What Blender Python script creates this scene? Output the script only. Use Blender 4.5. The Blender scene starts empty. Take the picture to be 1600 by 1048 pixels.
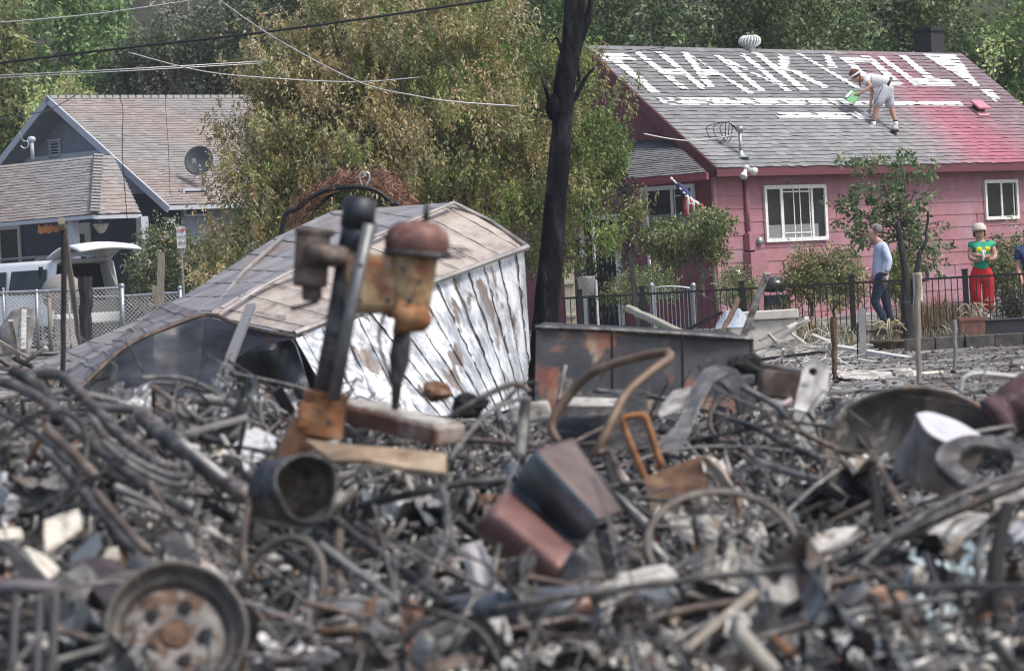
import bpy, math, random
import numpy as np
from math import sin, cos, pi, radians, sqrt, atan2
from mathutils import Vector, Matrix
rnd = random.Random(7)
rs = np.random.RandomState(11)
SC = bpy.context.scene
COL = SC.collection
# ------------------------------------------------------------------ camera
F = 5400.0; ROLL = 0.053; TILT = 0.0146; CAMH = 1.22
_c, _s = cos(ROLL), sin(ROLL)
R0 = Vector((1, 0, 0)); U0 = Vector((0, sin(TILT), cos(TILT))); FW = Vector((0, cos(TILT), -sin(TILT)))
RX = R0*_c - U0*_s; UX = R0*_s + U0*_c
CAM = Vector((0, 0, CAMH))
cd = bpy.data.cameras.new('camera'); cam = bpy.data.objects.new('camera', cd); COL.objects.link(cam)
cd.sensor_width = 36.0; cd.lens = F/1600*36; cd.clip_start = 0.5; cd.clip_end = 3000
m = Matrix.Identity(4)
for i in range(3):
    m[i][0] = RX[i]; m[i][1] = UX[i]; m[i][2] = -FW[i]; m[i][3] = CAM[i]
cam.matrix_world = m
cd.dof.use_dof = True; cd.dof.focus_distance = 63.0; cd.dof.aperture_fstop = 4.4; cd.dof.aperture_blades = 9
SC.camera = cam
SC.cycles.filter_width = 1.15
# ------------------------------------------------------------------ light
SUN_EL = radians(56); SUN_AZ = radians(118)   # azimuth measured from +y clockwise: sun on the right, a little behind the camera
w = bpy.data.worlds.new('World'); SC.world = w; w.use_nodes = True
wn = w.node_tree.nodes; wl = w.node_tree.links
sky = wn.new('ShaderNodeTexSky'); sky.sky_type = 'NISHITA'; sky.sun_disc = False
sky.sun_elevation = SUN_EL; sky.sun_rotation = SUN_AZ; sky.dust_density = 4.0; sky.air_density = 1.0; sky.ozone_density = 1.0
bgn = wn['Background']; wl.new(sky.outputs[0], bgn.inputs[0]); bgn.inputs[1].default_value = 0.15
sd = bpy.data.lights.new('sun', 'SUN'); sd.energy = 2.0; sd.angle = radians(11); sd.color = (1.0, 0.96, 0.9)
sun = bpy.data.objects.new('sun', sd); COL.objects.link(sun)
sdir = Vector((sin(SUN_AZ)*cos(SUN_EL), cos(SUN_AZ)*cos(SUN_EL), sin(SUN_EL)))
sun.rotation_euler = sdir.to_track_quat('Z', 'Y').to_euler()
sun.location = (0, 0, 40)
vs = SC.view_settings; vs.view_transform = 'Standard'; vs.look = 'None'; vs.exposure = 0.45; vs.gamma = 1
# ------------------------------------------------------------------ placing helpers
def sc_at(Y): return F/Y
def P(px, py, Y):
    d = FW + RX*((px-800)/F) - UX*((py-524)/F)
    return CAM + d*(Y/d.y)
def hit(px, py, p, n):
    d = FW + RX*((px-800)/F) - UX*((py-524)/F)
    return CAM + d*((p-CAM).dot(n)/d.dot(n))
def smooth(a, b, x):
    t = np.clip((x-a)/(b-a), 0, 1); return t*t*(3-2*t)
# ------------------------------------------------------------------ mesh builder
def tag(o, label=None, cat=None, group=None, kind=None):
    if label: o['label'] = label
    if cat: o['category'] = cat
    if group: o['group'] = group
    if kind: o['kind'] = kind
    return o
class MB:
    def __init__(s): s.v = []; s.f = []
    def add(s, vs_, fs):
        b = len(s.v); s.v += [Vector(v) for v in vs_]; s.f += [tuple(b+i for i in f) for f in fs]; return s
    def box(s, c, size, rot=None, taper=1.0):
        hx, hy, hz = size[0]/2, size[1]/2, size[2]/2
        c = Vector(c); vv = []
        for z, k in ((-hz, 1.0), (hz, taper)):
            for x, y in ((-hx, -hy), (hx, -hy), (hx, hy), (-hx, hy)):
                p = Vector((x*k, y*k, z)); vv.append((rot @ p if rot else p) + c)
        return s.add(vv, [(3, 2, 1, 0), (4, 5, 6, 7), (0, 1, 5, 4), (1, 2, 6, 5), (2, 3, 7, 6), (3, 0, 4, 7)])
    def fbox(s, O, a, b, c, a0, a1, b0, b1, c0, c1):
        """box in the frame O + a*x + b*y + c*z"""
        vv = [O + a*x + b*y + c*z for z in (c0, c1) for x, y in ((a0, b0), (a1, b0), (a1, b1), (a0, b1))]
        return s.add(vv, [(3, 2, 1, 0), (4, 5, 6, 7), (0, 1, 5, 4), (1, 2, 6, 5), (2, 3, 7, 6), (3, 0, 4, 7)])
    def tube(s, pts, r, n=8, closed=False, cap=True, flat=1.0):
        pts = [Vector(p) for p in pts]; k = len(pts)
        rr = list(r) if isinstance(r, (list, tuple)) else [r]*k
        b = len(s.v); up = None
        for i, p in enumerate(pts):
            if closed: t = pts[(i+1) % k]-pts[i-1]
            else: t = pts[min(i+1, k-1)]-pts[max(i-1, 0)]
            if t.length < 1e-9: t = Vector((0, 0, 1))
            t.normalize()
            if up is None:
                up = Vector((0, 0, 1)) if abs(t.z) < .9 else Vector((1, 0, 0))
            a = t.cross(up)
            if a.length < 1e-6: a = t.cross(Vector((1, 0, .3)))
            a.normalize(); up2 = a.cross(t).normalized(); up = up2
            for j in range(n):
                th = 2*pi*j/n; s.v.append(p + a*(cos(th)*rr[i]) + up2*(sin(th)*rr[i]*flat))
        for i in range(k if closed else k-1):
            i2 = (i+1) % k
            for j in range(n):
                j2 = (j+1) % n
                s.f.append((b+i*n+j, b+i*n+j2, b+i2*n+j2, b+i2*n+j))
        if cap and not closed:
            s.f.append(tuple(b+j for j in range(n))[::-1]); s.f.append(tuple(b+(k-1)*n+j for j in range(n)))
        return s
    def lathe(s, O, axis, prof, n=24, ref=None, sx=1.0):
        """prof: list of (radius, height along axis)"""
        axis = Vector(axis).normalized(); O = Vector(O)
        ref = ref or (Vector((0, 0, 1)) if abs(axis.z) < .9 else Vector((1, 0, 0)))
        a = axis.cross(ref).normalized(); c = axis.cross(a)
        b = len(s.v)
        for r, h in prof:
            for j in range(n):
                th = 2*pi*j/n; s.v.append(O + axis*h + a*(cos(th)*r*sx) + c*(sin(th)*r))
        for i in range(len(prof)-1):
            for j in range(n):
                j2 = (j+1) % n; s.f.append((b+i*n+j, b+i*n+j2, b+(i+1)*n+j2, b+(i+1)*n+j))
        return s
    def prism(s, pts, ext):
        pts = [Vector(p) for p in pts]; k = len(pts); ext = Vector(ext)
        b = len(s.v); s.v += pts + [p+ext for p in pts]
        s.f.append(tuple(range(b, b+k))[::-1]); s.f.append(tuple(range(b+k, b+2*k)))
        for i in range(k):
            j = (i+1) % k; s.f.append((b+i, b+j, b+k+j, b+k+i))
        return s
    def dent(s, amp, fr, seed=0):
        from mathutils import noise as nz
        for i, v in enumerate(s.v):
            q = v*fr+Vector((seed, 0, 0)); s.v[i] = v+Vector((nz.noise(q), nz.noise(q+Vector((9, 3, 1))), nz.noise(q+Vector((2, 7, 5)))))*amp
        return s
    def quad(s, a, b, c, d): return s.add([a, b, c, d], [(0, 1, 2, 3)])
    def lump(s, c, r, seed=0, rough=.3, nu=10, nv=7):
        q = random.Random(seed); c = Vector(c); b = len(s.v)
        rx, ry, rz = r if isinstance(r, (tuple, list)) else (r, r, r)
        for i in range(nv+1):
            ph = pi*i/nv
            for j in range(nu):
                th = 2*pi*j/nu; k = 1+q.uniform(-rough, rough) if 0 < i < nv else 1
                s.v.append(c+Vector((rx*sin(ph)*cos(th)*k, ry*sin(ph)*sin(th)*k, rz*cos(ph)*k)))
        for i in range(nv):
            for j in range(nu):
                j2 = (j+1) % nu; s.f.append((b+i*nu+j, b+i*nu+j2, b+(i+1)*nu+j2, b+(i+1)*nu+j))
        return s
def wpos(o):
    p = Vector((0, 0, 0))
    while o is not None: p += Vector(o.location); o = o.parent
    return p
def mkmesh(name, V, Fc, mat, smooth_=False):
    me = bpy.data.meshes.new(name); me.from_pydata([tuple(v) for v in V], [], Fc); me.update()
    if mat: me.materials.append(mat)
    if smooth_: me.polygons.foreach_set('use_smooth', [True]*len(me.polygons))
    return me
def bevel(o, wd=.01, seg=2):
    b = o.modifiers.new('bevel', 'BEVEL'); b.width = wd; b.segments = seg; b.limit_method = 'ANGLE'; b.angle_limit = radians(40); return o
def thing(name, label, cat, loc=(0, 0, 0), group=None):
    o = bpy.data.objects.new(name, None); COL.objects.link(o); o.location = Vector(loc); o.empty_display_size = .1
    return tag(o, label, cat, group)
def part(name, mb, mat, parent, label=None, sm=False, bv=0):
    off = wpos(parent)
    o = bpy.data.objects.new(name, mkmesh(name, [v-off for v in mb.v], mb.f, mat, sm)); COL.objects.link(o); o.parent = parent
    if label: o['label'] = label
    if bv: bevel(o, bv)
    return o
def single(name, mb, mat, label, cat, group=None, kind=None, sm=False, bv=0):
    V = mb.v; lo = Vector((min(v.x for v in V), min(v.y for v in V), min(v.z for v in V)))
    hi = Vector((max(v.x for v in V), max(v.y for v in V), max(v.z for v in V)))
    O = Vector(((lo.x+hi.x)/2, (lo.y+hi.y)/2, lo.z))
    o = bpy.data.objects.new(name, mkmesh(name, [v-O for v in V], mb.f, mat, sm)); COL.objects.link(o); o.location = O
    if bv: bevel(o, bv)
    return tag(o, label, cat, group, kind)
def structure(name, mb, mat, label=None, sm=False):
    o = bpy.data.objects.new(name, mkmesh(name, mb.v, mb.f, mat, sm)); COL.objects.link(o)
    return tag(o, label or name.replace('_', ' '), name.replace('_', ' '), None, 'structure')
def dup(root, loc=None, rot=None, label=None, scale=None):
    r = root.copy(); COL.objects.link(r)
    if loc is not None: r.location = loc
    if rot is not None: r.rotation_euler = rot
    if scale is not None: r.scale = (scale,)*3 if not isinstance(scale, (tuple, list)) else scale
    if label: r['label'] = label
    for ch in list(root.children):
        c = ch.copy(); COL.objects.link(c); c.parent = r
        for g in list(ch.children):
            e = g.copy(); COL.objects.link(e); e.parent = c
    return r
def np_mesh(name, V, quads, mat, cols=None):
    """V (n,3) array, quads (m,4) array, cols (n,4) point colours"""
    me = bpy.data.meshes.new(name); n = len(V); k = len(quads)
    me.vertices.add(n); me.vertices.foreach_set('co', np.asarray(V, np.float32).ravel())
    me.loops.add(k*4); me.loops.foreach_set('vertex_index', np.asarray(quads, np.int32).ravel())
    me.polygons.add(k); me.polygons.foreach_set('loop_start', np.arange(0, k*4, 4, dtype=np.int32))
    me.polygons.foreach_set('loop_total', np.full(k, 4, np.int32))
    me.update(calc_edges=True)
    if cols is not None:
        a = me.color_attributes.new('col', 'FLOAT_COLOR', 'POINT'); a.data.foreach_set('color', np.asarray(cols, np.float32).ravel())
    me.materials.append(mat); me.validate()
    return me
def np_obj(name, V, quads, mat, cols=None, parent=None, origin=None):
    O = Vector(origin) if origin is not None else (wpos(parent) if parent else Vector((0, 0, 0)))
    o = bpy.data.objects.new(name, np_mesh(name, np.asarray(V)-np.array(O), quads, mat, cols)); COL.objects.link(o)
    if parent: o.parent = parent
    else: o.location = O
    return o
def pxline(pts):
    return [P(*p) for p in pts]
def curve(pts, n=6):
    """Catmull-Rom through points (tuples), n steps per span"""
    pts = [Vector(p) for p in pts]
    if len(pts) < 3: return pts
    out = []
    for i in range(len(pts)-1):
        p0 = pts[max(i-1, 0)]; p1 = pts[i]; p2 = pts[i+1]; p3 = pts[min(i+2, len(pts)-1)]
        for k in range(n):
            t = k/n; out.append(.5*((2*p1)+(p2-p0)*t+(2*p0-5*p1+4*p2-p3)*t*t+(3*p1-p0-3*p2+p3)*t**3))
    out.append(pts[-1]); return out
# ------------------------------------------------------------------ materials
def _new(name):
    m = bpy.data.materials.new(name); m.use_nodes = True; nt = m.node_tree; return m, nt, nt.nodes, nt.links, nt.nodes['Principled BSDF']
def _coord(N, L, scale=(1, 1, 1), rot=(0, 0, 0)):
    tc = N.new('ShaderNodeTexCoord'); mp = N.new('ShaderNodeMapping'); L.new(tc.outputs['Object'], mp.inputs[0])
    mp.inputs['Scale'].default_value = scale; mp.inputs['Rotation'].default_value = rot; return mp.outputs[0]
def _noise(N, L, vec, scale, detail=5, rough=.6, dist=0.0):
    n = N.new('ShaderNodeTexNoise'); L.new(vec, n.inputs['Vector']); n.inputs['Scale'].default_value = scale
    n.inputs['Detail'].default_value = detail; n.inputs['Roughness'].default_value = rough; n.inputs['Distortion'].default_value = dist
    return n.outputs['Fac']
def _ramp(N, L, fac, stops, interp='LINEAR'):
    r = N.new('ShaderNodeValToRGB'); L.new(fac, r.inputs[0]); e = r.color_ramp; e.interpolation = interp
    while len(e.elements) > 1: e.elements.remove(e.elements[-1])
    e.elements[0].position = stops[0][0]; e.elements[0].color = (*stops[0][1], 1)
    for p, c in stops[1:]:
        x = e.elements.new(p); x.color = (*c, 1)
    return r.outputs[0]
def _mix(N, L, fac, a, b, mode='MIX'):
    x = N.new('ShaderNodeMix'); x.data_type = 'RGBA'; x.blend_type = mode
    if isinstance(fac, (int, float)): x.inputs[0].default_value = fac
    else: L.new(fac, x.inputs[0])
    for q, sl in ((a, 6), (b, 7)):
        if isinstance(q, tuple): x.inputs[sl].default_value = (*q[:3], 1)
        else: L.new(q, x.inputs[sl])
    return x.outputs[2]
def _math(N, L, op, a, b=0.0, clamp=False):
    x = N.new('ShaderNodeMath'); x.operation = op; x.use_clamp = clamp
    for i, q in enumerate((a, b)):
        if isinstance(q, (int, float)): x.inputs[i].default_value = q
        else: L.new(q, x.inputs[i])
    return x.outputs[0]
def _bump(N, L, B, h, st, dist=.02):
    b = N.new('ShaderNodeBump'); b.inputs['Strength'].default_value = st; b.inputs['Distance'].default_value = dist
    L.new(h, b.inputs['Height']); L.new(b.outputs[0], B.inputs['Normal'])
def M(name, stops, scale=8, rough=.8, metal=0.0, bump=.3, detail=6, stretch=(1, 1, 1), stops2=None, scale2=2.0, lim=(.45, .6), spec=.5, vary=.0, bdist=.01, rr=.6):
    """noise-mottled surface: stops = colour ramp; stops2 = second ramp laid over in patches"""
    m, nt, N, L, B = _new(name)
    v = _coord(N, L, stretch)
    if vary:
        oi = N.new('ShaderNodeObjectInfo'); ad = N.new('ShaderNodeVectorMath'); ad.operation = 'ADD'
        cx = N.new('ShaderNodeCombineXYZ')
        for i in range(3): L.new(_math(N, L, 'MULTIPLY', oi.outputs['Random'], 17.0*(i+1)), cx.inputs[i])
        L.new(v, ad.inputs[0]); L.new(cx.outputs[0], ad.inputs[1]); v = ad.outputs[0]
    n1 = _noise(N, L, v, scale, detail, rr)
    c = _ramp(N, L, n1, stops)
    if stops2:
        n2 = _noise(N, L, v, scale2, 4, .6, .3); n3 = _noise(N, L, v, scale*1.7, 4, .6)
        c2 = _ramp(N, L, n3, stops2)
        fac = _ramp(N, L, n2, [(lim[0], (0, 0, 0)), (lim[1], (1, 1, 1))])
        c = _mix(N, L, fac, c, c2)
    if vary:
        hs = N.new('ShaderNodeHueSaturation'); L.new(c, hs.inputs['Color'])
        L.new(_math(N, L, 'ADD', _math(N, L, 'MULTIPLY', oi.outputs['Random'], vary*2), 1-vary), hs.inputs['Value']); c = hs.outputs[0]
    L.new(c, B.inputs['Base Color'])
    B.inputs['Roughness'].default_value = rough; B.inputs['Metallic'].default_value = metal
    B.inputs['Specular IOR Level'].default_value = spec
    if bump: _bump(N, L, B, _noise(N, L, v, scale*3, 6, .7), bump, bdist)
    return m
def plain(name, col, rough=.6, metal=0.0, spec=.5, scale=20, amt=.18, bump=.08):
    a = tuple(x*(1-amt) for x in col); b = tuple(min(1, x*(1+amt)) for x in col)
    return M(name, [(.35, a), (.65, b)], scale, rough, metal, bump, 5, spec=spec)
def leafmat(name, transl=.35, rough=.6):
    m, nt, N, L, B = _new(name)
    a = N.new('ShaderNodeAttribute'); a.attribute_name = 'col'
    L.new(a.outputs['Color'], B.inputs['Base Color']); B.inputs['Roughness'].default_value = rough
    B.inputs['Specular IOR Level'].default_value = .35
    t = N.new('ShaderNodeBsdfTranslucent'); L.new(a.outputs['Color'], t.inputs[0])
    mx = N.new('ShaderNodeMixShader'); mx.inputs[0].default_value = transl
    L.new(B.outputs[0], mx.inputs[1]); L.new(t.outputs[0], mx.inputs[2]); L.new(mx.outputs[0], N['Material Output'].inputs[0])
    return m
LEAF = leafmat('leaf', .3, .45)
def attrmat(name, rough=.85, nscale=40, amt=.25, bump=.3, spec=.4):
    m, nt, N, L, B = _new(name)
    a = N.new('ShaderNodeAttribute'); a.attribute_name = 'col'; v = _coord(N, L)
    n = _noise(N, L, v, nscale, 4, .7); c = _ramp(N, L, n, [(.3, (1-amt,)*3), (.7, (1+amt,)*3)])
    L.new(_mix(N, L, 1.0, a.outputs['Color'], c, 'MULTIPLY'), B.inputs['Base Color']); B.inputs['Roughness'].default_value = rough
    B.inputs['Specular IOR Level'].default_value = spec
    _bump(N, L, B, n, bump, .01); return m
CHIP = attrmat('rubble_chips')
CHAR = M('charred_metal', [(.3, (.022, .022, .024)), (.5, (.065, .065, .067)), (.7, (.17, .168, .165))], 14, .62, .55, .35, stops2=[(.4, (.085, .06, .05)), (.7, (.24, .235, .23))], scale2=3, lim=(.52, .64), vary=.35)
ASHM = M('ashy_metal', [(.3, (.09, .09, .095)), (.55, (.2, .195, .19)), (.75, (.38, .37, .35))], 12, .7, .35, .35, stops2=[(.4, (.12, .09, .075)), (.7, (.05, .05, .05))], scale2=4, lim=(.54, .64), vary=.3)
RUST = M('rusty_metal', [(.3, (.045, .026, .018)), (.5, (.13, .07, .042)), (.72, (.26, .16, .10))], 11, .85, .15, .45, stops2=[(.35, (.04, .035, .03)), (.7, (.2, .16, .12))], scale2=3, lim=(.5, .66), vary=.25)
RUSTO = M('orange_rust', [(.3, (.09, .04, .02)), (.5, (.27, .12, .05)), (.72, (.46, .27, .15))], 10, .85, .1, .4, stops2=[(.35, (.08, .05, .035)), (.7, (.2, .14, .1))], scale2=4, lim=(.55, .68))
BLUED = M('heat_blued_sheet', [(.3, (.05, .055, .065)), (.5, (.13, .145, .16)), (.7, (.24, .26, .27))], 5, .48, .55, .2, stops2=[(.35, (.09, .04, .035)), (.7, (.17, .09, .07))], scale2=2.2, lim=(.5, .62))
PALE = M('ash_crust', [(.3, (.25, .24, .22)), (.5, (.45, .43, .40)), (.7, (.66, .64, .6))], 15, .95, 0, .6, stops2=[(.3, (.12, .11, .1)), (.7, (.3, .24, .19))], scale2=6, lim=(.52, .62), vary=.2)
CERAM = M('cream_ceramic', [(.3, (.48, .43, .34)), (.6, (.68, .63, .53)), (.8, (.78, .74, .66))], 5, .5, 0, .1, stops2=[(.3, (.12, .1, .09)), (.7, (.25, .2, .17))], scale2=8, lim=(.6, .68))
WOODC = M('charred_wood', [(.3, (.012, .012, .013)), (.55, (.03, .03, .032)), (.75, (.09, .09, .095))], 18, .9, 0, .8, stretch=(1, 1, .25), vary=.2, bdist=.03)
WOODG = M('weathered_wood', [(.3, (.17, .145, .12)), (.6, (.30, .265, .22)), (.8, (.42, .38, .32))], 14, .85, 0, .4, stretch=(2, 2, .3))
WHITE = plain('white_paint', (.72, .72, .70), .5)
BLACKM = plain('black_iron', (.02, .02, .022), .45, .4)
GALV = plain('galvanised_steel', (.34, .37, .39), .42, .7, amt=.3)
WIRE = plain('grey_wire', (.45, .46, .46), .5, .5)
GLASS = M('dark_glass', [(.3, (.012, .014, .016)), (.7, (.03, .034, .036))], 1.5, .12, 0, 0, spec=.3)
DARK = plain('dark_interior', (.012, .012, .013), .9)
# ================================================================== GROUND AND HILLS
from mathutils import noise as mn
def heap(x, y):
    lf = 1-smooth(-1.5, -.3, x)
    a = smooth(12.2-2.0*lf, 17.0-2.0*lf, y)*(1-smooth(19.0, 26, y))
    side = .19 + .34*lf + .05*np.sin(x*2.1+.6)*np.cos(y*.9)
    return a*side
def gz0(x, y): return .45*smooth(58, 78, y) + heap(x, y)
def bump_(x, y):
    k = 1.0 if y < 27 else max(.0, 1-(y-27)/10)*.6+.4*(y < 56)
    v = mn.noise(Vector((x*1.3, y*1.0, 3.1)))*.05 + mn.noise(Vector((x*4.1, y*3.3, 8.1)))*.035 + mn.noise(Vector((x*9, y*7, 1.7)))*.02
    return v*k if 7 < y < 57 and abs(x) < 14 else 0.0
def gz(x, y): return float(gz0(x, y)) + bump_(x, y)
def G(x, y, dz=0): return Vector((x, y, gz(x, y)+dz))
xs = np.concatenate([[-900, -400, -200, -100, -60, -35, -22, -14], np.arange(-9, 9.01, .14), [14, 22, 35, 60, 100, 200, 400, 900]])
ys = np.concatenate([[-20, 0, 4], np.arange(7, 30, .13), np.arange(30, 58, .35), np.arange(58, 84, 2), [90, 100, 120, 160, 250, 500, 1200]])
V = np.array([(x, y, gz(x, y)) for y in ys for x in xs]); nx = len(xs); ny = len(ys)
qi = np.array([(j*nx+i, j*nx+i+1, (j+1)*nx+i+1, (j+1)*nx+i) for j in range(ny-1) for i in range(nx-1)])
def ground_mat():
    m, nt, N, L, B = _new('burnt_ground')
    v = _coord(N, L); n1 = _noise(N, L, v, 6, 10, .72); n2 = _noise(N, L, v, .7, 5, .6, .5); n3 = _noise(N, L, v, 38, 6, .7)
    ash = _ramp(N, L, n1, [(.34, (.04, .04, .04)), (.45, (.17, .168, .165)), (.54, (.34, .33, .32)), (.66, (.62, .6, .57))])
    dirt = _ramp(N, L, n1, [(.36, (.022, .02, .018)), (.5, (.07, .058, .048)), (.62, (.14, .12, .10)), (.74, (.36, .34, .3))])
    c = _mix(N, L, _ramp(N, L, n2, [(.42, (0, 0, 0)), (.58, (1, 1, 1))]), ash, dirt)
    c = _mix(N, L, 1.0, c, _ramp(N, L, n3, [(.3, (.55, .55, .55)), (.7, (1.35, 1.35, 1.35))]), 'MULTIPLY')
    L.new(c, B.inputs['Base Color']); B.inputs['Roughness'].default_value = .95
    _bump(N, L, B, _noise(N, L, v, 22, 8, .75), .8, .03); return m
go = np_obj('ground', V, qi, ground_mat()); go.data.polygons.foreach_set('use_smooth', [True]*len(qi))
tag(go, 'burnt ground covered with grey ash and dirt', 'ground', None, 'structure')
# hillside behind everything
hx = np.linspace(-170, 170, 60); hy = np.linspace(125, 330, 40)
V = np.array([(x, y, .3+62*float(smooth(122, 300, y))+mn.noise(Vector((x*.03, y*.03, 0)))*7*float(smooth(125, 150, y))) for y in hy for x in hx])
qi = np.array([(j*60+i, j*60+i+1, (j+1)*60+i+1, (j+1)*60+i) for j in range(39) for i in range(59)])
hm = M('hill_brush', [(.35, (.016, .022, .011)), (.5, (.045, .05, .028)), (.62, (.09, .05, .04)), (.75, (.13, .1, .08))], .35, .95, 0, .8, detail=10, bdist=1.0, rr=.75)
o = np_obj('hillside', V, qi, hm); tag(o, 'burnt brushy hillside rising behind the trees', 'hillside', None, 'structure')
asph = M('asphalt', [(.35, (.04, .04, .042)), (.65, (.075, .074, .072))], 30, .9, 0, .3)
conc = M('concrete', [(.3, (.30, .29, .27)), (.6, (.42, .41, .38)), (.8, (.5, .48, .45))], 9, .9, 0, .25)
mb = MB(); mb.add([(-30, 74.5, .44), (-4.6, 74.5, .44), (-4.6, 81.5, .47), (-30, 81.5, .47)], [(0, 1, 2, 3)]); structure('road', mb, asph)
mb = MB()
for i in range(9): mb.box((-3+1.55*i, 60.15, .085), (1.53, 1.5, .09))
structure('sidewalk', mb, conc)
# ================================================================== HOUSE TOOLS
def siding(O, a, out, rows, mat, name, parent, step=.26, lip=.016, jitter=0.0):
    """lapped boards. rows(z0,z1)->(w0lo,w1lo,w0hi,w1hi) or None"""
    mb = MB(); z = rows['z0']
    while z < rows['z1']-.01:
        z2 = min(z+step, rows['z1'])
        lo = rows['f'](z); hi = rows['f'](z2)
        if lo and hi and lo[1] > lo[0]:
            if hi[1] < hi[0]: c_ = (hi[0]+hi[1])/2; hi = (c_, c_)
            b = Vector((0, 0, 1))
            p = [O+a*lo[0]+b*z+out*lip, O+a*lo[1]+b*z+out*lip, O+a*hi[1]+b*z2+out*.002, O+a*hi[0]+b*z2+out*.002]
            q = [O+a*lo[0]+b*z, O+a*lo[1]+b*z]
            mb.add(p+q, [(0, 1, 2, 3), (4, 5, 1, 0)])
        z = z2
    # backing slab gives the wall its thickness
    return part(name, mb, mat, parent)
def window(name, parent, O, a, out, w0, w1, z0, z1, mull=(), fr=.06, matf=None, muntins=(), curtain=None):
    """frame proud of the wall with recessed dark panes as sub-parts"""
    Z = Vector((0, 0, 1)); mb = MB(); matf = matf or WHITE
    f0, f1 = .018, .07
    mb.fbox(O, a, out, Z, w0, w1, f0, f1, z0, z0+fr); mb.fbox(O, a, out, Z, w0, w1, f0, f1, z1-fr, z1)
    mb.fbox(O, a, out, Z, w0, w0+fr, f0, f1, z0+fr, z1-fr); mb.fbox(O, a, out, Z, w1-fr, w1, f0, f1, z0+fr, z1-fr)
    for k, x in enumerate(mull): mb.fbox(O, a, out, Z, x-fr*.4, x+fr*.4, f0, f1-.012-.002*k, z0+fr, z1-fr)
    fo = part(name, mb, matf, parent)
    ed = [w0+fr]+list(mull)+[w1-fr]
    for i in range(len(ed)-1):
        mb = MB(); g = fr*.4
        mb.fbox(O, a, out, Z, ed[i]+(g if i else 0), ed[i+1]-(g if i < len(ed)-2 else 0), .022, .034, z0+fr, z1-fr); part('pane', mb, GLASS, fo)
        if curtain:
            x0, x1, zz0, zz1, cm = curtain
            if x0 < ed[i+1] and x1 > ed[i]:
                mb = MB(); mb.fbox(O, a, out, Z, max(x0, ed[i]+g), min(x1, ed[i+1]-g), .0345, .037, max(zz0, z0+fr), min(zz1, z1-fr)); part('shade', mb, cm, fo)
    if muntins:
        mb = MB()
        for (x0, x1, y0, y1) in muntins: mb.fbox(O, a, out, Z, x0, x1, .0375, .048, y0, y1)
        part('muntin', mb, matf, fo)
    return fo
def roof_tabs(name, parent, O, a, up, W, Ls, colf, clip=None, course=.125, tabw=.24, lip=.02, W0=0.0, seed=1, mat=None, under=.1):
    """shingle courses on the plane O + a*w + up*v (v from eave to ridge)"""
    nrm = a.cross(up); nrm = nrm if nrm.z > 0 else -nrm
    r = np.random.RandomState(seed); V = []; Q = []; C = []
    nc = int(round(Ls/course)); ch = Ls/nc
    A = np.array(a); Uv = np.array(up); Nn = np.array(nrm); OO = np.array(O)
    for i in range(nc):
        v0, v1 = i*ch, (i+1)*ch
        wl, wr = (W0, W) if clip is None else clip((v0+v1)/2)
        if wr <= wl: continue
        x = wl; first = True
        off = (i % 2)*tabw/2
        while x < wr-1e-4:
            x2 = min(wr, x+tabw*(r.uniform(.75, 1.15) if not first else .5+r.rand()*.5)); first = False
            t = lip*r.uniform(.7, 1.15); dv = r.uniform(-.026, .004)
            p = [OO+A*x+Uv*(v0+dv)+Nn*t, OO+A*x2+Uv*(v0+dv+r.uniform(-.008, .008))+Nn*t, OO+A*x2+Uv*v1+Nn*.003, OO+A*x+Uv*v1+Nn*.003]
            q = [OO+A*x+Uv*(v0+dv), OO+A*x2+Uv*(v0+dv)]
            c = np.array(colf((x+x2)/2, (v0+v1)/2, r)); b = len(V)
            V += p; Q.append((b, b+1, b+2, b+3)); C += [(*c, 1)]*4
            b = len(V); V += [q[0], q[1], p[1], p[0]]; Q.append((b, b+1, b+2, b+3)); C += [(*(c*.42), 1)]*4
            x = x2
    # underside slab of the roof deck
    o = np_obj(name, np.array(V), np.array(Q), mat or ROOFM, np.array(C), parent=parent)
    return o
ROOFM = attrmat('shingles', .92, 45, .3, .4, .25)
def slab(O, a, up, w0, w1, v0, v1, th=.09):
    nrm = a.cross(up); nrm = nrm if nrm.z > 0 else -nrm
    return MB().fbox(O, a, up, nrm, w0, w1, v0, v1, -th, -.002)
Z = Vector((0, 0, 1))
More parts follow.
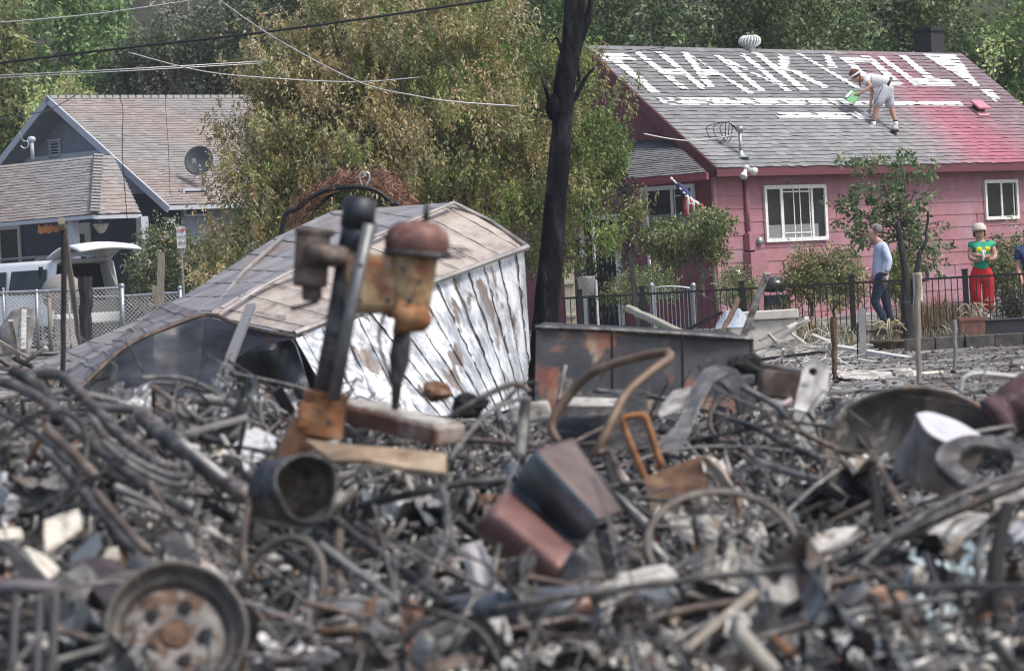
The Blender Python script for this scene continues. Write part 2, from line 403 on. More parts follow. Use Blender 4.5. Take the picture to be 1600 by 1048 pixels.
# ================================================================== PINK HOUSE
PH = radians(47)
pd = Vector((cos(PH), sin(PH), 0)); pn = Vector((-sin(PH), cos(PH), 0))
PO = P(1120, 262, 66.0)
PW, PL, PR = 12.7, 3.2, 2.6
def roofL(name, cat=None): pass
pink = thing('pink_house', 'pink house with lapped siding and THANK YOU! painted in white on its grey shingle roof', 'house', (PO.x, PO.y, .2))
slope = (pn*PL+Z*PR); SL = slope.length; pu = slope.normalized(); pnm = pd.cross(pu); pnm = pnm if pnm.z > 0 else -pnm
def roofuv(px, py):
    h = hit(px, py, PO, pnm)-PO; return h.dot(pd), h.dot(pu)
sA = roofuv(1375, 95); sB = roofuv(1575, 250)
def pink_col(w_, v_, r):
    g = r.choice([.175, .19, .205, .22])*r.uniform(.96, 1.04)
    base = np.array([g*.985, g*1.0, g*1.03]); 
    low = np.exp(-((v_-1.0)/.9)**2)*.25; base = base*(1+low)
    # fire retardant stain on the right of the roof
    dx, dy = sB[0]-sA[0], sB[1]-sA[1]; L_ = sqrt(dx*dx+dy*dy)
    t = ((w_-sA[0])*dx+(v_-sA[1])*dy)/L_/L_; dd = ((w_-sA[0])*(-dy)+(v_-sA[1])*dx)/L_
    k = np.exp(-(dd/(.85+.75*min(1.2, max(0, t))))**2)*(.30+.60*smooth(-.1, .8, t))*.85
    k2 = .46*float(smooth(sA[0]-1.6, sA[0]+1.2, w_))
    c = base*(1-k)+np.array([.50, .12, .18])*k
    c = c*(1-k2)+np.array([.23, .12, .15])*k2
    return np.clip(c*r.uniform(.92, 1.08), 0, 1)
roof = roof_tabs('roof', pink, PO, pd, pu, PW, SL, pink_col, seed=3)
part('roof_deck', slab(PO, pd, pu, .02, PW-.02, .02, SL, .1).fbox(PO+pn*PL*2, pd, (-pn*PL+Z*PR).normalized(), (pn*PR+Z*PL).normalized(), 0, PW, 0, SL, -.1, .02), plain('roof_boards', (.16, .15, .15), .9), roof)
REDT = plain('dark_red_trim', (.125, .033, .045), .6, amt=.1)
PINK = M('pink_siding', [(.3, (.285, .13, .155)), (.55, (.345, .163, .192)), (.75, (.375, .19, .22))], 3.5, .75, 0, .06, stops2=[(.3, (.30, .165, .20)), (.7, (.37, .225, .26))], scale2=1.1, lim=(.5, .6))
PINKD = M('shaded_pink_siding', [(.3, (.21, .06, .078)), (.7, (.26, .085, .105))], 4, .75, 0, .06)  # gable's shade put into the colour: a darker copy of the pink siding
mb = MB(); mb.fbox(PO, pd, -pn, Z, 0, PW, -.03, .0, -.17, -.005); part('fascia', mb, REDT, pink)
mb = MB(); perp = -pnm
mb.fbox(PO, -pd, pu, pnm, 0, .035, -.02, SL, -.2, -.0)
mb.fbox(PO+pn*PL*2, -pd, (-pn*PL+Z*PR).normalized(), (pn*PR+Z*PL).normalized(), 0, .035, -.02, SL, -.2, 0)
part('rake_board', mb, REDT, pink)
# soffit along the eave
mb = MB(); mb.fbox(PO, pd, pn, Z, .02, PW, .01, .42, -.175, -.16); part('soffit', mb, REDT, pink)
wo = PO+pn*.42+pd*.38; zt = PO.z-.17; zb = .12
WO = Vector((wo.x, wo.y, 0))
front = siding(WO, pd, -pn, dict(z0=zb, z1=zt, f=lambda z: (0, PW-.7)), PINK, 'front_wall', pink)
# joints between siding sheets
mb = MB(); rj = random.Random(5); z = zb
while z < zt-.1:
    for k in range(rj.choice([1, 1, 2])):
        x = rj.uniform(.8, PW-1.2); mb.fbox(WO, pd, -pn, Z, x, x+.012, .004, .0175, z+.004, z+.25)
    z += .26
part('board_joint', mb, REDT, front)
GD = 2*(PL-.42)
def gable_rows(z):
    top = zt+.12; 
    if z <= top: return (0, GD)
    k = (z-top)/PR*PL
    return (k, GD-k)
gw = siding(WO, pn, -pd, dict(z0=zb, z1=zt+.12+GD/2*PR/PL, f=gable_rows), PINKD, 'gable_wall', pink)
mb = MB(); mb.fbox(WO, pd, -pn, Z, -.05, .045, -.02, .035, zb, zt); part('corner_trim', mb, plain('pink_trim', (.42, .2, .24), .6), pink)
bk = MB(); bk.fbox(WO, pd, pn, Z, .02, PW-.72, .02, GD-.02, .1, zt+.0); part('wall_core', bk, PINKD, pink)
def wall_rect(Ow, a, out, x0, y0, x1, y1):
    """pixel rectangle -> (w0,w1,z0,z1) on the wall plane"""
    p = [hit(x, y, Ow, out) for x, y in ((x0, y0), (x1, y0), (x1, y1), (x0, y1))]
    ws = [(q-Ow).dot(a) for q in p]; zs = [q.z for q in p]
    return (ws[0]+ws[3])/2, (ws[1]+ws[2])/2, (zs[2]+zs[3])/2, (zs[0]+zs[1])/2
SHADE = plain('window_shade', (.20, .21, .22), .8)
w0, w1, z0, z1 = wall_rect(WO, pd, -pn, 1192, 289, 1289, 377)
q = (w1-w0)
mts = []
cx0, cx1 = w0+q*.29, w0+q*.745
zz = lambda t: z1-(z1-z0)*t
for t in (.12, .85): mts.append((cx0, cx1, zz(t)-.012, zz(t)+.012))
for t in (.02, .40, .62, .96): mts.append((cx0+(cx1-cx0)*t-.012, cx0+(cx1-cx0)*t+.012, z0+.06, z1-.06))
window('window', pink, WO, pd, -pn, w0, w1, z0, z1, mull=(w0+q*.27, w0+q*.765), fr=.075, muntins=mts, curtain=(w0, w0+q*.86, z0, z0+(z1-z0)*.3, SHADE))
w0, w1, z0, z1 = wall_rect(WO, pd, -pn, 1536, 281, 1588, 343); q = w1-w0
window('window', pink, WO, pd, -pn, w0, w1, z0, z1, mull=(w0+q*.5,), fr=.07, muntins=((w0+q*.86, w0+q*.88, z0+.07, z1-.07),))
# gable-wall window behind the flag, porch door
w0, w1, z0, z1 = wall_rect(WO, pn, -pd, 1005, 290, 1089, 378)
w0, w1 = min(w0, w1), max(w0, w1); q = w1-w0
window('window', pink, WO, pn, -pd, w0, w1, z0, z1, mull=(w0+q*.42,), fr=.08, muntins=((w0+q*.36, w0+q*.375, z0+.08, z1-.08), (w0+.08, w0+q*.42, z1-.22, z1-.20)), curtain=(w0, w1, z0, z0+(z1-z0)*.5, SHADE))
w0, w1, z0, z1 = wall_rect(WO, pn, -pd, 918, 345, 966, 455); w0, w1 = min(w0, w1), max(w0, w1)
mb = MB(); mb.fbox(WO, pn, -pd, Z, w0, w1, .02, .06, .3, 2.4); dr = part('door', mb, DARK, pink)
mb = MB()
for i in range(6):
    for j in range(7): mb.lump(WO+pn*(w0+.12+(w1-w0-.24)*i/5)-pd*.075+Z*(1.75-j*.2), (.02, .02, .05), i*7+j, 0, 6, 4)
part('door_ornament', mb, plain('dark_grey_metal', (.12, .12, .13), .5), dr)
mb = MB(); mb.fbox(WO, pn, -pd, Z, w0-.11, w0-.005, .02, .09, .3, 2.5); mb.fbox(WO, pn, -pd, Z, w1+.005, w1+.11, .02, .09, .3, 2.5); mb.fbox(WO, pn, -pd, Z, w0-.11, w1+.11, .02, .085, 2.405, 2.5)
part('door_frame', mb, WHITE, pink)
# porch roof, hung on the gable wall
def porch_roof(corners, parent, seedv, colf, name='porch_roof'):
    A_, B_, C_, D_ = [P(*c) for c in corners]      # eave left, eave right, top right, top left
    a = (B_-A_); W_ = a.length; a.normalize(); nrm = a.cross(D_-A_).normalized(); nrm = nrm if nrm.z > 0 else -nrm
    up = nrm.cross(a).normalized(); up = up if up.z > 0 else -up
    dC = C_-A_; dD = D_-A_
    cv, cw_, dv, dw = dC.dot(up), dC.dot(a), dD.dot(up), dD.dot(a)
    top = max(cv, dv)
    def clip(v):
        return (dw*min(1, v/dv), W_+(cw_-W_)*min(1, v/cv))
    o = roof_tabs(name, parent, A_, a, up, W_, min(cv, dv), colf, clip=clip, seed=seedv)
    part('porch_deck', MB().prism([A_-nrm*.01, B_-nrm*.01, A_+a*cw_+up*min(cv, dv)-nrm*.01, A_+a*dw+up*min(cv, dv)-nrm*.01], -nrm*.08), plain('porch_boards', (.16, .15, .15), .9), o)
    return o, A_, B_, a, up, nrm
greyc = lambda w_, v_, r: np.array([1, 1.0, 1.03])*r.choice([.16, .175, .19])*r.uniform(.93, 1.07)
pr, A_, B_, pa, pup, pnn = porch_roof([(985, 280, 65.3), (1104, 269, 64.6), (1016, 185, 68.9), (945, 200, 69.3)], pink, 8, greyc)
mb = MB(); mb.fbox(A_, pa, Vector((pa.y, -pa.x, 0)), Z, -.05, (B_-A_).length+.03, -.02, .09, -.14, -.01); part('gutter', mb, plain('red_gutter', (.24, .065, .085), .4), pink)
# posts of the porch
for px_, y0_, y1_ in ((1008, 282, 450), (925, 330, 440)):
    a0 = P(px_, y0_, 65.6); a1 = Vector((a0.x, a0.y, .25)); mb = MB(); mb.tube([a1, a0], .035, 6); part('porch_post', mb, WHITE, pink)
# lettering: each stroke is a polygon in the plane of the roof, brushed on course by course
z1_ = lambda u, v: (890+u/5.333, 60+v/5.333)
z2_ = lambda u, v: (1180+u/7.273, 60+v/7.273)
z4_ = lambda u, v: (880+u/3.493, v/3.493)
z5_ = lambda u, v: (1250+u/4.557, v/4.557)
LET = {
 'T': [(z1_, [(215, 125), (445, 125), (552, 192), (270, 192)]), (z1_, [(325, 185), (425, 190), (755, 458), (660, 455)])],
 'H': [(z1_, [(515, 118), (585, 118), (980, 425), (910, 430)]), (z1_, [(695, 115), (765, 118), (1145, 425), (1070, 425)]), (z1_, [(745, 262), (930, 265), (965, 308), (800, 310)])],
 'A': [(z1_, [(915, 120), (985, 120), (1210, 420), (1135, 420)]), (z1_, [(965, 125), (1065, 185), (1535, 465), (1460, 465)]), (z1_, [(1060, 262), (1235, 268), (1270, 318), (1090, 320)])],
 'N': [(z4_, [(812, 303), (852, 303), (1112, 507), (1066, 508)]), (z4_, [(855, 325), (935, 345), (1215, 490), (1160, 470)]), (z4_, [(952, 303), (992, 303), (1257, 509), (1212, 509)])],
 'K': [(z4_, [(1018, 288), (1062, 288), (1338, 497), (1282, 497)]), (z4_, [(1168, 306), (1237, 310), (1228, 390), (1165, 388)]), (z4_, [(1200, 380), (1262, 383), (1447, 480), (1420, 492)])],
 'Y': [(z2_, [(438, 173), (505, 180), (1205, 580), (1125, 580)]), (z2_, [(762, 188), (835, 200), (940, 362), (815, 350)])],
 'O': [(z5_, [(272, 412), (505, 412), (535, 452), (312, 452)]), (z5_, [(272, 422), (340, 422), (560, 605), (500, 605)]), (z5_, [(450, 418), (525, 425), (738, 608), (660, 608)]), (z5_, [(500, 573), (690, 575), (732, 610), (540, 610)])],
 'U': [(z5_, [(532, 405), (585, 405), (865, 612), (800, 612)]), (z5_, [(690, 398), (752, 398), (1000, 600), (925, 600)]), (z5_, [(765, 563), (1052, 568), (1097, 614), (830, 612)])],
 '!': [(z5_, [(868, 395), (1098, 395), (1288, 627), (1235, 622)]), (z5_, [(1273, 645), (1362, 645), (1437, 720), (1368, 724)])],
 'upper': [(lambda u, v: (u, v), [(1026, 153), (1500, 160), (1504, 167), (1035, 164)])],
 'lower': [(lambda u, v: (u, v), [(1206, 176), (1356, 179), (1372, 188), (1214, 186)])],
}
paint = M('brushed_white_paint', [(.28, (.36, .36, .38)), (.42, (.70, .71, .72)), (.6, (.80, .81, .82))], 16, .8, 0, .2, rr=.75)
nc = int(round(SL/.125)); ch = SL/nc
rl = random.Random(4)
for nm, polys in LET.items():
    mb = MB()
    for fn, pts in polys:
        uv = [roofuv(*fn(*p)) for p in pts]
        for i in range(nc):
            for sub in range(2):
                vm0 = i*ch+ch*(.0+.5*sub)-(0 if sub else .03); vm1 = i*ch+ch*(.5+.5*sub)
                vm = (vm0+vm1)/2; xs_ = []
                for k in range(len(uv)):
                    (x0, y0), (x1, y1) = uv[k], uv[(k+1) % len(uv)]
                    if (y0-vm)*(y1-vm) < 0: xs_.append(x0+(x1-x0)*(vm-y0)/(y1-y0))
                if len(xs_) < 2: continue
                xa, xb = min(xs_)+rl.uniform(-.03, .03), max(xs_)+rl.uniform(-.03, .03)
                if nm in ('upper', 'lower'): pass
                elif xb-xa < .75: sh_ = .07*(xb-xa); xa += sh_; xb -= sh_
                x = xa
                while x < xb:
                    x2 = min(xb, x+(rl.uniform(.2, .42) if len(nm) == 1 else rl.uniform(.07, .22)))
                    if rl.random() < (.985 if len(nm) == 1 else .83):
                        lf = lambda v: .036-.026*min(1, max(-.25, (v-i*ch)/ch))
                        mb.quad(*[PO+pd*a+pu*b+pnm*lf(b) for a, b in ((x, vm0), (x2, vm0), (x2, vm1), (x, vm1))])
                        if not sub and rl.random() < .8: mb.quad(PO+pd*x+pu*(vm0-.004)+pnm*.004, PO+pd*x2+pu*(vm0-.004)+pnm*.004, PO+pd*x2+pu*vm0+pnm*.043, PO+pd*x+pu*vm0+pnm*.043)
                    x = x2
    part('painted_underline' if len(nm) > 1 else 'painted_letter', mb, paint, roof, label=('painted white %s line under the words' % nm) if len(nm) > 1 else ('painted white exclamation mark' if nm == '!' else 'painted white letter %s' % nm))
# turbine vent on the ridge
tv = P(1172, 75, 69.0)
RG = PO+slope
tv = hit(1172, 76, RG, pn)
t = thing('turbine_vent', 'round white turbine vent on the ridge of the pink house roof', 'roof vent', tv-Z*.05)
mb = MB(); mb.lathe(tv-Z*.15, Z, [(.13, 0), (.13, .2)], 16); part('vent_base', mb, GALV, t, sm=True)
mb = MB(); mb.lathe(tv+Z*.04, Z, [(.12, 0), (.19, .05), (.21, .11), (.19, .17), (.12, .22), (.02, .24)], 24); part('vent_core', mb, plain('vent_grey', (.3, .3, .3), .5), t, sm=True)
mb = MB()
for i in range(20):
    a = 2*pi*i/20; pts = []
    for h, r_ in ((0, .13), (.05, .205), (.11, .225), (.17, .205), (.22, .13)): pts.append(tv+Z*(.04+h)+Vector((cos(a+h*1.2)*r_, sin(a+h*1.2)*r_, 0)))
    mb.tube(pts, .017, 5)
part('vent_fins', mb, WHITE, t)
# square vent low on the right
def on_roof(px, py, lift=0): return hit(px, py, PO, pnm)+pnm*lift
c0 = on_roof(1530, 176)
t = thing('box_vent', 'pink stained low box vent with a raised lid on the right of the shingle roof', 'roof vent', c0)
mb = MB(); mb.fbox(c0, pd, pu, pnm, -.2, .2, -.17, .1, .03, .04); part('flashing', mb, plain('pink_flashing', (.5, .25, .28), .6), t)
mb = MB(); mb.fbox(c0, pd, pu, pnm, -.13, .13, -.02, .16, .04, .13); part('vent_throat', mb, DARK, t)
mb = MB(); mb.fbox(c0, pd, pu, pnm, -.2, .2, -.07, .22, .132, .18); part('vent_lid', mb, plain('pink_lid', (.62, .22, .27), .6), t, bv=.01)
# chimney behind the ridge
cp = hit(1452, 70, RG+pn*1.6, pn)
t = thing('brick_chimney', 'dark brick chimney behind the right end of the pink house ridge', 'chimney', (cp.x, cp.y, 4.6))
mb = MB(); mb.fbox(Vector((cp.x, cp.y, 4.4)), pd, pn, Z, -.25, .25, -.24, .24, 0, 2.1); part('stack', mb, M('sooty_brick', [(.3, (.012, .013, .02)), (.7, (.05, .045, .05))], 20, .9, 0, .5), t)
mb = MB(); mb.fbox(Vector((cp.x, cp.y, 6.502)), pd, pn, Z, -.29, .29, -.28, .28, 0, .08); part('cap', mb, WOODC, t)
# service mast with weatherhead, wires loop
mp = on_roof(1158, 244)
t = thing('service_mast', 'grey steel service mast with weatherhead standing through the lower edge of the shingle roof', 'utility mast', mp)
mt = P(1155, 205, mp.y)
mt = Vector((mp.x, mp.y, mt.z))
mb = MB(); mb.tube([mp-Z*.1, mt], .035, 10); part('mast', mb, GALV, t, sm=True)
mb = MB(); mb.lathe(mp-Z*.03, Z, [(.17, 0), (.12, .03), (.05, .12), (.037, .14)], 16); part('boot', mb, GALV, t, sm=True)
mb = MB(); mb.lump(mt+Z*.04, (.085, .075, .07), 3, 0, 12, 8); part('weatherhead', mb, GALV, t, sm=True)
for k, (dx, h) in enumerate(((-.08, .0), (-.14, -.02), (-.2, .01))):
    mb = MB(); mb.tube(curve([mt+Vector((-.05, 0, .02)), mt+Vector((dx-.05, -.02, .12+.03*k)), mt+Vector((dx-.1, -.02, -.12)), mt+Vector((dx-.2-.05*k, 0, -.2)), mt+Vector((dx-.3-.07*k, 0, .1)), mt+Vector((dx-.1, 0, .2))], 5), .008, 4); part('wire_loop', mb, BLACKM, t)
# flood light under the fascia
fp = P(1166, 263, 65.9)
t = thing('flood_light', 'white twin floodlight fixed under the eave of the pink house', 'light fixture', fp)
mb = MB(); mb.lump(fp+Vector((0, -.03, .02)), (.06, .05, .045), 1, 0, 10, 6); part('mount', mb, WHITE, t, sm=True)
for d_ in (Vector((-.35, -.5, -.75)), Vector((.7, -.55, -.35))):
    d_.normalize(); mb = MB(); mb.lathe(fp+Vector((0, -.04, 0))+d_*.05, d_, [(.0, 0), (.035, .0), (.04, .06), (.075, .13), (.078, .17), (.0, .18)], 16); part('lamp_head', mb, WHITE, t, sm=True)
# conduit, meter box, cabinet, white junction box
def wallpt(px, py, off=0.0):
    return hit(px, py, WO, -pn)-pn*off
a0 = wallpt(1160, 276); a1 = wallpt(1166, 362)
t = thing('electric_meter', 'pink electric meter box with round glass meter fed by a conduit on the pink siding', 'electric meter', Vector((a1.x, a1.y, .2)))
pk2 = plain('pink_metal', (.33, .15, .18), .5)
xm = (a1-WO).dot(pd)
mb = MB(); mb.tube([WO+pd*xm-pn*.05+Z*(zt), WO+pd*xm-pn*.05+Z*a1.z], .05, 10); part('conduit', mb, pk2, t, sm=True)
b0 = wallpt(1158, 365).z; b1 = wallpt(1158, 392).z
mb = MB(); mb.fbox(WO, pd, -pn, Z, xm-.11, xm+.24, .02, .16, b1, b0); part('meter_box', mb, pk2, t, bv=.01)
mb = MB(); mb.lathe(WO+pd*(xm+.17)-pn*.16+Z*((b0+b1)/2), -pn, [(.085, 0), (.085, .06), (.06, .09), (0, .095)], 18); part('meter', mb, GALV, t, sm=True)
b2 = wallpt(1158, 395).z
mb = MB(); mb.fbox(WO, pd, -pn, Z, xm-.14, xm+.36, .02, .2, .3, b2); part('cabinet', mb, pk2, t, bv=.01)
a2 = wallpt(1148, 427)
mb = MB(); mb.box(a2-pn*.05, (.13, .08, .12)); mb.lathe(a2-pn*.08, -pn, [(.05, 0), (.04, .05), (0, .055)], 12)
single('junction_box', mb, WHITE, 'small white outlet box low on the pink siding left of the meter', 'outlet box', bv=.008)
# ================================================================== GREY-BLUE HOUSE ON THE LEFT
LH = radians(43)
ld = Vector((cos(LH), sin(LH), 0)); lg = Vector((-sin(LH), cos(LH), 0)); lout = -ld
LC = P(262, 320, 86.0); LL, LR = 4.8, 3.05
blue = thing('blue_gabled_house', 'slate blue house with pale gable trim, shingle roof and front porch behind the white vehicle', 'house', (LC.x, LC.y, .45))
lsl = lg*LL+Z*LR; LS = lsl.length; lu = lsl.normalized(); lnm = ld.cross(lu); lnm = lnm if lnm.z > 0 else -lnm
def left_col(w_, v_, r):
    g = r.choice([.235, .25, .265, .28])*r.uniform(.93, 1.07); k = .5+.5*sin(w_*.9+v_*1.3)
    kb = .5+.5*sin(w_*.35-1+v_*.5); return np.array([g*(1.02+.10*k), g*(.98-.02*k), g*(.97-.07*k)])
LW = 11.0
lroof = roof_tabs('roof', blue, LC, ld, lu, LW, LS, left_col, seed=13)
lu2 = (-lg*LL+Z*LR).normalized(); lnm2 = (lg*LR+Z*LL).normalized()
part('roof_deck', slab(LC, ld, lu, .02, LW, .02, LS, .1).fbox(LC+lg*LL*2, ld, lu2, lnm2, 0, LW, 0, LS, -.1, .02), plain('red_roof_edge', (.24, .1, .07), .9), lroof)
mb = MB()
for i in range(44):
    x = i*.25; mb.fbox(LC+lsl, ld, lg, Z, x, x+.2, -.12, .12, -.05, .035)
part('ridge_cap', mb, plain('pale_shingle', (.38, .38, .38), .9), lroof)
TRIM = plain('pale_blue_trim', (.45, .49, .54), .55, amt=.08)
BLUE = M('slate_blue_siding', [(.3, (.20, .235, .28)), (.7, (.25, .29, .34))], 4, .75, 0, .06)
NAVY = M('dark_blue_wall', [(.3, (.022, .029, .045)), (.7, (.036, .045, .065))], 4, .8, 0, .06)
mb = MB()
mb.fbox(LC, -ld, lu, lnm, 0, .05, -.1, LS+.03, -.16, .02); mb.fbox(LC+lg*LL*2, -ld, lu2, lnm2, 0, .05, -.1, LS+.03, -.16, .02)
part('rake_board', mb, TRIM, blue)
mb = MB(); mb.fbox(LC, ld, -lg, Z, 0, LW, -.02, .02, -.13, -.02); part('fascia', mb, TRIM, blue)
mb = MB(); mb.fbox(LC, ld, lu, lnm, .05, .75, .0, LS, -.13, -.105); mb.fbox(LC+lg*LL*2, ld, lu2, lnm2, .05, .75, 0, LS, -.13, -.105); part('soffit', mb, BLUE, blue)
# gable wall inset .75 from the rake
GO = LC+ld*.78+lg*.5; GOz = Vector((GO.x, GO.y, 0)); GB = 2*(LL-.5)
gb = LC.z+.5*LR/LL-.14
def lrows(z):
    if z <= gb: return (0, GB)
    k = (z-gb)/LR*LL; return (k, GB-k)
siding(GOz, lg, lout, dict(z0=gb+.2, z1=gb+GB/2*LR/LL, f=lrows), BLUE, 'gable_wall', blue, step=.125, lip=.014)
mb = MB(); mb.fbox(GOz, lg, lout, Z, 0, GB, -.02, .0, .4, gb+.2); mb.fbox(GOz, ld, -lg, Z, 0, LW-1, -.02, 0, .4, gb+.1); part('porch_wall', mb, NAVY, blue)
siding(GOz, ld, -lg, dict(z0=.5, z1=gb+.1, f=lambda z: (0, LW-1)), BLUE, 'side_wall', blue, step=.14, lip=.014)
def gpt(px, py): return hit(px, py, GOz, lout)
# belt board above the porch roof
b_ = [(gpt(32, 255)-GOz).dot(lg), (gpt(152, 242)-GOz).dot(lg)]; zb_ = gpt(92, 247).z
mb = MB(); mb.fbox(GOz, lg, lout, Z, min(b_)-.2, max(b_)+.1, .02, .08, zb_-.1, zb_+.09); part('belt_board', mb, TRIM, blue)
# louvre
w0, w1, z0, z1 = wall_rect(GOz, lg, lout, 80, 221, 97, 244); w0, w1 = min(w0, w1), max(w0, w1)
mb = MB(); 
for a_, b2_, c_, d_ in ((w0, w0+.05, z0, z1), (w1-.05, w1, z0, z1), (w0-.06, w1+.06, z1, z1+.06), (w0-.06, w1+.06, z0-.06, z0)): mb.fbox(GOz, lg, lout, Z, a_, b2_, .02, .08, c_, d_)
for i in range(5):
    zz_ = z0+(z1-z0)*(i+.5)/5; mb.fbox(GOz, lg, lout, Z, w0+.05, w1-.05, .03, .06, zz_-.012, zz_+.018)
lv = part('louvre', mb, TRIM, blue); mb = MB(); mb.fbox(GOz, lg, lout, Z, w0+.05, w1-.05, .018, .024, z0, z1); part('louvre_opening', mb, DARK, lv)
# porch roof: front plane and right hip
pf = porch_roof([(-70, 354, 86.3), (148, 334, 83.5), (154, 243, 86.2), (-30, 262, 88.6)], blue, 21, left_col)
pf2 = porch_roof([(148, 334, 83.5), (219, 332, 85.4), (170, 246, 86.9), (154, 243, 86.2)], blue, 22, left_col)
for a_, b2_ in (((-70, 354, 86.3), (148, 335, 83.5)), ((146, 336, 83.5), (219, 334, 85.4))):
    mb = MB(); A0 = P(*a_); B0 = P(*b2_); dd = (B0-A0).normalized(); mb.fbox(A0, dd, Vector((dd.y, -dd.x, 0)), Z, 0, (B0-A0).length, -.03, .05, -.10, -.01); part('porch_fascia', mb, TRIM, blue)
mb = MB(); a_, b2_ = P(154, 243, 86.15), P(148, 334, 83.45)
for i in range(19):
    t0 = i/19; mb.box(a_.lerp(b2_, t0+.03)+Z*.04, (.24, .16, .04), Matrix.Rotation(-.3, 3, 'X') @ Matrix.Rotation(.3, 3, 'Z'))
part('hip_cap', mb, plain('pale_hip_shingle', (.36, .35, .35), .9), pf[0])
A0, B0, C0 = P(-70, 354, 86.3), P(148, 334, 83.5), P(219, 332, 85.4)
for Pp, wd in ((A0.lerp(B0, .80), .2), (C0.lerp(B0, .12), .22), (A0.lerp(B0, .16), .2)):
    mb = MB(); mb.fbox(Vector((Pp.x, Pp.y, 0)), ld, lg, Z, .1, .1+wd, -wd/2, wd/2, .45, Pp.z-.1); part('porch_post', mb, TRIM, blue)
# door, porch window, on the wall under the porch
CREAM = plain('cream_paint', (.42, .40, .35), .6)
w0, w1, z0, z1 = wall_rect(GOz, lg, lout, 104, 349, 145, 440); w0, w1 = min(w0, w1), max(w0, w1)
mb = MB(); fr = .14
mb.fbox(GOz, lg, lout, Z, w0, w0+fr, .0, .06, .55, z1); mb.fbox(GOz, lg, lout, Z, w1-fr, w1, 0, .06, .55, z1); mb.fbox(GOz, lg, lout, Z, w0+fr, w1-fr, 0, .055, z1-fr, z1)
part('door_frame', mb, CREAM, blue)
mb = MB(); mb.fbox(GOz, lg, lout, Z, w0+fr, w1-fr, .0, .04, .55, z1-fr); ddr = part('door', mb, CREAM, blue)
mb = MB(); mb.fbox(GOz, lg, lout, Z, w0+fr+.13, w1-fr-.13, .041, .05, 1.4, z1-fr-.14); part('pane', mb, GLASS, ddr)
w0, w1, z0, z1 = wall_rect(GOz, lg, lout, -30, 354, 35, 425); w0, w1 = min(w0, w1), max(w0, w1)
window('window', blue, GOz, lg, lout, w0, w1, z0, z1, mull=((w0+w1)/2,), fr=.1, matf=CREAM)
# side window seen between the shrubs
w0, w1, z0, z1 = wall_rect(GOz, ld, -lg, 300, 322, 310, 338)
window('window', blue, GOz, ld, -lg, w0-.3, w0+.5, z0, z0+.7, fr=.06, matf=TRIM)
# bats ornament
bp = P(76, 357, 84.6)
mb = MB(); sh = [(-.25, .12), (-.2, .05), (-.1, .07), (-.06, .13), (0, .07), (.06, .13), (.1, .06), (.2, .05), (.25, .13), (.26, -.06), (.18, -.12), (.1, -.08), (0, -.13), (-.1, -.09), (-.2, -.13), (-.27, -.08)]
mb.prism([bp+Vector((x, 0, z_)) for x, z_ in sh], (0, .03, 0))
single('hanging_ornament', mb, plain('orange_felt', (.52, .22, .07), .8), 'orange scalloped ornament hanging under the porch of the blue house', 'ornament')
lp = P(158, 357, 84.9)
t = thing('porch_lamp', 'white bowl shaped lamp hanging under the porch roof', 'lamp', lp)
mb = MB(); mb.lathe(lp-Z*.1, Z, [(.0, -.03), (.08, 0), (.15, .1), (.19, .19)], 18); part('lamp_shade', mb, plain('opal_glass', (.62, .6, .55), .4), t, sm=True)
mb = MB(); mb.lathe(lp+Z*.09, Z, [(.2, 0), (.2, .03), (.04, .05), (.02, .3)], 18); part('lamp_bracket', mb, WHITE, t, sm=True)
# service mast in the gable
q0 = P(51, 249, 85.6); q1 = P(47, 218, 85.6)
t = thing('gable_mast', 'short blue service mast with drip wires in front of the louvred gable', 'utility mast', q0)
mb = MB(); mb.tube([q0, Vector((q0.x, q0.y, q1.z))], .05, 8); mb.lump(Vector((q0.x, q0.y, q1.z)), (.11, .1, .08), 1, 0, 10, 6); part('mast', mb, TRIM, t, sm=True)
mb = MB(); mb.tube(curve([P(31, 208, 85.4), P(36, 220, 85.5), P(43, 221, 85.5), P(44, 228, 85.5), P(38, 232, 85.5), P(32, 228, 85.5)], 6), .018, 5); part('drip_wire', mb, WIRE, t, sm=True)
# satellite dish
dp = hit(318, 290, LC, lnm)
dc = P(311, 251, dp.y-.3)
t = thing('satellite_dish', 'grey oval satellite dish on a mast on the blue house roof', 'satellite dish', dp)
ax = (CAM-dc).normalized()*.9+Vector((-.3, 0, .25)); ax.normalize()
mb = MB(); mb.lathe(dc, -ax, [(0, .08), (.18, .065), (.33, .0), (.38, -.03), (.385, -.02), (.33, .012), (.18, .078), (0, .092)], 28, sx=1.0); part('reflector', mb, plain('dish_grey', (.06, .066, .072), .6), t, sm=True)
mb = MB(); mb.tube([dp, dp.lerp(dc, .45)+Z*.05, dc-ax*-.0+Z*-.1], .025, 8); part('mast', mb, GALV, t, sm=True)
mb = MB(); mb.tube([dc-Z*.25, dc+ax*.38-Z*.12], .014, 6); mb.box(dc+ax*.4-Z*.1, (.1, .1, .12)); part('feed_arm', mb, GALV, t)
mb = MB(); mb.tube([dc-Z*.2, dp+Vector((-.42, 0, -.1))], .01, 5); mb.tube([dc-Z*.2, dp+Vector((.1, 0, -.2))], .01, 5); part('brace', mb, WIRE, t)
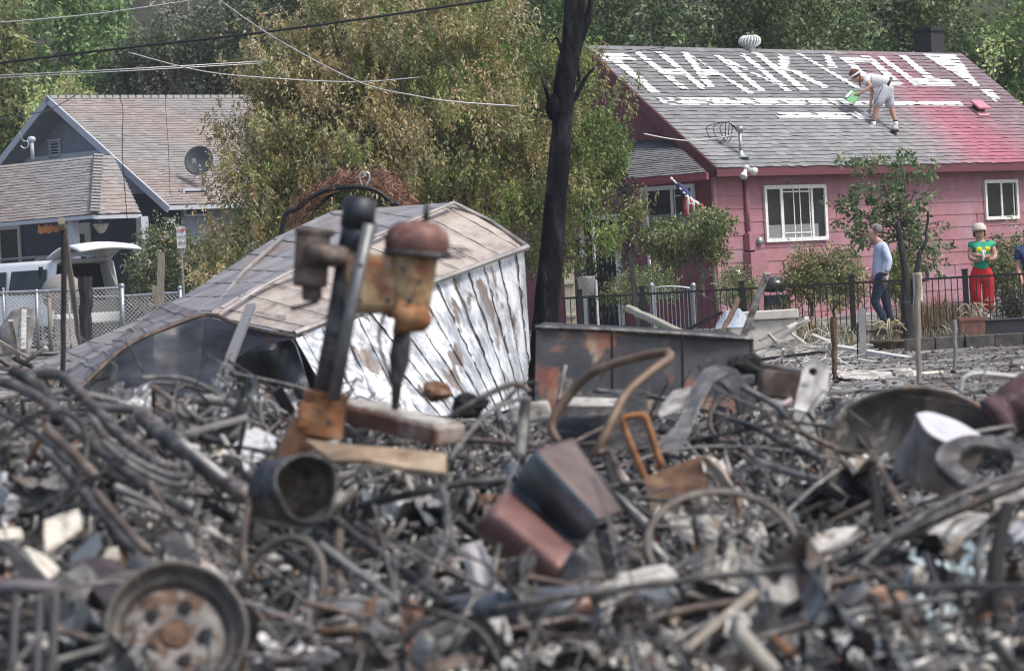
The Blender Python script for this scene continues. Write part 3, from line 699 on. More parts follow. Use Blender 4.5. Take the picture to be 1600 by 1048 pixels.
# ================================================================== PLANTS
BARK = M('grey_bark', [(.3, (.06, .052, .045)), (.6, (.13, .115, .10)), (.8, (.2, .18, .16))], 12, .9, 0, .6, stretch=(1, 1, .3), bdist=.02)
def LP(px, py, Y, rx, rz, ry=None):
    p = P(px, py, Y); k = Y/F; return (p.x, p.y, p.z, rx*k, (ry if ry is not None else rx*k), rz*k)
def foliage(lumps, nsh, per, L, pal, seed, clump=0, csz=.3, up=.5, shl=.35, sp=.09, droop=.3, wid=.42, shell=3.5, rag=.28, jit=.25):
    """leaves on short shoots spread through the lumps; pal(pos, outness, r) -> colour list/weights"""
    r = np.random.RandomState(seed); lum = np.array(lumps); wgt = (lum[:, 3]*lum[:, 5])**1.0; wgt = wgt/wgt.sum()
    li = r.choice(len(lum), nsh, p=wgt); d = r.normal(size=(nsh, 3)); d /= np.linalg.norm(d, axis=1)[:, None]
    rad = r.rand(nsh)**(1/shell)
    ph = np.sin(d[:, 0]*5+li*2.1+seed)*np.cos(d[:, 2]*6+li)+.6*np.sin(d[:, 0]*13+d[:, 2]*11+seed*1.7)
    rad = rad*(1+rag*ph*.6)
    c = lum[li, :3]+d*rad[:, None]*lum[li, 3:6]
    if clump:
        pick = r.randint(nsh, size=clump); ci = r.randint(clump, size=nsh); cs_ = csz*r.uniform(.5, 1.3, clump)
        off = r.normal(size=(nsh, 3)); off /= np.linalg.norm(off, axis=1)[:, None]; off *= (r.rand(nsh)**.45)[:, None]
        c = c[pick][ci]+off*cs_[ci][:, None]*np.array([1, 1, .85]); d = (d[pick][ci]*.5+off); d /= np.linalg.norm(d, axis=1)[:, None]; rad = rad[pick][ci]
    dr = d+np.array([0, 0, up*1.6]); dr /= np.linalg.norm(dr, axis=1)[:, None]
    ln = shl*r.uniform(.5, 1.3, nsh)
    n = nsh*per; si = np.repeat(np.arange(nsh), per); t = r.rand(n)
    pos = c[si]+dr[si]*(t*ln[si])[:, None]+r.normal(size=(n, 3))*sp*(1.25-t)[:, None]
    a = r.normal(size=(n, 3))*.9+np.array([0, 0, -droop*2.2])+d[si]*.4; a /= np.linalg.norm(a, axis=1)[:, None]
    b = np.cross(a, r.normal(size=(n, 3))+np.array([0, 0, .6])); b /= np.linalg.norm(b, axis=1)[:, None]
    l = L*r.uniform(.6, 1.3, n)[:, None]; wd_ = l*wid
    p0 = pos; p1 = pos+a*l*.45+b*wd_*.5; p2 = pos+a*l; p3 = pos+a*l*.45-b*wd_*.5
    V = np.stack([p0, p1, p2, p3], 1).reshape(-1, 3); Q = np.arange(4*n).reshape(-1, 4)
    colS = np.array([pal(c[i], rad[i], d[i], r) for i in range(nsh)])
    if clump: cc = np.array([colS[np.argmax(ci == k)] if (ci == k).any() else colS[0] for k in range(clump)])*r.uniform(.72, 1.28, clump)[:, None]; colS = colS*.38+cc[ci]*.62
    cl = colS[si]*r.uniform(1-jit, 1+jit, n)[:, None]*(1+r.normal(size=(n, 3))*.06)
    C = np.repeat(np.concatenate([np.clip(cl, .004, 1), np.ones((n, 1))], 1), 4, 0)
    return V, Q, C, c
def mixpal(opts):
    cs = np.array([o[0] for o in opts], float); w_ = np.array([o[1] for o in opts], float); w_ /= w_.sum()
    def f(p, rad, d, r):
        return cs[r.choice(len(cs), p=w_)]*r.uniform(.8, 1.2)
    return f
def tree(name, label, base, lumps, nsh, per, L, pal, seed, tr=.12, cat='tree', group=None, bark=None, ntw=30, trunk_top=None, crownname='crown', **kw):
    t = thing(name, label, cat, base, group)
    V, Q, C, c = foliage(lumps, nsh, per, L, pal, seed, **kw)
    np_obj(crownname, V, Q, LEAF, C, parent=t)
    r = random.Random(seed); lum = lumps[0]
    top = trunk_top or Vector((lum[0], lum[1], lum[2]-lum[5]*.3)); B0 = Vector(base)
    mb = MB(); mid = B0.lerp(top, .5)+Vector((r.uniform(-.15, .15), 0, 0))
    mb.tube(curve([B0-Z*.1, mid, top], 5), [tr*(1-.5*i/10) for i in range(11)], 9)
    for k in range(ntw):
        q = Vector(c[r.randrange(len(c))]); st = mid.lerp(top, r.uniform(-.3, 1)) if r.random() < .8 else mid
        m_ = st.lerp(q, .5)+Vector((r.uniform(-.2, .2), r.uniform(-.2, .2), r.uniform(0, .3)))*((q-st).length*.3)
        mb.tube(curve([st, m_, q], 3), [tr*.42, tr*.36, tr*.3, tr*.24, tr*.18, tr*.12, tr*.06], 5)
    part('trunk', mb, bark or BARK, t, sm=True)
    return t
# --- the big singed ornamental tree in the middle
TY = 61.0
lum = [LP(650, 225, TY, 215, 190, 2.2), LP(520, 190, TY, 130, 130, 1.5), LP(640, 60, TY, 190, 95, 1.6), LP(835, 165, TY, 110, 125, 1.5), LP(445, 235, TY-.4, 98, 135, 1.2),
       LP(402, 335, TY-1, 66, 90, .9), LP(560, 340, TY-.5, 190, 130, 1.8), LP(760, 330, TY-.5, 170, 130, 1.8), LP(912, 300, TY-1.2, 78, 112, 1.1), LP(938, 215, TY-.3, 46, 76, .9), LP(876, 380, TY-1.4, 34, 62, .6), LP(380, 420, TY-1, 70, 60, .8), LP(455, 110, TY, 55, 80, .8)]
def pal_c(p, rad, d, r):
    u = (p[0]+1.0)/4.0      # left is browner
    tan = .52-.28*u+.25*(d[2])-(0.25 if rad < .8 else 0)-.20*max(0, min(1, (2.6-p[2])/2))
    x = r.rand()
    if p[0] > 1.35: tan -= .22
    if x < tan: return np.array([[.50, .40, .22], [.44, .34, .16], [.38, .31, .14], [.58, .50, .34]][r.randint(4)])*r.uniform(.85, 1.15)
    if x < tan+.25: return np.array([.30, .29, .13])*r.uniform(.8, 1.25)
    return np.array([[.12, .19, .04], [.23, .31, .08], [.07, .12, .035]][r.randint(3)])*r.uniform(.8, 1.25)
tree('ornamental_tree', 'large singed tree with tan and green leaves between the two houses', (P(640, 470, TY).x, TY, .1), lum, 10000, 21, .088, pal_c, 5, tr=.16, clump=760, csz=.36, up=1.1, shl=.5, sp=.045, droop=.55, wid=.36, shell=2.6, ntw=60, rag=.3)
# --- trees behind
BRI = 2.0
def mixpal_(o): return mixpal([(tuple(x*BRI for x in c), w_) for c, w_ in o])
gr = mixpal_([((.045, .07, .024), 4), ((.09, .125, .045), 3), ((.19, .22, .13), 1.8), ((.016, .026, .01), 4)])  # leaf highlights and dark gaps put into the colours for contrast
dk = mixpal_([((.018, .032, .011), 4), ((.05, .078, .026), 3), ((.16, .19, .11), 1.2)])  # pale tone again paints highlights on the leaves
lg_ = mixpal_([((.10, .15, .06), 4), ((.17, .23, .10), 3), ((.045, .075, .03), 3)])
gg = mixpal_([((.065, .08, .05), 4), ((.13, .145, .09), 2.5), ((.03, .04, .025), 3), ((.24, .23, .19), 1)])
ol = mixpal_([((.10, .12, .05), 3), ((.16, .16, .07), 2), ((.06, .08, .03), 3)])
def bgtree(label, cx, top, bot, rx, Y, pal, seed, n=900, L=.2, per=16, kind='broad', **kw):
    zc = (top+bot)/2; rz = (bot-top)/2
    lum = [LP(cx, zc, Y, rx, rz*.9, rx*Y/F*.8)]
    q = random.Random(seed)
    if kind == 'broad':
        for k in range(6):
            a = q.uniform(0, 2*pi); lum.append(LP(cx+cos(a)*rx*.65, zc+sin(a)*rz*.6, Y+q.uniform(-1, 1), rx*q.uniform(.35, .55), rz*q.uniform(.3, .5), rx*Y/F*.5))
    else:
        lum = [LP(cx+q.uniform(-.1, .1)*rx, bot-(bot-top)*(k+.3)/7, Y, rx*(1.05-.13*k), rz*.26, rx*Y/F*(1-.12*k)) for k in range(7)]
    b = P(cx, bot, Y); return tree('conifer_tree' if kind != 'broad' else 'broadleaf_tree', label, (b.x, b.y, .3), lum, n, per, L, pal, seed, tr=.25, group='trees behind the houses', ntw=24, **{**dict(clump=150, csz=.75, shl=.5, sp=.15, droop=.2, wid=.5, shell=3), **kw})
bgtree('bright green feathery tree rising behind the blue house ridge', 85, -60, 330, 110, 104, lg_, 31, n=1500, up=1.2)
bgtree('olive conifer at the far left edge beyond the blue house', 0, -20, 420, 62, 98, ol, 32, kind='con', n=900)
bgtree('tall green tree with feathery crown left of the burnt slope', 175, -40, 330, 58, 108, lg_, 33, n=900, up=1.4)
bgtree('dull grey green tree with bare twigs behind the right end of the blue roof', 330, -50, 330, 125, 102, gg, 34, n=1900, L=.16)
bgtree('pale yellow green young tree just above the blue house ridge', 95, 105, 300, 32, 96, mixpal_([((.25, .28, .13), 2), ((.18, .22, .09), 2)]), 35, n=200, L=.15, clump=26, csz=.4)
bgtree('dark green tree over the left end of the pink roof', 960, -70, 330, 150, 92, dk, 36, n=1900, L=.15)
bgtree('mottled green tree behind the turbine vent', 1170, -80, 330, 130, 88, gr, 37, n=1900, L=.14)
bgtree('pale leaved tree above the middle of the pink roof', 1290, -70, 300, 90, 91, mixpal_([((.10, .14, .055), 3), ((.20, .23, .13), 2), ((.04, .07, .025), 3)]), 38, n=1400, L=.14)
bgtree('broad green tree behind the dark chimney', 1440, -90, 330, 130, 93, gr, 39, n=1900, L=.15)
bgtree('olive green tree in the top right corner', 1590, -60, 420, 95, 90, mixpal_([((.06, .10, .03), 3), ((.11, .15, .05), 2), ((.035, .06, .02), 2)]), 40, n=1400, L=.15)
bgtree('green tree peeking over the big singed tree', 830, -80, 300, 130, 96, mixpal_([((.08, .15, .03), 3), ((.05, .1, .025), 3)]), 41, n=1500, L=.16)
bgtree('dark tree behind the gap between the houses', 520, -80, 420, 140, 99, dk, 42, n=1500, L=.17)
bgtree('grey tree deep behind the utility cables', 250, 40, 300, 60, 112, gg, 43, n=600, L=.17)
bgtree('small pale green tree beyond the right slope of the pink roof', 1545, 75, 330, 42, 79, mixpal_([((.25, .30, .13), 3), ((.15, .2, .07), 2)]), 44, n=260, L=.13, per=14, shell=5, clump=26, csz=.3)
# --- shrubs and small trees nearer
def shrub(name, label, px, py0, py1, rx, Y, pal0, seed, n, per=16, L=.07, group=None, **kw):
    pal = lambda *a: pal0(*a)*1.4
    zc = (py0+py1)/2; rz = (py1-py0)/2
    q = random.Random(seed)
    lum = [LP(px, zc, Y, rx*.8, rz*.9, rx*Y/F*.7)]+[LP(px+q.uniform(-.6, .6)*rx, zc+q.uniform(-.5, .6)*rz, Y+q.uniform(-.3, .3), rx*.45, rz*.5, rx*Y/F*.4) for _ in range(5)]
    b = P(px, py1, Y); return tree(name, label, (b.x, b.y, gz(b.x, b.y)), lum, n, per, L, pal, seed, tr=.035, cat='shrub', group=group, crownname='foliage', **{**dict(ntw=16, shl=.22, sp=.07, droop=.2, shell=3), **kw})
whit = mixpal([((.16, .19, .09), 3), ((.36, .37, .3), 1.6), ((.07, .10, .04), 4), ((.2, .12, .05), .7)])
shrub('flowering_shrub', 'tall shrub with whitish leaves beside the right porch post of the blue house', 255, 335, 520, 62, 79, whit, 51, 900, L=.085)
shrub('flowering_shrub', 'dense shrub with red and green leaves behind the parking sign', 330, 370, 500, 48, 77, mixpal([((.12, .16, .05), 3), ((.2, .2, .1), 2), ((.05, .07, .03), 3), ((.2, .08, .04), .6)]), 52, 500, L=.08)
shrub('dark_shrub', 'dark low shrub under the street sign', 262, 420, 520, 70, 78, mixpal([((.035, .05, .02), 3), ((.08, .09, .05), 2), ((.18, .18, .12), .8)]), 53, 420, L=.09)
shrub('garden_shrub', 'pale dry shrub by the pink wall left of the walking man', 1255, 390, 470, 30, 60.2, mixpal([((.24, .22, .10), 3), ((.16, .18, .07), 3), ((.08, .10, .04), 2)]), 54, 240)
shrub('garden_shrub', 'tall pale shrub between the window and the walking man', 1312, 385, 480, 38, 60, mixpal([((.26, .24, .12), 3), ((.15, .18, .07), 3), ((.08, .10, .04), 2), ((.34, .3, .2), 1)]), 55, 330)
shrub('garden_shrub', 'low yellowish shrub behind the small burnt fork tree', 1405, 400, 470, 30, 60, mixpal([((.2, .2, .08), 3), ((.10, .13, .04), 3)]), 56, 170)
shrub('garden_shrub', 'round grey green shrub right of the woman in red trousers', 1582, 362, 470, 44, 60.3, mixpal([((.16, .19, .09), 3), ((.24, .22, .13), 2), ((.07, .09, .04), 3)]), 57, 420)
shrub('scorched_shrub', 'scorched leafless shrub behind the planters at the right edge', 1582, 450, 520, 32, 57.6, mixpal([((.05, .05, .035), 3), ((.2, .19, .14), 1)]), 58, 110, ntw=40)
shrub('rose_bush', 'low green bush inside the metal fence below the pink porch', 1000, 425, 475, 60, 60.5, mixpal([((.10, .14, .05), 3), ((.2, .22, .12), 1.5), ((.3, .26, .2), .6)]), 59, 230, L=.06)
shrub('rose_bush', 'scraggly green bush at the foot of the vine arbour', 1150, 420, 480, 38, 60.5, mixpal([((.10, .15, .05), 3), ((.2, .22, .12), 1.5)]), 60, 130, L=.06)
# --- small forked tree with a burnt trunk
def twigs_between(mb, a, b, r0, r1, q, k=4, bend=.08):
    pts = [a.lerp(b, i/k)+(Vector((q.uniform(-1, 1), q.uniform(-1, 1), 0))*bend*(0 if i in (0, k) else 1)) for i in range(k+1)]
    mb.tube(curve(pts, 3), [r0+(r1-r0)*i/(3*k) for i in range(3*k+1)], 7)
fy = 55.0; q = random.Random(3)
b = P(1420, 560, fy-6); b = P(1420, 556, 50.5); fy = 50.5
t = thing('burnt_sapling', 'blackened forked bare trunk standing in front of the black fence', 'tree', (b.x, b.y, gz(b.x, b.y)))
mb = MB(); B0 = Vector((b.x, b.y, 0))
twigs_between(mb, B0, P(1416, 470, fy), .11, .085, q, 3, .01)
twigs_between(mb, P(1417, 480, fy), P(1402, 345, fy), .075, .035, q, 3, .03)
twigs_between(mb, P(1420, 475, fy), P(1438, 390, fy), .06, .03, q, 3, .03); twigs_between(mb, P(1438, 392, fy), P(1450, 330, fy), .03, .015, q)
twigs_between(mb, P(1424, 462, fy), P(1447, 425, fy), .045, .02, q)
part('trunk', mb, WOODC, t, sm=True); mb = MB(); fy = 60.8; bb = P(1408, 470, fy); st_ = thing('small_tree', 'small green tree with open clumped crown before the pink wall behind the walking man', 'tree', (bb.x, bb.y, gz(bb.x, bb.y))); twigs_between(mb, Vector((bb.x, bb.y, 0)), P(1404, 380, fy), .05, .035, q, 3, .02)
ends = [(1325, 262), (1365, 250), (1462, 270), (1350, 300), (1300, 318), (1322, 345), (1335, 365), (1385, 320), (1430, 300), (1475, 345), (1450, 360), (1470, 400), (1470, 420), (1410, 260), (1405, 300), (1350, 385), (1455, 300), (1440, 270)]
for e in ends: twigs_between(mb, P(1402+q.uniform(-2, 20), 350+q.uniform(-5, 40), fy), P(*e, fy+q.uniform(-.5, .5)), .018, .006, q, 3, .05)
part('trunk', mb, BARK, st_, sm=True); t = st_
lum = []
for (x, y, rx, rz) in ((1325, 250, 13, 11), (1345, 262, 20, 13), (1370, 258, 16, 16), (1410, 253, 17, 16), (1400, 275, 15, 12), (1440, 275, 14, 12), (1460, 262, 8, 10), (1350, 300, 22, 12), (1300, 311, 9, 5), (1322, 322, 18, 10), (1330, 345, 26, 13), (1385, 305, 26, 22), (1420, 330, 35, 22), (1380, 345, 25, 16), (1350, 365, 22, 12), (1400, 385, 34, 25), (1440, 365, 30, 18), (1470, 343, 9, 6), (1335, 385, 14, 8), (1440, 400, 24, 16), (1470, 390, 13, 9), (1462, 418, 14, 8), (1405, 410, 22, 12), (1450, 310, 10, 8), (1430, 420, 18, 10)):
    lum.append(LP(x, y, fy, rx, rz, .35))
V, Q, C, c = foliage(lum, 430, 11, .09, mixpal([((.14, .21, .09), 4), ((.23, .29, .15), 3), ((.36, .38, .26), 1.5), ((.08, .13, .05), 1.5)]), 61, up=.3, shl=.1, sp=.045, droop=.25, wid=.55, rag=.15)
np_obj('crown', V, Q, LEAF, C, parent=t)
# --- vine arbour
AY = 62.0
t = thing('vine_arbour', 'weathered arbour overgrown with green vine in front of the pink porch', 'arbour', (P(1070, 470, AY).x, AY, .2))
for (x0, y0, x1, y1) in ((1026, 375, 1030, 470), (1046, 385, 1052, 470), (1094, 370, 1098, 465), (1110, 385, 1122, 470)):
    mb = MB(); p0, p1 = P(x0, y0, AY), P(x1, y1, AY); mb.tube([p0, p1], .045, 6); part('post', mb, WOODG, t)
mb = MB(); mb.tube([P(1005, 372, AY), P(1130, 352, AY)], .04, 6); mb.tube([P(1015, 378, AY+.8), P(1135, 356, AY+.8)], .04, 6); part('top_rail', mb, WOODG, t)
mb = MB(); q = random.Random(8)
for k in range(12): mb.tube(curve([P(1085+q.uniform(-60, 30), 470, AY-.1), P(1090+q.uniform(-60, 20), 430, AY-.2), P(1085+q.uniform(-60, 30), 380, AY)], 4), .016, 5)
part('vine_stem', mb, BARK, t, sm=True)
V, Q, C, c = foliage([LP(1070, 365, AY, 62, 20, .7), LP(1110, 350, AY, 35, 22, .6), LP(1030, 375, AY, 34, 18, .6), LP(1035, 400, AY, 14, 16, .3), LP(1105, 385, AY, 18, 22, .4), LP(1056, 405, AY, 10, 16, .3), LP(1130, 352, AY, 20, 14, .4), LP(1120, 395, AY, 14, 18, .3)], 650, 12, .07,
    mixpal([((.15, .20, .07), 4), ((.25, .27, .12), 3), ((.36, .35, .2), 1.5), ((.07, .11, .035), 2)]), 71, shl=.16, sp=.06, droop=.4, wid=.5)
np_obj('foliage', V, Q, LEAF, C, parent=t)
# hanging climber in the porch shade
t = thing('porch_climber', 'dark climbing plant between the porch door and the window of the pink house', 'climber', (P(985, 450, 64).x, 64, .3))
V, Q, C, c = foliage([LP(982, 340, 64, 14, 60, .3), LP(984, 410, 64, 12, 50, .3)], 110, 12, .07, mixpal([((.03, .035, .02), 3), ((.1, .11, .07), 1)]), 72, shl=.2, sp=.08)
np_obj('foliage', V, Q, LEAF, C, parent=t)
mb = MB(); mb.tube(curve([P(990, 470, 64), P(985, 400, 64), P(978, 290, 64)], 4), .05, 6); part('stem', mb, WOODC, t)
# --- dry weeds behind and before the fence (nobody could count them)
def weeds(name, label, x0, x1, y0, y1, n, h, cols, seed, r0=.004, cat='dry weeds', lean=.25):
    r = np.random.RandomState(seed); x = r.uniform(x0, x1, n); y = r.uniform(y0, y1, n); hh = h*r.uniform(.35, 1.1, n)*(.7+.5*np.sin(x*2.3+seed))
    zz_ = np.array([gz(a, b_) for a, b_ in zip(x, y)]); V = []; Q = []; C = []
    dx = r.normal(size=n)*lean; dy = r.normal(size=n)*lean; w_ = r0*r.uniform(.6, 1.8, n); an = r.rand(n)*pi
    p0 = np.stack([x, y, zz_-.02], 1); p1 = p0+np.stack([dx*hh*.4, dy*hh*.4, hh*.6], 1); p2 = p0+np.stack([dx*hh, dy*hh, hh*r.uniform(.7, 1, n)], 1)
    s_ = np.stack([np.cos(an), np.sin(an), 0*an], 1)*w_[:, None]
    V = np.stack([p0-s_, p0+s_, p1+s_, p1-s_, p2+s_*.5, p2-s_*.5], 1).reshape(-1, 3)
    b_ = np.arange(n)*6; Q = np.concatenate([np.stack([b_, b_+1, b_+2, b_+3], 1), np.stack([b_+3, b_+2, b_+4, b_+5], 1)])
    c = np.array(cols)[r.randint(len(cols), size=n)]*r.uniform(.7, 1.2, n)[:, None]
    C = np.repeat(np.concatenate([c, np.ones((n, 1))], 1), 6, 0)
    o = np_obj(name, V, Q, LEAF, C, origin=((x0+x1)/2, y0, 0)); tag(o, label, cat, None, 'stuff')
weeds('dry_weeds', 'tan dry stalks and weeds standing behind the black metal fence', 3.6, 8.9, 58.0, 59.3, 6500, .62, [(.34, .24, .14), (.42, .33, .22), (.2, .17, .08), (.1, .11, .05), (.3, .17, .09)], 4)
weeds('roadside_weeds', 'grey green weeds along the black fence below the porch', .6, 4.2, 57.2, 60.5, 2600, .4, [(.16, .18, .1), (.3, .28, .2), (.08, .1, .05)], 5)
weeds('scorched_weeds', 'scorched brown weeds on the burnt soil at the far right', 5.4, 8.6, 49, 55.5, 1500, .28, [(.10, .08, .06), (.2, .17, .13), (.05, .05, .04), (.16, .15, .09)], 6)
weeds('withered_flowers', 'withered flower stalks at the foot of the black fence', 4.4, 7.6, 55.0, 56.2, 500, .38, [(.34, .31, .22), (.2, .2, .1), (.42, .4, .32)], 9, r0=.007, lean=.5)
# ================================================================== FENCES
FY = 56.6
def gline(x, y, z): return Vector((x, y, z))
t = thing('metal_fence', 'black picket fence of thin iron bars in front of the pink house', 'fence', (4.6, FY, .02))
xl, xr = P(872, 480, FY).x, P(1625, 480, FY).x
ft = .955; fb = .09
mb = MB(); mb.box(((xl+xr)/2, FY, ft), (xr-xl, .03, .035)); part('top_rail', mb, BLACKM, t)
mb = MB(); mb.box(((xl+xr)/2, FY, fb+.06), (xr-xl, .03, .03)); part('bottom_rail', mb, BLACKM, t)
mb = MB(); mb.box((xl, FY, (ft+fb)/2), (.016, .016, ft-fb-.0)); pk = part('picket', mb, BLACKM, t)
npk = int((xr-xl)/.102)
for i in range(1, npk):
    c = pk.copy(); COL.objects.link(c); c.parent = t; c.location = Vector(((xr-xl)*i/npk, 0, 0))
for px_ in (905, 1003, 1159, 1331, 1509, 1622):
    x = P(px_, 450, FY-.03).x; mb = MB(); mb.box((x, FY, .53), (.085, .085, 1.06)); mb.box((x, FY, 1.075), (.1, .1, .03)); part('post', mb, BLACKM, t)
# silver loop gate behind
GY = 58.2
t = thing('garden_gate', 'silver tube garden gate with vertical loops between two grey posts', 'gate', (P(1052, 480, GY).x, GY, .1))
for px_ in (1018, 1083):
    p = P(px_, 446, GY); mb = MB(); mb.tube([Vector((p.x, p.y, .05)), p], .04, 8); mb.lump(p, .05, 1, 0, 8, 6); part('post', mb, GALV, t)
a, b = P(1023, 449, GY), P(1079, 449, GY); mb = MB()
mb.tube(curve([Vector((a.x, GY, .2)), a-Z*.12, a+Vector((.07, 0, 0)), b-Vector((.07, 0, 0)), b-Z*.12, Vector((b.x, GY, .2))], 6), .017, 6); part('frame', mb, GALV, t)
for i in range(8):
    x = a.x+.06+(b.x-a.x-.12)*i/7; mb = MB(); mb.tube([Vector((x, GY, .15)), Vector((x, GY, a.z-.03))], .008, 5); part('bar', mb, GALV, t)
# chain-link fence on the left
CY = 72.0
t = thing('chainlink_fence', 'grey chain link fence with pipe rails in front of the white vehicle', 'fence', (P(140, 540, CY).x, CY, .3))
def clp(px_, py_): return P(px_, py_, CY)
tops = [(-12, 458), (57, 455), (190, 450)]
mb = MB(); mb.tube([clp(*tops[0]), clp(*tops[2])], .035, 8); part('top_rail', mb, GALV, t)
mb = MB(); mb.tube([clp(190, 463), clp(284, 457)], .032, 8); part('top_rail', mb, GALV, t)
mb = MB(); mb.tube([clp(58, 466), clp(190, 462)], .018, 6); mb.tube([clp(60, 536), clp(160, 533)], .022, 6); part('mid_rail', mb, GALV, t)
for (x, y0, y1, r_, mt_) in ((5, 452, 545, .03, GALV), (57, 455, 548, .04, GALV), (190, 447, 545, .055, GALV), (77, 462, 560, .045, WOODG), (139, 460, 540, .025, GALV), (108, 470, 548, .02, GALV), (281, 450, 520, .045, GALV), (64, 464, 550, .018, GALV)):
    mb = MB(); a = clp(x, y0); mb.tube([a, clp(x+3, y1)], r_, 8); mb.lump(a, r_*1.25, 1, 0, 8, 5); part('post', mb, mt_, t, sm=True)
mb = MB(); a = clp(68, 548); mb.tube(curve([clp(68, 534), clp(70, 524), clp(76, 521), clp(122, 520)], 4), .016, 6); part('loop_rail', mb, GALV, t)
def chain(x0p, x1p, yt, yb):
    a = clp(x0p, yt); b = clp(x1p, yt); bot = clp(x0p, yb).z; h = a.z-bot; W_ = b.x-a.x; mb = MB(); st = .085; k = -int(h/st)-1
    while k*st < W_:
        for s_ in (1, -1):
            x0 = k*st if s_ > 0 else k*st+h; pts = []
            xA, zA, xB, zB = (x0, 0, x0+h, h) if s_ > 0 else (x0, 0, x0-h, h)
            # clip to [0, W_]
            def cl(xa, za, xb, zb_):
                out = []
                for (x, z_, x2, z2) in ((xa, za, xb, zb_), (xb, zb_, xa, za)):
                    if x < 0: tt = (0-x)/(x2-x); x, z_ = 0, z_+(z2-z_)*tt
                    elif x > W_: tt = (W_-x)/(x2-x); x, z_ = W_, z_+(z2-z_)*tt
                    out.append((x, z_))
                return out
            if max(xA, xB) > 0 and min(xA, xB) < W_:
                (u0, v0), (u1, v1) = cl(xA, zA, xB, zB)
                if abs(v1-v0) > .02:
                    mb.tube([Vector((a.x+u0, CY+.02*s_, bot+v0)), Vector((a.x+u1, CY+.02*s_, bot+v1))], .0052, 4, cap=False)
        k += 1
    return mb
part('chain_mesh', chain(-12, 188, 458, 545), WIRE, t); part('chain_mesh', chain(192, 282, 464, 540), WIRE, t)
# ================================================================== WHITE VEHICLE
VO = P(86, 540, 77.5); VO = Vector((VO.x, VO.y, .44))
vf = lg; vr = ld
CARW = M('white_car_paint', [(.4, (.78, .79, .80)), (.6, (.84, .84, .84))], 2, .22, 0, 0, spec=.6)
TIRE = plain('tyre_rubber', (.02, .02, .02), .8)
GREYP = plain('grey_plastic', (.12, .12, .125), .6)
t = thing('white_suv', 'white sport utility vehicle with its rear liftgate raised open behind the chain link fence', 'car', VO)
def vp(f, r, z): return VO+vf*f+vr*r+Z*z
mb = MB(); LN, WD = 5.0, 1.92
prof = [(-.0, .0), (-.03, .42), (0, .5), (0, .98), (.03, 1.12), (.16, 1.80), (.26, 1.89), (WD-.26, 1.89), (WD-.16, 1.80), (WD-.03, 1.12), (WD, .98), (WD, .4)]
# side skins: lower body, beltline, roof (rear left open)
sec = [[vp(f, r, z) for r, z in prof[1:]] for f in (.02, .3, 1.2, 2.6, 3.3, 3.6, 3.9, 4.9)]
for i, f in enumerate((.02, .3, 1.2, 2.6, 3.3, 3.6, 3.9, 4.9)):
    k = 0 if f < 3.2 else (f-3.2)/.5
    if f >= 3.3:
        for j, (r, z) in enumerate(prof[1:]):
            if z > 1.2: sec[i][j] = vp(f, r, max(1.12, z-.75*min(1, k)))
n_ = len(prof)-1; b_ = 0
mb.v = [v for s_ in sec for v in s_]
for i in range(len(sec)-1):
    for j in range(n_-1): mb.f.append((i*n_+j, i*n_+j+1, (i+1)*n_+j+1, (i+1)*n_+j))
body = part('body', mb, CARW, t, sm=True); sd_ = body.modifiers.new('th', 'SOLIDIFY'); sd_.thickness = .05
mb = MB(); mb.fbox(VO, vr, vf, Z, .06, WD-.06, .5, .56, .5, 1.75); mb.fbox(VO, vr, vf, Z, .06, WD-.06, .0, .5, .55, .62); part('cargo_space', mb, DARK, t)
mb = MB()  # rear frame
for (r0, z0, r1, z1, w_) in ((.05, .95, .2, 1.78, .1), (WD-.05, .95, WD-.2, 1.78, .1)):
    mb.tube([vp(0, r0, z0), vp(.08, (r0+r1)/2, (z0+z1)/2+.05), vp(.2, r1, z1)], w_*.6, 6)
mb.tube([vp(.2, .2, 1.83), vp(.2, WD-.2, 1.83)], .05, 6)
part('hatch_frame', mb, CARW, t, sm=True)
mb = MB(); mb.fbox(VO, vr, vf, Z, .02, WD-.02, -.12, .12, .42, .66); part('bumper', mb, CARW, t, bv=.04)
mb = MB(); mb.fbox(VO, vr, vf, Z, .06, WD-.06, -.02, .06, .66, .93); part('tailgate_lower', mb, GREYP, t)
for r_ in (-.01, WD-.09):
    mb = MB(); mb.fbox(VO, vr, vf, Z, r_, r_+.1, -.035, .1, .8, 1.1); part('tail_light', mb, plain('red_lens', (.2, .03, .03), .3), t, bv=.015)
# liftgate
def lift(s): return [vp(.25-1.25*s, .06+.05*s, 1.93+.30*sin(s*2.2)-.12*s*s), vp(.25-1.25*s, WD-.06-.05*s, 1.93+.30*sin(s*2.2)-.12*s*s)]
mb = MB(); k = 8
top = [lift(i/k) for i in range(k+1)]; mb.v = []
for i, (a, b) in enumerate(top):
    for j in range(7):
        q_ = a.lerp(b, j/6); mb.v.append(q_+Z*(.07*sin(pi*j/6)))
for i in range(k):
    for j in range(6): mb.f.append((i*7+j, i*7+j+1, (i+1)*7+j+1, (i+1)*7+j))
lg2 = part('liftgate', mb, CARW, t, sm=True); so = lg2.modifiers.new('th', 'SOLIDIFY'); so.thickness = .07; so.offset = 1
mb = MB(); mb.v = []
for i in range(2, 7):
    for j in (1, 5): a, b = top[i]; mb.v.append(a.lerp(b, j/6)-Z*.03)
for i in range(4): mb.f.append((i*2, i*2+1, i*2+3, i*2+2))
gl = part('pane', mb, plain('tinted_cream', (.18, .16, .13), .3), lg2)
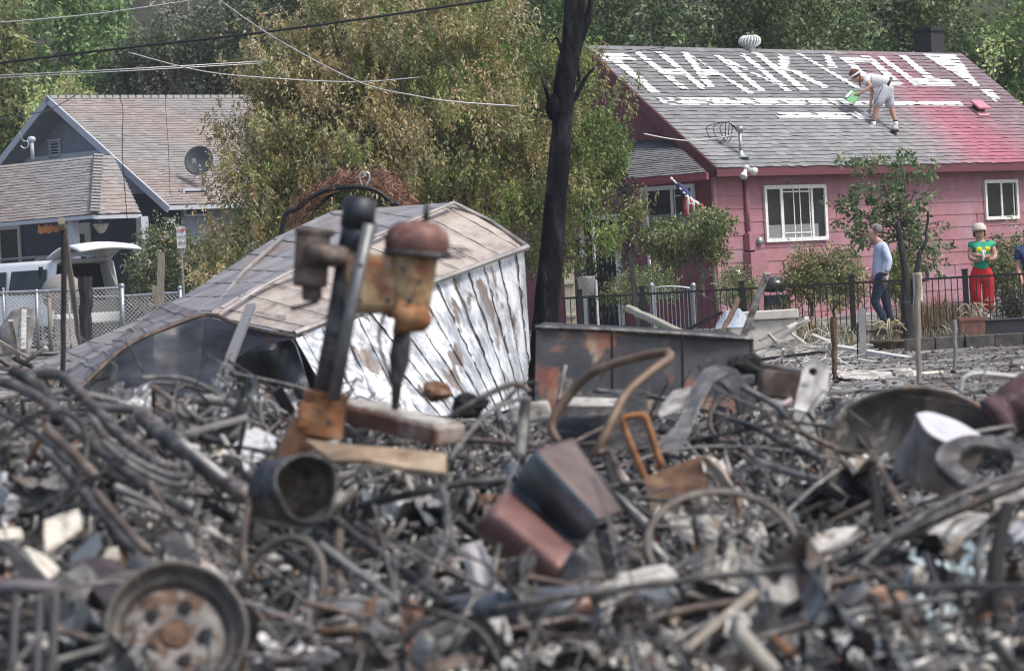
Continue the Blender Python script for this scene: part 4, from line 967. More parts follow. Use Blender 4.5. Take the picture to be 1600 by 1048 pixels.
# side glass
for (f0, f1) in ((.28, 1.72), (1.85, 2.85), (2.95, 3.6)):
    mb = MB(); o_ = vr*(-.035)
    mb.prism([vp(f0, .045, 1.14)+o_, vp(f1, .045, 1.14)+o_, vp(f1-.05, .14, 1.68)+o_, vp(f0+.03, .14, 1.68)+o_], -vr*.012); part('side_window', mb, GLASS, t)
for f_ in (1.79, 2.9):
    mb = MB(); mb.fbox(VO, vf, vr, Z, f_-.008, f_+.008, -.034, -.028, .5, 1.1); part('door_seam', mb, GREYP, t)
for r_ in (.3, WD-.3):
    mb = MB(); mb.tube(curve([vp(.4, r_, 1.9), vp(.6, r_, 1.97), vp(2.6, r_, 1.97), vp(2.9, r_, 1.9)], 4), .025, 6); part('roof_rail', mb, GREYP, t, sm=True)
for f_ in (1.05, 4.1):
    for r_ in (.02, WD-.25):
        mb = MB(); c = vp(f_, r_-.05, .38); mb.lathe(c, vr, [(.2, .0), (.36, .0), (.385, .04), (.385, .22), (.36, .25), (.2, .25)], 24); wh = part('wheel', mb, TIRE, t, sm=True)
        mb = MB(); mb.lathe(c, vr, [(0, .03), (.09, .02), (.1, .05), (.2, .04), (.225, .01), (.23, .06)], 18); part('rim', mb, GALV, wh, sm=True)
    mb = MB(); mb.lathe(vp(f_, -.045, .40), vr, [(.385, 0), (.46, 0), (.46, .02), (.385, .02)], 24); part('wheel_arch', mb, GREYP, t)
# hidden second car, pale blue, behind the shed ridge
CO = P(352, 500, 70.0); CO = Vector((CO.x, CO.y, .4))
t = thing('pale_blue_car', 'pale blue car mostly hidden behind the crumpled shed, nose to the left', 'car', CO)
cb = M('pale_blue_paint', [(.4, (.42, .50, .58)), (.6, (.5, .57, .64))], 2, .2, 0, 0, spec=.6)
def cpt(px_, py_, dy=0): return P(px_, py_, 70.0+dy)
pr_ = [(278, 520), (278, 478), (300, 465), (318, 455), (345, 430), (368, 415), (390, 408), (420, 408), (470, 420), (500, 440), (520, 460), (525, 520)]
mb = MB(); mb.prism([cpt(*p) for p in pr_], (0, 1.7, 0)); part('body', mb, cb, t, bv=.06)
mb = MB(); mb.prism([cpt(352, 432, -.02), cpt(373, 417, -.02), cpt(392, 412, -.02), cpt(392, 436, -.02)], (0, -.015, 0)); part('side_window', mb, GLASS, t)
mb = MB(); mb.prism([cpt(324, 452, .1), cpt(352, 424, .1), cpt(352, 424, 1.6), cpt(324, 452, 1.6)], Vector((-.02, 0, .02))); part('windscreen', mb, GLASS, t)
mb = MB(); mb.lump(cpt(340, 446, -.12), (.1, .08, .07), 1, 0, 8, 6); part('mirror', mb, cb, t, sm=True)
# ================================================================== STREET FURNITURE
SY = 74.0
t = thing('street_sign', 'small white no parking sign with red lettering on a thin pole', 'sign', (P(286, 500, SY).x, SY, .4))
mb = MB(); mb.tube([Vector((P(286, 500, SY).x+.05, SY, .3)), P(281, 352, SY)], .03, 8); part('pole', mb, GALV, t)
a = P(275, 355, SY-.04); b = P(289, 354, SY-.04); c = P(291, 387, SY-.04); d = P(277, 388, SY-.04)
mb = MB(); mb.prism([a, b, c, d], (0, .02, 0)); pl = part('sign_plate', mb, WHITE, t)
def text_part(txt, size, loc, mat, parent, rotz=0, name='lettering', tilt=0):
    cu = bpy.data.curves.new('t', 'FONT'); cu.body = txt; cu.size = size; cu.extrude = .003; cu.resolution_u = 2
    to = bpy.data.objects.new('t', cu); me = bpy.data.meshes.new_from_object(to); bpy.data.objects.remove(to); me.name = name
    me.transform(Matrix.Translation(Vector(loc)-wpos(parent)) @ Matrix.Rotation(rotz, 4, 'Z') @ Matrix.Rotation(tilt, 4, 'Y') @ Matrix.Rotation(pi/2, 4, 'X'))
    o = bpy.data.objects.new(name, me); COL.objects.link(o); o.parent = parent; me.materials.append(mat); return o
RED = plain('sign_red', (.5, .04, .04), .5)
text_part('NO', .11, P(276.5, 362, SY-.055), RED, pl, tilt=0); text_part('P', .13, P(283.5, 364, SY-.055), RED, pl)
text_part('PARKING', .055, P(277, 371, SY-.055), plain('sign_grey', (.1, .1, .1), .5), pl); text_part('ANY', .1, P(278.5, 382, SY-.055), plain('sign_grey', (.1, .1, .1), .5), pl)
# american flag, furled on its pole
FLY = 63.2
t = thing('american_flag', 'drooping american flag on an angled pole over the arbour', 'flag', P(1088, 332, FLY))
mb = MB(); mb.tube([P(1049, 279, FLY), P(1108, 336, FLY)], .018, 8); mb.lump(P(1049, 279, FLY), .03, 1, 0, 8, 6); part('pole', mb, WHITE, t)
NV = plain('flag_navy', (.03, .04, .14), .8); FR = plain('flag_red', (.48, .03, .05), .8); FW_ = plain('flag_white', (.68, .65, .62), .8)
mb = MB(); mb.tube(curve([P(1058, 287, FLY-.03), P(1068, 299, FLY-.06), P(1076, 312, FLY-.05), P(1081, 320, FLY)], 4), [.035, .05, .065, .075, .085, .09, .09, .09, .09, .085, .08, .07, .06], 10); cn = part('canton', mb, NV, t, sm=True)
q = random.Random(2)
for k in range(9):
    mb = MB(); p = P(1062+k*2.3+q.uniform(-2, 2), 293+k*3.2+q.uniform(-2, 3), FLY-.16); mb.lump(p, (.02, .02, .02), k, 0, 6, 4); part('star', mb, FW_, cn)
for k in range(7):
    f = k/6; x0 = 1076+12*f; mb = MB(); wob = .06 if k % 2 else 0
    mb.tube(curve([P(1071+14*f, 300+16*f, FLY-.1-.02*(k % 2)), P(1071+24*f, 314+6*f, FLY-.12-.02*(k % 2)), P(1070+27*f, 325+2*f, FLY-.12), P(1072+25*f, 337-3*f, FLY-.08)], 4), [.02, .026, .03, .034, .036, .036, .036, .036, .036, .036, .034, .032, .03], 7); part('stripe', mb, FW_ if k % 2 else FR, t, sm=True)
# plant bucket, kettle grill, white panel by the porch
q0 = P(917, 462, 64.2)
t = thing('bucket_planter', 'white bucket planter with a dark leafy plant beside the porch door', 'planter', q0)
mb = MB(); mb.lathe(q0, Z, [(.0, .0), (.13, 0), (.17, .34), (.18, .36), (.155, .35), (.14, .3), (0, .3)], 18); part('bucket', mb, WHITE, t, sm=True)
V, Q, C, c = foliage([(q0.x, q0.y, q0.z+.5, .2, .2, .2)], 30, 10, .09, mixpal([((.03, .05, .02), 3), ((.1, .13, .06), 1)]), 80, sp=.05, shl=.15); np_obj('foliage', V, Q, LEAF, C, parent=t)
a, b = P(880, 412, 63.5), P(896, 412, 63.5)
mb = MB(); mb.box(((a.x+b.x)/2, 63.5, .95), (b.x-a.x, .05, a.z-.35)); 
for k in range(2): mb.box(((a.x+b.x)/2, 63.46, .6+k*.6), (b.x-a.x, .03, .06))
single('wooden_screen', mb, plain('cream_boards', (.5, .48, .4), .7), 'cream wooden screen standing just right of the burnt trunk by the porch', 'screen', bv=.006)
gp = P(1208, 440, 61.0)
t = thing('kettle_grill', 'black barbecue grill with rounded lid below the sliding window', 'grill', (gp.x, gp.y, .1))
mb = MB(); mb.lathe(gp-Z*.07, Z, [(.0, .16), (.12, .15), (.22, .10), (.26, .02), (.26, .0), (.2, -.1), (0, -.12)], 20, sx=1.0); part('lid', mb, plain('black_enamel', (.02, .022, .028), .25, spec=.7), t, sm=True)
mb = MB(); mb.box((gp.x+.05, gp.y, .55), (.42, .4, .5)); part('cart', mb, plain('navy_panel', (.02, .03, .05), .5), t, bv=.02)
for dx in (-.16, .26): mb = MB(); mb.tube([(gp.x+dx, gp.y-.1, .12), (gp.x+dx, gp.y-.1, .8)], .02, 6); part('leg', mb, BLACKM, t)
# ================================================================== OVERHEAD CABLES
def cable(label, pts, r_, mt_, n=6):
    mb = MB(); mb.tube(curve([P(*p) for p in pts], n), r_, 6); single('overhead_cable', mb, mt_, label, 'cable', 'overhead cables', sm=True)
cable('thick black overhead cable crossing from the left edge over the singed tree', [(-20, 101, 50), (170, 78, 50), (400, 52, 50), (600, 25, 50), (800, -5, 50)], .02, BLACKM)
cable('white overhead wire in the top left corner above the black cable', [(-20, 37, 52), (150, 22, 52), (330, -4, 52)], .012, WIRE)
cable('white overhead wire just under the black cable, upper of the close pair', [(-20, 119, 53), (200, 108, 53), (410, 96, 54)], .009, WIRE)
cable('white overhead wire just under the black cable, lower of the close pair', [(-20, 123, 53), (200, 111, 53), (410, 99, 54)], .008, WIRE)
cable('pale wire sagging steeply from the top across the singed tree', [(335, -5, 49), (430, 60, 50), (560, 128, 51), (650, 150, 52), (720, 160, 52.5), (810, 166, 53)], .011, WIRE)
cable('pale wire dropping from the black cable and ending in the singed tree', [(200, 82, 50), (320, 112, 51), (450, 124, 52), (560, 128, 53), (655, 121, 55)], .009, WIRE)
cable('thin dark cable hanging down in front of the blue house roof, nearer the gable', [(187, 3, 50), (184, 80, 50), (187, 150, 50), (192, 170, 50), (191, 230, 50), (193, 270, 50), (199, 345, 50)], .006, BLACKM)
cable('thin dark cable hanging down in front of the middle of the blue house roof', [(258, 120, 52), (259, 170, 52), (263, 230, 52), (266, 305, 52)], .004, BLACKM)
cable('thin dark service wire running to the blue gable peak', [(-20, 190, 70), (50, 178, 74), (85, 168, 80), (135, 138, 88)], .012, BLACKM)
cable('white service drop from the tree to the mast on the pink roof', [(1005, 209, 64.8), (1040, 216, 64.9), (1075, 220, 65), (1115, 217, 65.4), (1150, 210, 66)], .014, WIRE)
cable('thin dark wire running from the pink roof ridge into the trees', [(975, 84, 67), (1010, 78, 68), (1065, 69, 72), (1170, 45, 80)], .009, BLACKM)
# ================================================================== PEOPLE
SKIN = M('skin', [(.3, (.42, .235, .17)), (.7, (.52, .31, .235))], 6, .55, 0, 0)
def skin(name, parent, pts, edges, mat, root=0, sub=2, label=None):
    off = wpos(parent); me = bpy.data.meshes.new(name); me.from_pydata([tuple(Vector(p[0])-off) for p in pts], edges, []); me.update()
    o = bpy.data.objects.new(name, me); COL.objects.link(o); o.parent = parent; me.materials.append(mat)
    md = o.modifiers.new('skin', 'SKIN'); md.use_smooth_shade = True
    for i, p in enumerate(pts):
        r_ = p[1]; me.skin_vertices[0].data[i].radius = r_ if isinstance(r_, tuple) else (r_, r_)
        me.skin_vertices[0].data[i].use_root = (i == root)
    sb = o.modifiers.new('sub', 'SUBSURF'); sb.levels = sub; sb.render_levels = sub
    if label: o['label'] = label
    return o
def handpts(w_, d_, side, s=1.0):
    """wrist -> palm -> five unequal fingers; d_ pointing direction, side = thumb direction"""
    d_ = Vector(d_).normalized(); side = Vector(side).normalized(); nrm = d_.cross(side).normalized()
    pts = [(w_+d_*.045*s, .026*s), (w_+d_*.085*s, .028*s)]; ed = [(0, 1)]
    for k, (o_, L_) in enumerate(((.026, .07), (.009, .08), (-.009, .075), (-.026, .058))):
        b = w_+d_*.095*s+side*o_*s; i = len(pts)
        pts += [(b, .0085*s), (b+d_*L_*.5*s+nrm*.008*s, .0075*s), (b+d_*L_*.9*s+nrm*.03*s, .006*s)]; ed += [(1, i), (i, i+1), (i+1, i+2)]
    i = len(pts); pts += [(w_+d_*.05*s+side*.035*s, .0095*s), (w_+d_*.085*s+side*.05*s+nrm*.012*s, .008*s)]; ed += [(0, i), (i, i+1)]
    return pts, ed
def merge(base, be, at, hp):
    pts, ed = hp; n = len(base); base += pts; be += [(at, n)]+[(a+n, b+n) for a, b in ed]
def head_bits(t, c, face, hairmat, s=1.0, hair=True, eyes=True):
    f = Vector(face).normalized(); sd2 = f.cross(Z).normalized()
    if eyes:
        for k in (-1, 1):
            mb = MB(); mb.lump(c+f*.105*s+sd2*.034*k*s+Z*.02*s, (.012*s, .012*s, .008*s), 1, 0, 8, 5); part('eye', mb, DARK, t, sm=True)
        mb = MB(); mb.lump(c+f*.098*s-Z*.062*s, (.022*s, .012*s, .006*s), 1, 0, 8, 5); part('mouth', mb, plain('lips', (.3, .1, .09), .6), t, sm=True)
    for k in (-1, 1):
        mb = MB(); mb.lump(c+sd2*.098*k*s-f*.01*s-Z*.0, (.014*s, .02*s, .032*s), 1, 0, 8, 6); part('ear', mb, SKIN, t, sm=True)
def head(c, face, s=1.0):
    """skin points of a head: jaw, face, skull, nose"""
    f = Vector(face).normalized()
    return [(c-Z*.075*s+f*.03*s, .064*s), (c-Z*.02*s+f*.015*s, .092*s), (c+Z*.06*s-f*.012*s, .10*s), (c-Z*.018*s+f*.108*s, .012*s)]
# --- man in the pale blue shirt, walking left behind the fence
MY = 58.0
def mz(u, v, dy=0): return P(1300+u/4.03, 320+v/4.03, MY+dy)
man = thing('person', 'grey haired man in a pale blue shirt and dark jeans walking behind the fence', 'person', mz(340, 800))
hc = mz(262, 172); fc = Vector((-1, -.3, -.1))
b = [(mz(312, 455), (.10, .09)), (mz(305, 400), (.09, .08)), (mz(308, 330), (.12, .10)), (mz(305, 270), (.13, .10)), (mz(290, 225), .066)]
e = [(0, 1), (1, 2), (2, 3), (3, 4)]
hd = head(hc, fc, 1.08); n = len(b); b += hd; e += [(4, n), (n, n+1), (n+1, n+2), (n+1, n+3)]
n = len(b); b += [(mz(325, 270, -.16), .055), (mz(362, 360, -.25), .042), (mz(336, 440, -.27), .03)]; e += [(3, n), (n, n+1), (n+1, n+2)]; merge(b, e, n+2, handpts(mz(336, 445, -.27), Vector((-.15, 0, -1)), Vector((-1, 0, 0))))
n = len(b); b += [(mz(310, 270, .16), .055), (mz(280, 360, .24), .042), (mz(262, 430, .22), .03)]; e += [(3, n), (n, n+1), (n+1, n+2)]; merge(b, e, n+2, handpts(mz(262, 435, .22), Vector((-.25, 0, -1)), Vector((-1, 0, 0))))
n = len(b); b += [(mz(298, 490, -.09), .09), (mz(268, 610, -.09), .062), (mz(335, 735, -.09), .042), (mz(338, 782, -.09), .04), (mz(305, 797, -.1), .035)]; e += [(0, n), (n, n+1), (n+1, n+2), (n+2, n+3), (n+3, n+4)]
n = len(b); b += [(mz(322, 490, .09), .09), (mz(340, 610, .09), .062), (mz(372, 730, .09), .042), (mz(378, 765, .09), .04), (mz(345, 785, .08), .035)]; e += [(0, n), (n, n+1), (n+1, n+2), (n+2, n+3), (n+3, n+4)]
skin('body', man, b, e, SKIN)
SHB = M('pale_blue_shirt', [(.35, (.42, .50, .66)), (.65, (.55, .63, .78))], 9, .85, 0, .5, bdist=.03)
JEAN = M('dark_jeans', [(.35, (.012, .02, .04)), (.6, (.03, .045, .08)), (.75, (.09, .12, .17))], 7, .9, 0, .4, bdist=.03)
b = [(mz(313, 500), (.15, .14)), (mz(300, 380), (.165, .14)), (mz(306, 320), (.175, .14)), (mz(308, 275), (.155, .125)), (mz(292, 232), .075)]
e = [(0, 1), (1, 2), (2, 3), (3, 4)]
for sg, (s0, s1, s2) in ((-1, (mz(328, 268, -.17), mz(364, 358, -.26), mz(342, 428, -.28))), (1, (mz(310, 268, .17), mz(280, 358, .25), mz(264, 420, .23)))):
    n = len(b); b += [(s0, .075), (s1, .062), (s2, .05)]; e += [(3, n), (n, n+1), (n+1, n+2)]
skin('shirt', man, b, e, SHB)
b = [(mz(308, 385), (.13, .115)), (mz(312, 480), (.15, .135))]; e = [(0, 1)]
n = 2; b += [(mz(296, 515, -.09), .105), (mz(268, 612, -.09), .08), (mz(308, 680, -.09), .068), (mz(340, 752, -.09), .062)]; e += [(1, n), (n, n+1), (n+1, n+2), (n+2, n+3)]
n = 6; b += [(mz(325, 515, .09), .105), (mz(342, 612, .09), .08), (mz(360, 680, .09), .066), (mz(375, 740, .09), .06)]; e += [(1, n), (n, n+1), (n+1, n+2), (n+2, n+3)]
skin('jeans', man, b, e, JEAN)
for dy, (x, y) in ((-.09, (322, 795)), (.09, (372, 772))):
    mb = MB(); c = mz(x, y, dy); mb.lump(c, (.15, .055, .05), 2, 0, 12, 8); mb.box(c+Vector((0, 0, -.045)), (.29, .1, .025)); part('shoe', mb, BLACKM, man, sm=True)
head_bits(man, hc, fc, None, 1.08)
HAIRG = plain('grey_hair', (.20, .185, .17), .9)
mb = MB()
for k in range(7):
    a = k/6*pi; mb.lump(hc+Vector((.05+.06*sin(a), .095*cos(a), .055)), (.04, .035, .075), k, .12, 8, 6)
mb.lump(hc+Z*.055+Vector((.04, 0, 0)), (.098, .108, .09), 3, .05, 12, 8); part('hair', mb, HAIRG, man, sm=True)
mb = MB(); c = mz(337, 438, -.27); mb.lathe(c-Z*.015, Z, [(.038, 0), (.04, .015), (.038, .03)], 14); part('wristwatch', mb, BLACKM, man)
# --- woman with folded arms
WY = 58.4
def wz(u, v, dy=0): return P(1470+u/4.76, 330+v/4.76, WY+dy)
wom = thing('person', 'woman in green shirt, red trousers and pale cap standing with folded arms', 'person', wz(320, 790))
hc = wz(288, 162); fc = Vector((-.25, -1, 0))
b = [(wz(305, 440), (.11, .09)), (wz(305, 380), (.11, .09)), (wz(302, 310), (.13, .10)), (wz(300, 255), (.14, .09)), (wz(293, 218), .066)]; e = [(0, 1), (1, 2), (2, 3), (3, 4)]
hd = head(hc, fc, 1.05); n = len(b); b += hd; e += [(4, n), (n, n+1), (n+1, n+2), (n+1, n+3)]
n = len(b); b += [(wz(222, 262), .062), (wz(222, 350, -.05), .055), (wz(265, 368, -.2), .042), (wz(325, 345, -.25), .03)]; e += [(3, n), (n, n+1), (n+1, n+2), (n+2, n+3)]; merge(b, e, n+3, handpts(wz(330, 343, -.25), Vector((1, -.1, .2)), Z, .95))
n = len(b); b += [(wz(382, 258), .062), (wz(405, 340, -.05), .055), (wz(360, 358, -.2), .042), (wz(300, 330, -.26), .03)]; e += [(3, n), (n, n+1), (n+1, n+2), (n+2, n+3)]; merge(b, e, n+3, handpts(wz(298, 328, -.27), Vector((-1, -.1, .15)), Z, .95))
n = len(b); b += [(wz(252, 490), .1), (wz(258, 620, .05), .07), (wz(272, 740, .1), .045), (wz(262, 765, -.04), .035)]; e += [(0, n), (n, n+1), (n+1, n+2), (n+2, n+3)]
n = len(b); b += [(wz(350, 490), .1), (wz(352, 620), .07), (wz(362, 770), .045), (wz(355, 790, -.12), .035)]; e += [(0, n), (n, n+1), (n+1, n+2), (n+2, n+3)]
skin('body', wom, b, e, SKIN)
GRN = M('green_shirt', [(.35, (.02, .30, .18)), (.65, (.04, .40, .25))], 9, .85, 0, .4, bdist=.02)
b = [(wz(304, 462), (.20, .15)), (wz(303, 360), (.19, .14)), (wz(302, 300), (.19, .135)), (wz(300, 262), (.175, .12)), (wz(295, 232), .08)]; e = [(0, 1), (1, 2), (2, 3), (3, 4)]
n = 5; b += [(wz(228, 255), .085), (wz(212, 280), .075)]; e += [(3, n), (n, n+1)]
n = 7; b += [(wz(378, 250), .085), (wz(392, 270), .075)]; e += [(3, n), (n, n+1)]
sh = skin('shirt', wom, b, e, GRN)
YEL = plain('yellow_print', (.72, .62, .03), .8)
for (u, v, r_) in ((283, 285, .045), (343, 280, .045)):
    mb = MB(); mb.lump(wz(u, v, -.15), (r_*1.2, .022, r_*1.05), 3, .12, 10, 6); part('shirt_print', mb, YEL, sh, sm=True)
mb = MB(); mb.lump(wz(315, 302, -.155), (.05, .022, .038), 5, .1, 10, 6); part('shirt_print', mb, FW_, sh, sm=True)
REDP = M('red_trousers', [(.35, (.50, .012, .018)), (.65, (.64, .02, .03))], 8, .85, 0, .4, bdist=.02)
b = [(wz(305, 375), (.165, .13)), (wz(305, 450), (.205, .145))]; e = [(0, 1)]
b += [(wz(255, 510), .125), (wz(258, 610), .10), (wz(270, 715, .1), .085), (wz(350, 510), .125), (wz(355, 610), .10), (wz(362, 765), .088)]; e += [(1, 2), (2, 3), (3, 4), (1, 5), (5, 6), (6, 7)]
skin('trousers', wom, b, e, REDP)
head_bits(wom, hc, fc, None, 1.05)
mb = MB(); mb.lathe(hc+Z*.05, Z, [(.0, .125), (.07, .112), (.115, .06), (.125, 0), (.12, -.012)], 18); CAPM = plain('pale_cap', (.55, .50, .42), .8); cp_ = part('cap', mb, CAPM, wom, sm=True)
mb = MB(); mb.prism([hc+Z*.045+Vector((cos(a)*.10, sin(a)*.09-.085, 0))+Vector((-.01, 0, -.0)) for a in [pi+.0+pi*k/8 for k in range(9)]], (0, -.02, .012)); part('cap_peak', mb, CAPM, cp_)
mb = MB(); mb.lump(hc+Z*-.005+Vector((0, .03, 0)), (.118, .095, .085), 3, .1, 10, 6); part('hair', mb, plain('brown_hair', (.07, .045, .03), .9), wom, sm=True)
mb = MB(); 
for (u, v) in ((262, 772), (357, 790)): mb2 = MB(); mb2.lump(wz(u, v, -.05 if u > 300 else .05), (.05, .12, .045), 2, 0, 10, 6); part('shoe', mb2, WHITE, wom, sm=True)
# glove she holds
gm = MB(); gp_ = wz(313, 330, -.31); gm.lump(gp_, (.028, .02, .07), 4, .15, 8, 6); gm.lump(gp_-Z*.05, (.02, .018, .04), 5, .2, 8, 6)
single('work_glove', gm, plain('cream_glove', (.62, .58, .45), .9), 'cream work glove held in the folded arms of the woman', 'glove', sm=True)
# --- person at the right edge in a navy shirt
EY = 58.2
ed_ = thing('person', 'dark haired person in a navy shirt cut off by the right edge', 'person', P(1614, 515, EY))
ex = lambda dx, z_, dy=0: Vector((P(1614, 450, EY).x+dx, EY+dy, z_))
hc = ex(-.02, 1.60); fc = Vector((-.8, -.5, 0))
b = [(ex(0, .95), (.15, .12)), (ex(0, 1.15), (.15, .12)), (ex(0, 1.35), (.16, .11)), (ex(0, 1.47), .07)]; e = [(0, 1), (1, 2), (2, 3)]
hd = head(hc, fc, 1.05); n = len(b); b += hd; e += [(3, n), (n, n+1), (n+1, n+2), (n+1, n+3)]
for sx in (-1, 1):
    n = len(b); b += [(ex(.2*sx, 1.34), .055), (ex(.24*sx, 1.06), .045), (ex(.2*sx, .85, -.1), .032)]; e += [(2, n), (n, n+1), (n+1, n+2)]; merge(b, e, n+2, handpts(ex(.2*sx, .84, -.1), Vector((0, -.2, -1)), Vector((0, -1, 0))))
    n = len(b); b += [(ex(.09*sx, .85), .09), (ex(.1*sx, .5), .06), (ex(.1*sx, .14), .045), (ex(.09*sx, .09, -.13), .035)]; e += [(0, n), (n, n+1), (n+1, n+2), (n+2, n+3)]
skin('body', ed_, b, e, SKIN)
b = [(ex(0, .84), (.18, .145)), (ex(0, 1.15), (.18, .14)), (ex(0, 1.36), (.18, .125)), (ex(0, 1.45), .07)]; e = [(0, 1), (1, 2), (2, 3)]
for sx in (-1, 1): n = len(b); b += [(ex(.21*sx, 1.35), .08), (ex(.24*sx, 1.17), .07)]; e += [(2, n), (n, n+1)]
skin('shirt', ed_, b, e, plain('navy_cloth', (.03, .06, .15), .85))
b = [(ex(0, .92), (.16, .13)), (ex(0, .86), (.17, .14))]; e = [(0, 1)]
for sx in (-1, 1): n = len(b); b += [(ex(.09*sx, .78), .11), (ex(.1*sx, .5), .085), (ex(.1*sx, .16), .07)]; e += [(1, n), (n, n+1), (n+1, n+2)]
skin('trousers', ed_, b, e, JEAN)
mb = MB(); mb.lump(hc+Z*.04+Vector((.03, .02, 0)), (.125, .125, .125), 3, .06, 12, 8); part('hair', mb, plain('black_hair', (.012, .01, .01), .8), ed_, sm=True); head_bits(ed_, hc, fc, None)
# --- painter on the roof
f1 = on_roof(1364, 203); f2 = on_roof(1399, 204)
RY = (f1.y+f2.y)/2
def rz_(u, v, dy=0): return P(1300+u/8.06, 90+v/8.06, RY+dy)
pa_ = thing('person', 'bending man in white shirt and grey shorts painting on the shingle roof', 'person', f1)
hc = rz_(298, 248, -.05); fc = Vector((-.75, -.1, -.75))
def hcp(c, f, s):
    f = f.normalized(); up_ = Vector((-.6, 0, .6)).normalized()
    return [(c-up_*.07*s+f*.03*s, .062*s), (c-up_*.015*s+f*.015*s, .09*s), (c+up_*.055*s-f*.012*s, .098*s), (c+f*.115*s, .013*s)]
b = [(rz_(690, 350), (.09, .09)), (rz_(620, 300), (.08, .08)), (rz_(530, 275), (.09, .09)), (rz_(440, 275), (.13, .10)), (rz_(375, 268), .068)]; e = [(0, 1), (1, 2), (2, 3), (3, 4)]
n = len(b); b += hcp(hc, fc, 1.0); e += [(4, n), (n, n+1), (n+1, n+2), (n+1, n+3)]
n = len(b); b += [(rz_(440, 300, -.17), .055), (rz_(488, 355, -.2), .048), (rz_(410, 415, -.22), .04), (rz_(345, 455, -.2), .028)]; e += [(3, n), (n, n+1), (n+1, n+2), (n+2, n+3)]; merge(b, e, n+3, handpts(rz_(340, 458, -.2), Vector((-1, 0, -.35)), Vector((-.3, -.2, .9)), .9))
n = len(b); b += [(rz_(470, 320, .14), .05), (rz_(508, 430, .1), .042), (rz_(492, 540, .02), .034), (rz_(480, 625, 0), .027)]; e += [(3, n), (n, n+1), (n+1, n+2), (n+2, n+3)]; merge(b, e, n+3, handpts(rz_(479, 630, 0), Vector((-.1, 0, -1)), Vector((-1, 0, 0)), .85))
n = len(b); b += [(rz_(635, 430, -.1), .095), (rz_(560, 625, -.12), .065), (rz_(552, 700, -.1), .062), (rz_(525, 810, -.1), .042), (rz_(510, 885, -.1), .04), (rz_(430, 880, -.12), .035)]; e += [(0, n), (n, n+1), (n+1, n+2), (n+2, n+3), (n+3, n+4), (n+4, n+5)]
n = len(b); b += [(rz_(705, 430, .1), .095), (rz_(745, 630, .12), .065), (rz_(765, 705, .12), .06), (rz_(798, 800, .1), .042), (rz_(800, 880, .1), .04), (rz_(765, 885, -.02), .035)]; e += [(0, n), (n, n+1), (n+1, n+2), (n+2, n+3), (n+3, n+4), (n+4, n+5)]
skin('body', pa_, b, e, SKIN)
WT = M('white_cotton', [(.35, (.62, .63, .66)), (.65, (.74, .74, .76))], 9, .85, 0, .5, bdist=.03)
b = [(rz_(735, 352), (.15, .14)), (rz_(640, 300), (.155, .14)), (rz_(530, 285), (.165, .15)), (rz_(455, 275), (.15, .13)), (rz_(395, 265), .075), (rz_(560, 385), (.10, .13))]; e = [(0, 1), (1, 2), (2, 3), (3, 4), (2, 5)]
n = 6; b += [(rz_(425, 300, -.17), .08), (rz_(450, 325, -.19), .07)]; e += [(3, n), (n, n+1)]
n = 8; b += [(rz_(455, 310, .15), .075), (rz_(480, 360, .14), .065)]; e += [(3, n), (n, n+1)]
skin('shirt', pa_, b, e, WT)
SHT = M('light_grey_shorts', [(.35, (.42, .44, .48)), (.65, (.52, .54, .58))], 8, .85, 0, .5, bdist=.03)
b = [(rz_(705, 322), (.14, .135)), (rz_(685, 385), (.155, .145)), (rz_(620, 470, -.1), .14), (rz_(565, 625, -.11), .105), (rz_(708, 480, .1), .13), (rz_(735, 640, .11), .1)]; e = [(0, 1), (1, 2), (2, 3), (1, 4), (4, 5)]
skin('shorts', pa_, b, e, SHT)
mb = MB(); mb.lathe(rz_(708, 335), (rz_(600, 290)-rz_(700, 345)), [(.155, -.02), (.158, 0), (.155, .03)], 18); part('belt', mb, BLACKM, pa_, sm=True)
for (u, v, dy) in ((520, 845, -.1), (802, 845, .1)):
    mb = MB(); a, c = rz_(u, v-50, dy), rz_(u+2, v+40, dy); mb.tube([a, c], [.052, .05], 12); sk = part('sock', mb, WHITE, pa_, sm=True); mb = MB(); mb.tube([a+Z*.012, a-Z*.012], .055, 12); part('sock_band', mb, BLACKM, sk, sm=True)
for (u, v, dy, r_) in ((450, 885, -.12, (.17, .055, .06)), (790, 895, .06, (.08, .12, .06))):
    mb = MB(); c = rz_(u, v, dy); mb.lump(c, r_, 2, .04, 12, 8); so_ = part('shoe', mb, plain('pale_trainer', (.5, .48, .44), .7), pa_, sm=True); mb = MB(); mb.box(c-Z*.055, (r_[0]*1.8, r_[1]*1.8, .03)); part('sole', mb, BLACKM, so_)
up_ = Vector((-.6, 0, .6)).normalized()
mb = MB(); mb.lump(hc+up_*.06-fc.normalized()*.035, (.12, .118, .112), 9, .06, 12, 8); part('hair', mb, plain('auburn_hair', (.11, .05, .028), .9), pa_, sm=True)
mb = MB(); mb.tube(curve([hc+Vector((-.115, -.05, .0)), hc+Vector((-.07, -.115, .02)), hc+Vector((.0, -.13, .055)), hc+Vector((.07, -.11, .10))], 4), .022, 8); part('headband', mb, WHITE, pa_, sm=True)
mb = MB(); mb.tube(curve([rz_(350, 240, -.08), rz_(345, 310, -.1), rz_(362, 365, -.1)], 4), [.035, .033, .03, .027, .024, .02, .018, .015, .012], 8); part('ponytail', mb, plain('auburn_hair', (.11, .05, .028), .9), pa_, sm=True)
mb = MB(); mb.tube(curve([rz_(640, 355, -.2), rz_(585, 480, -.28), rz_(540, 560, -.28), rz_(495, 630, -.2)], 5), .006, 5); part('cord', mb, BLACKM, pa_)
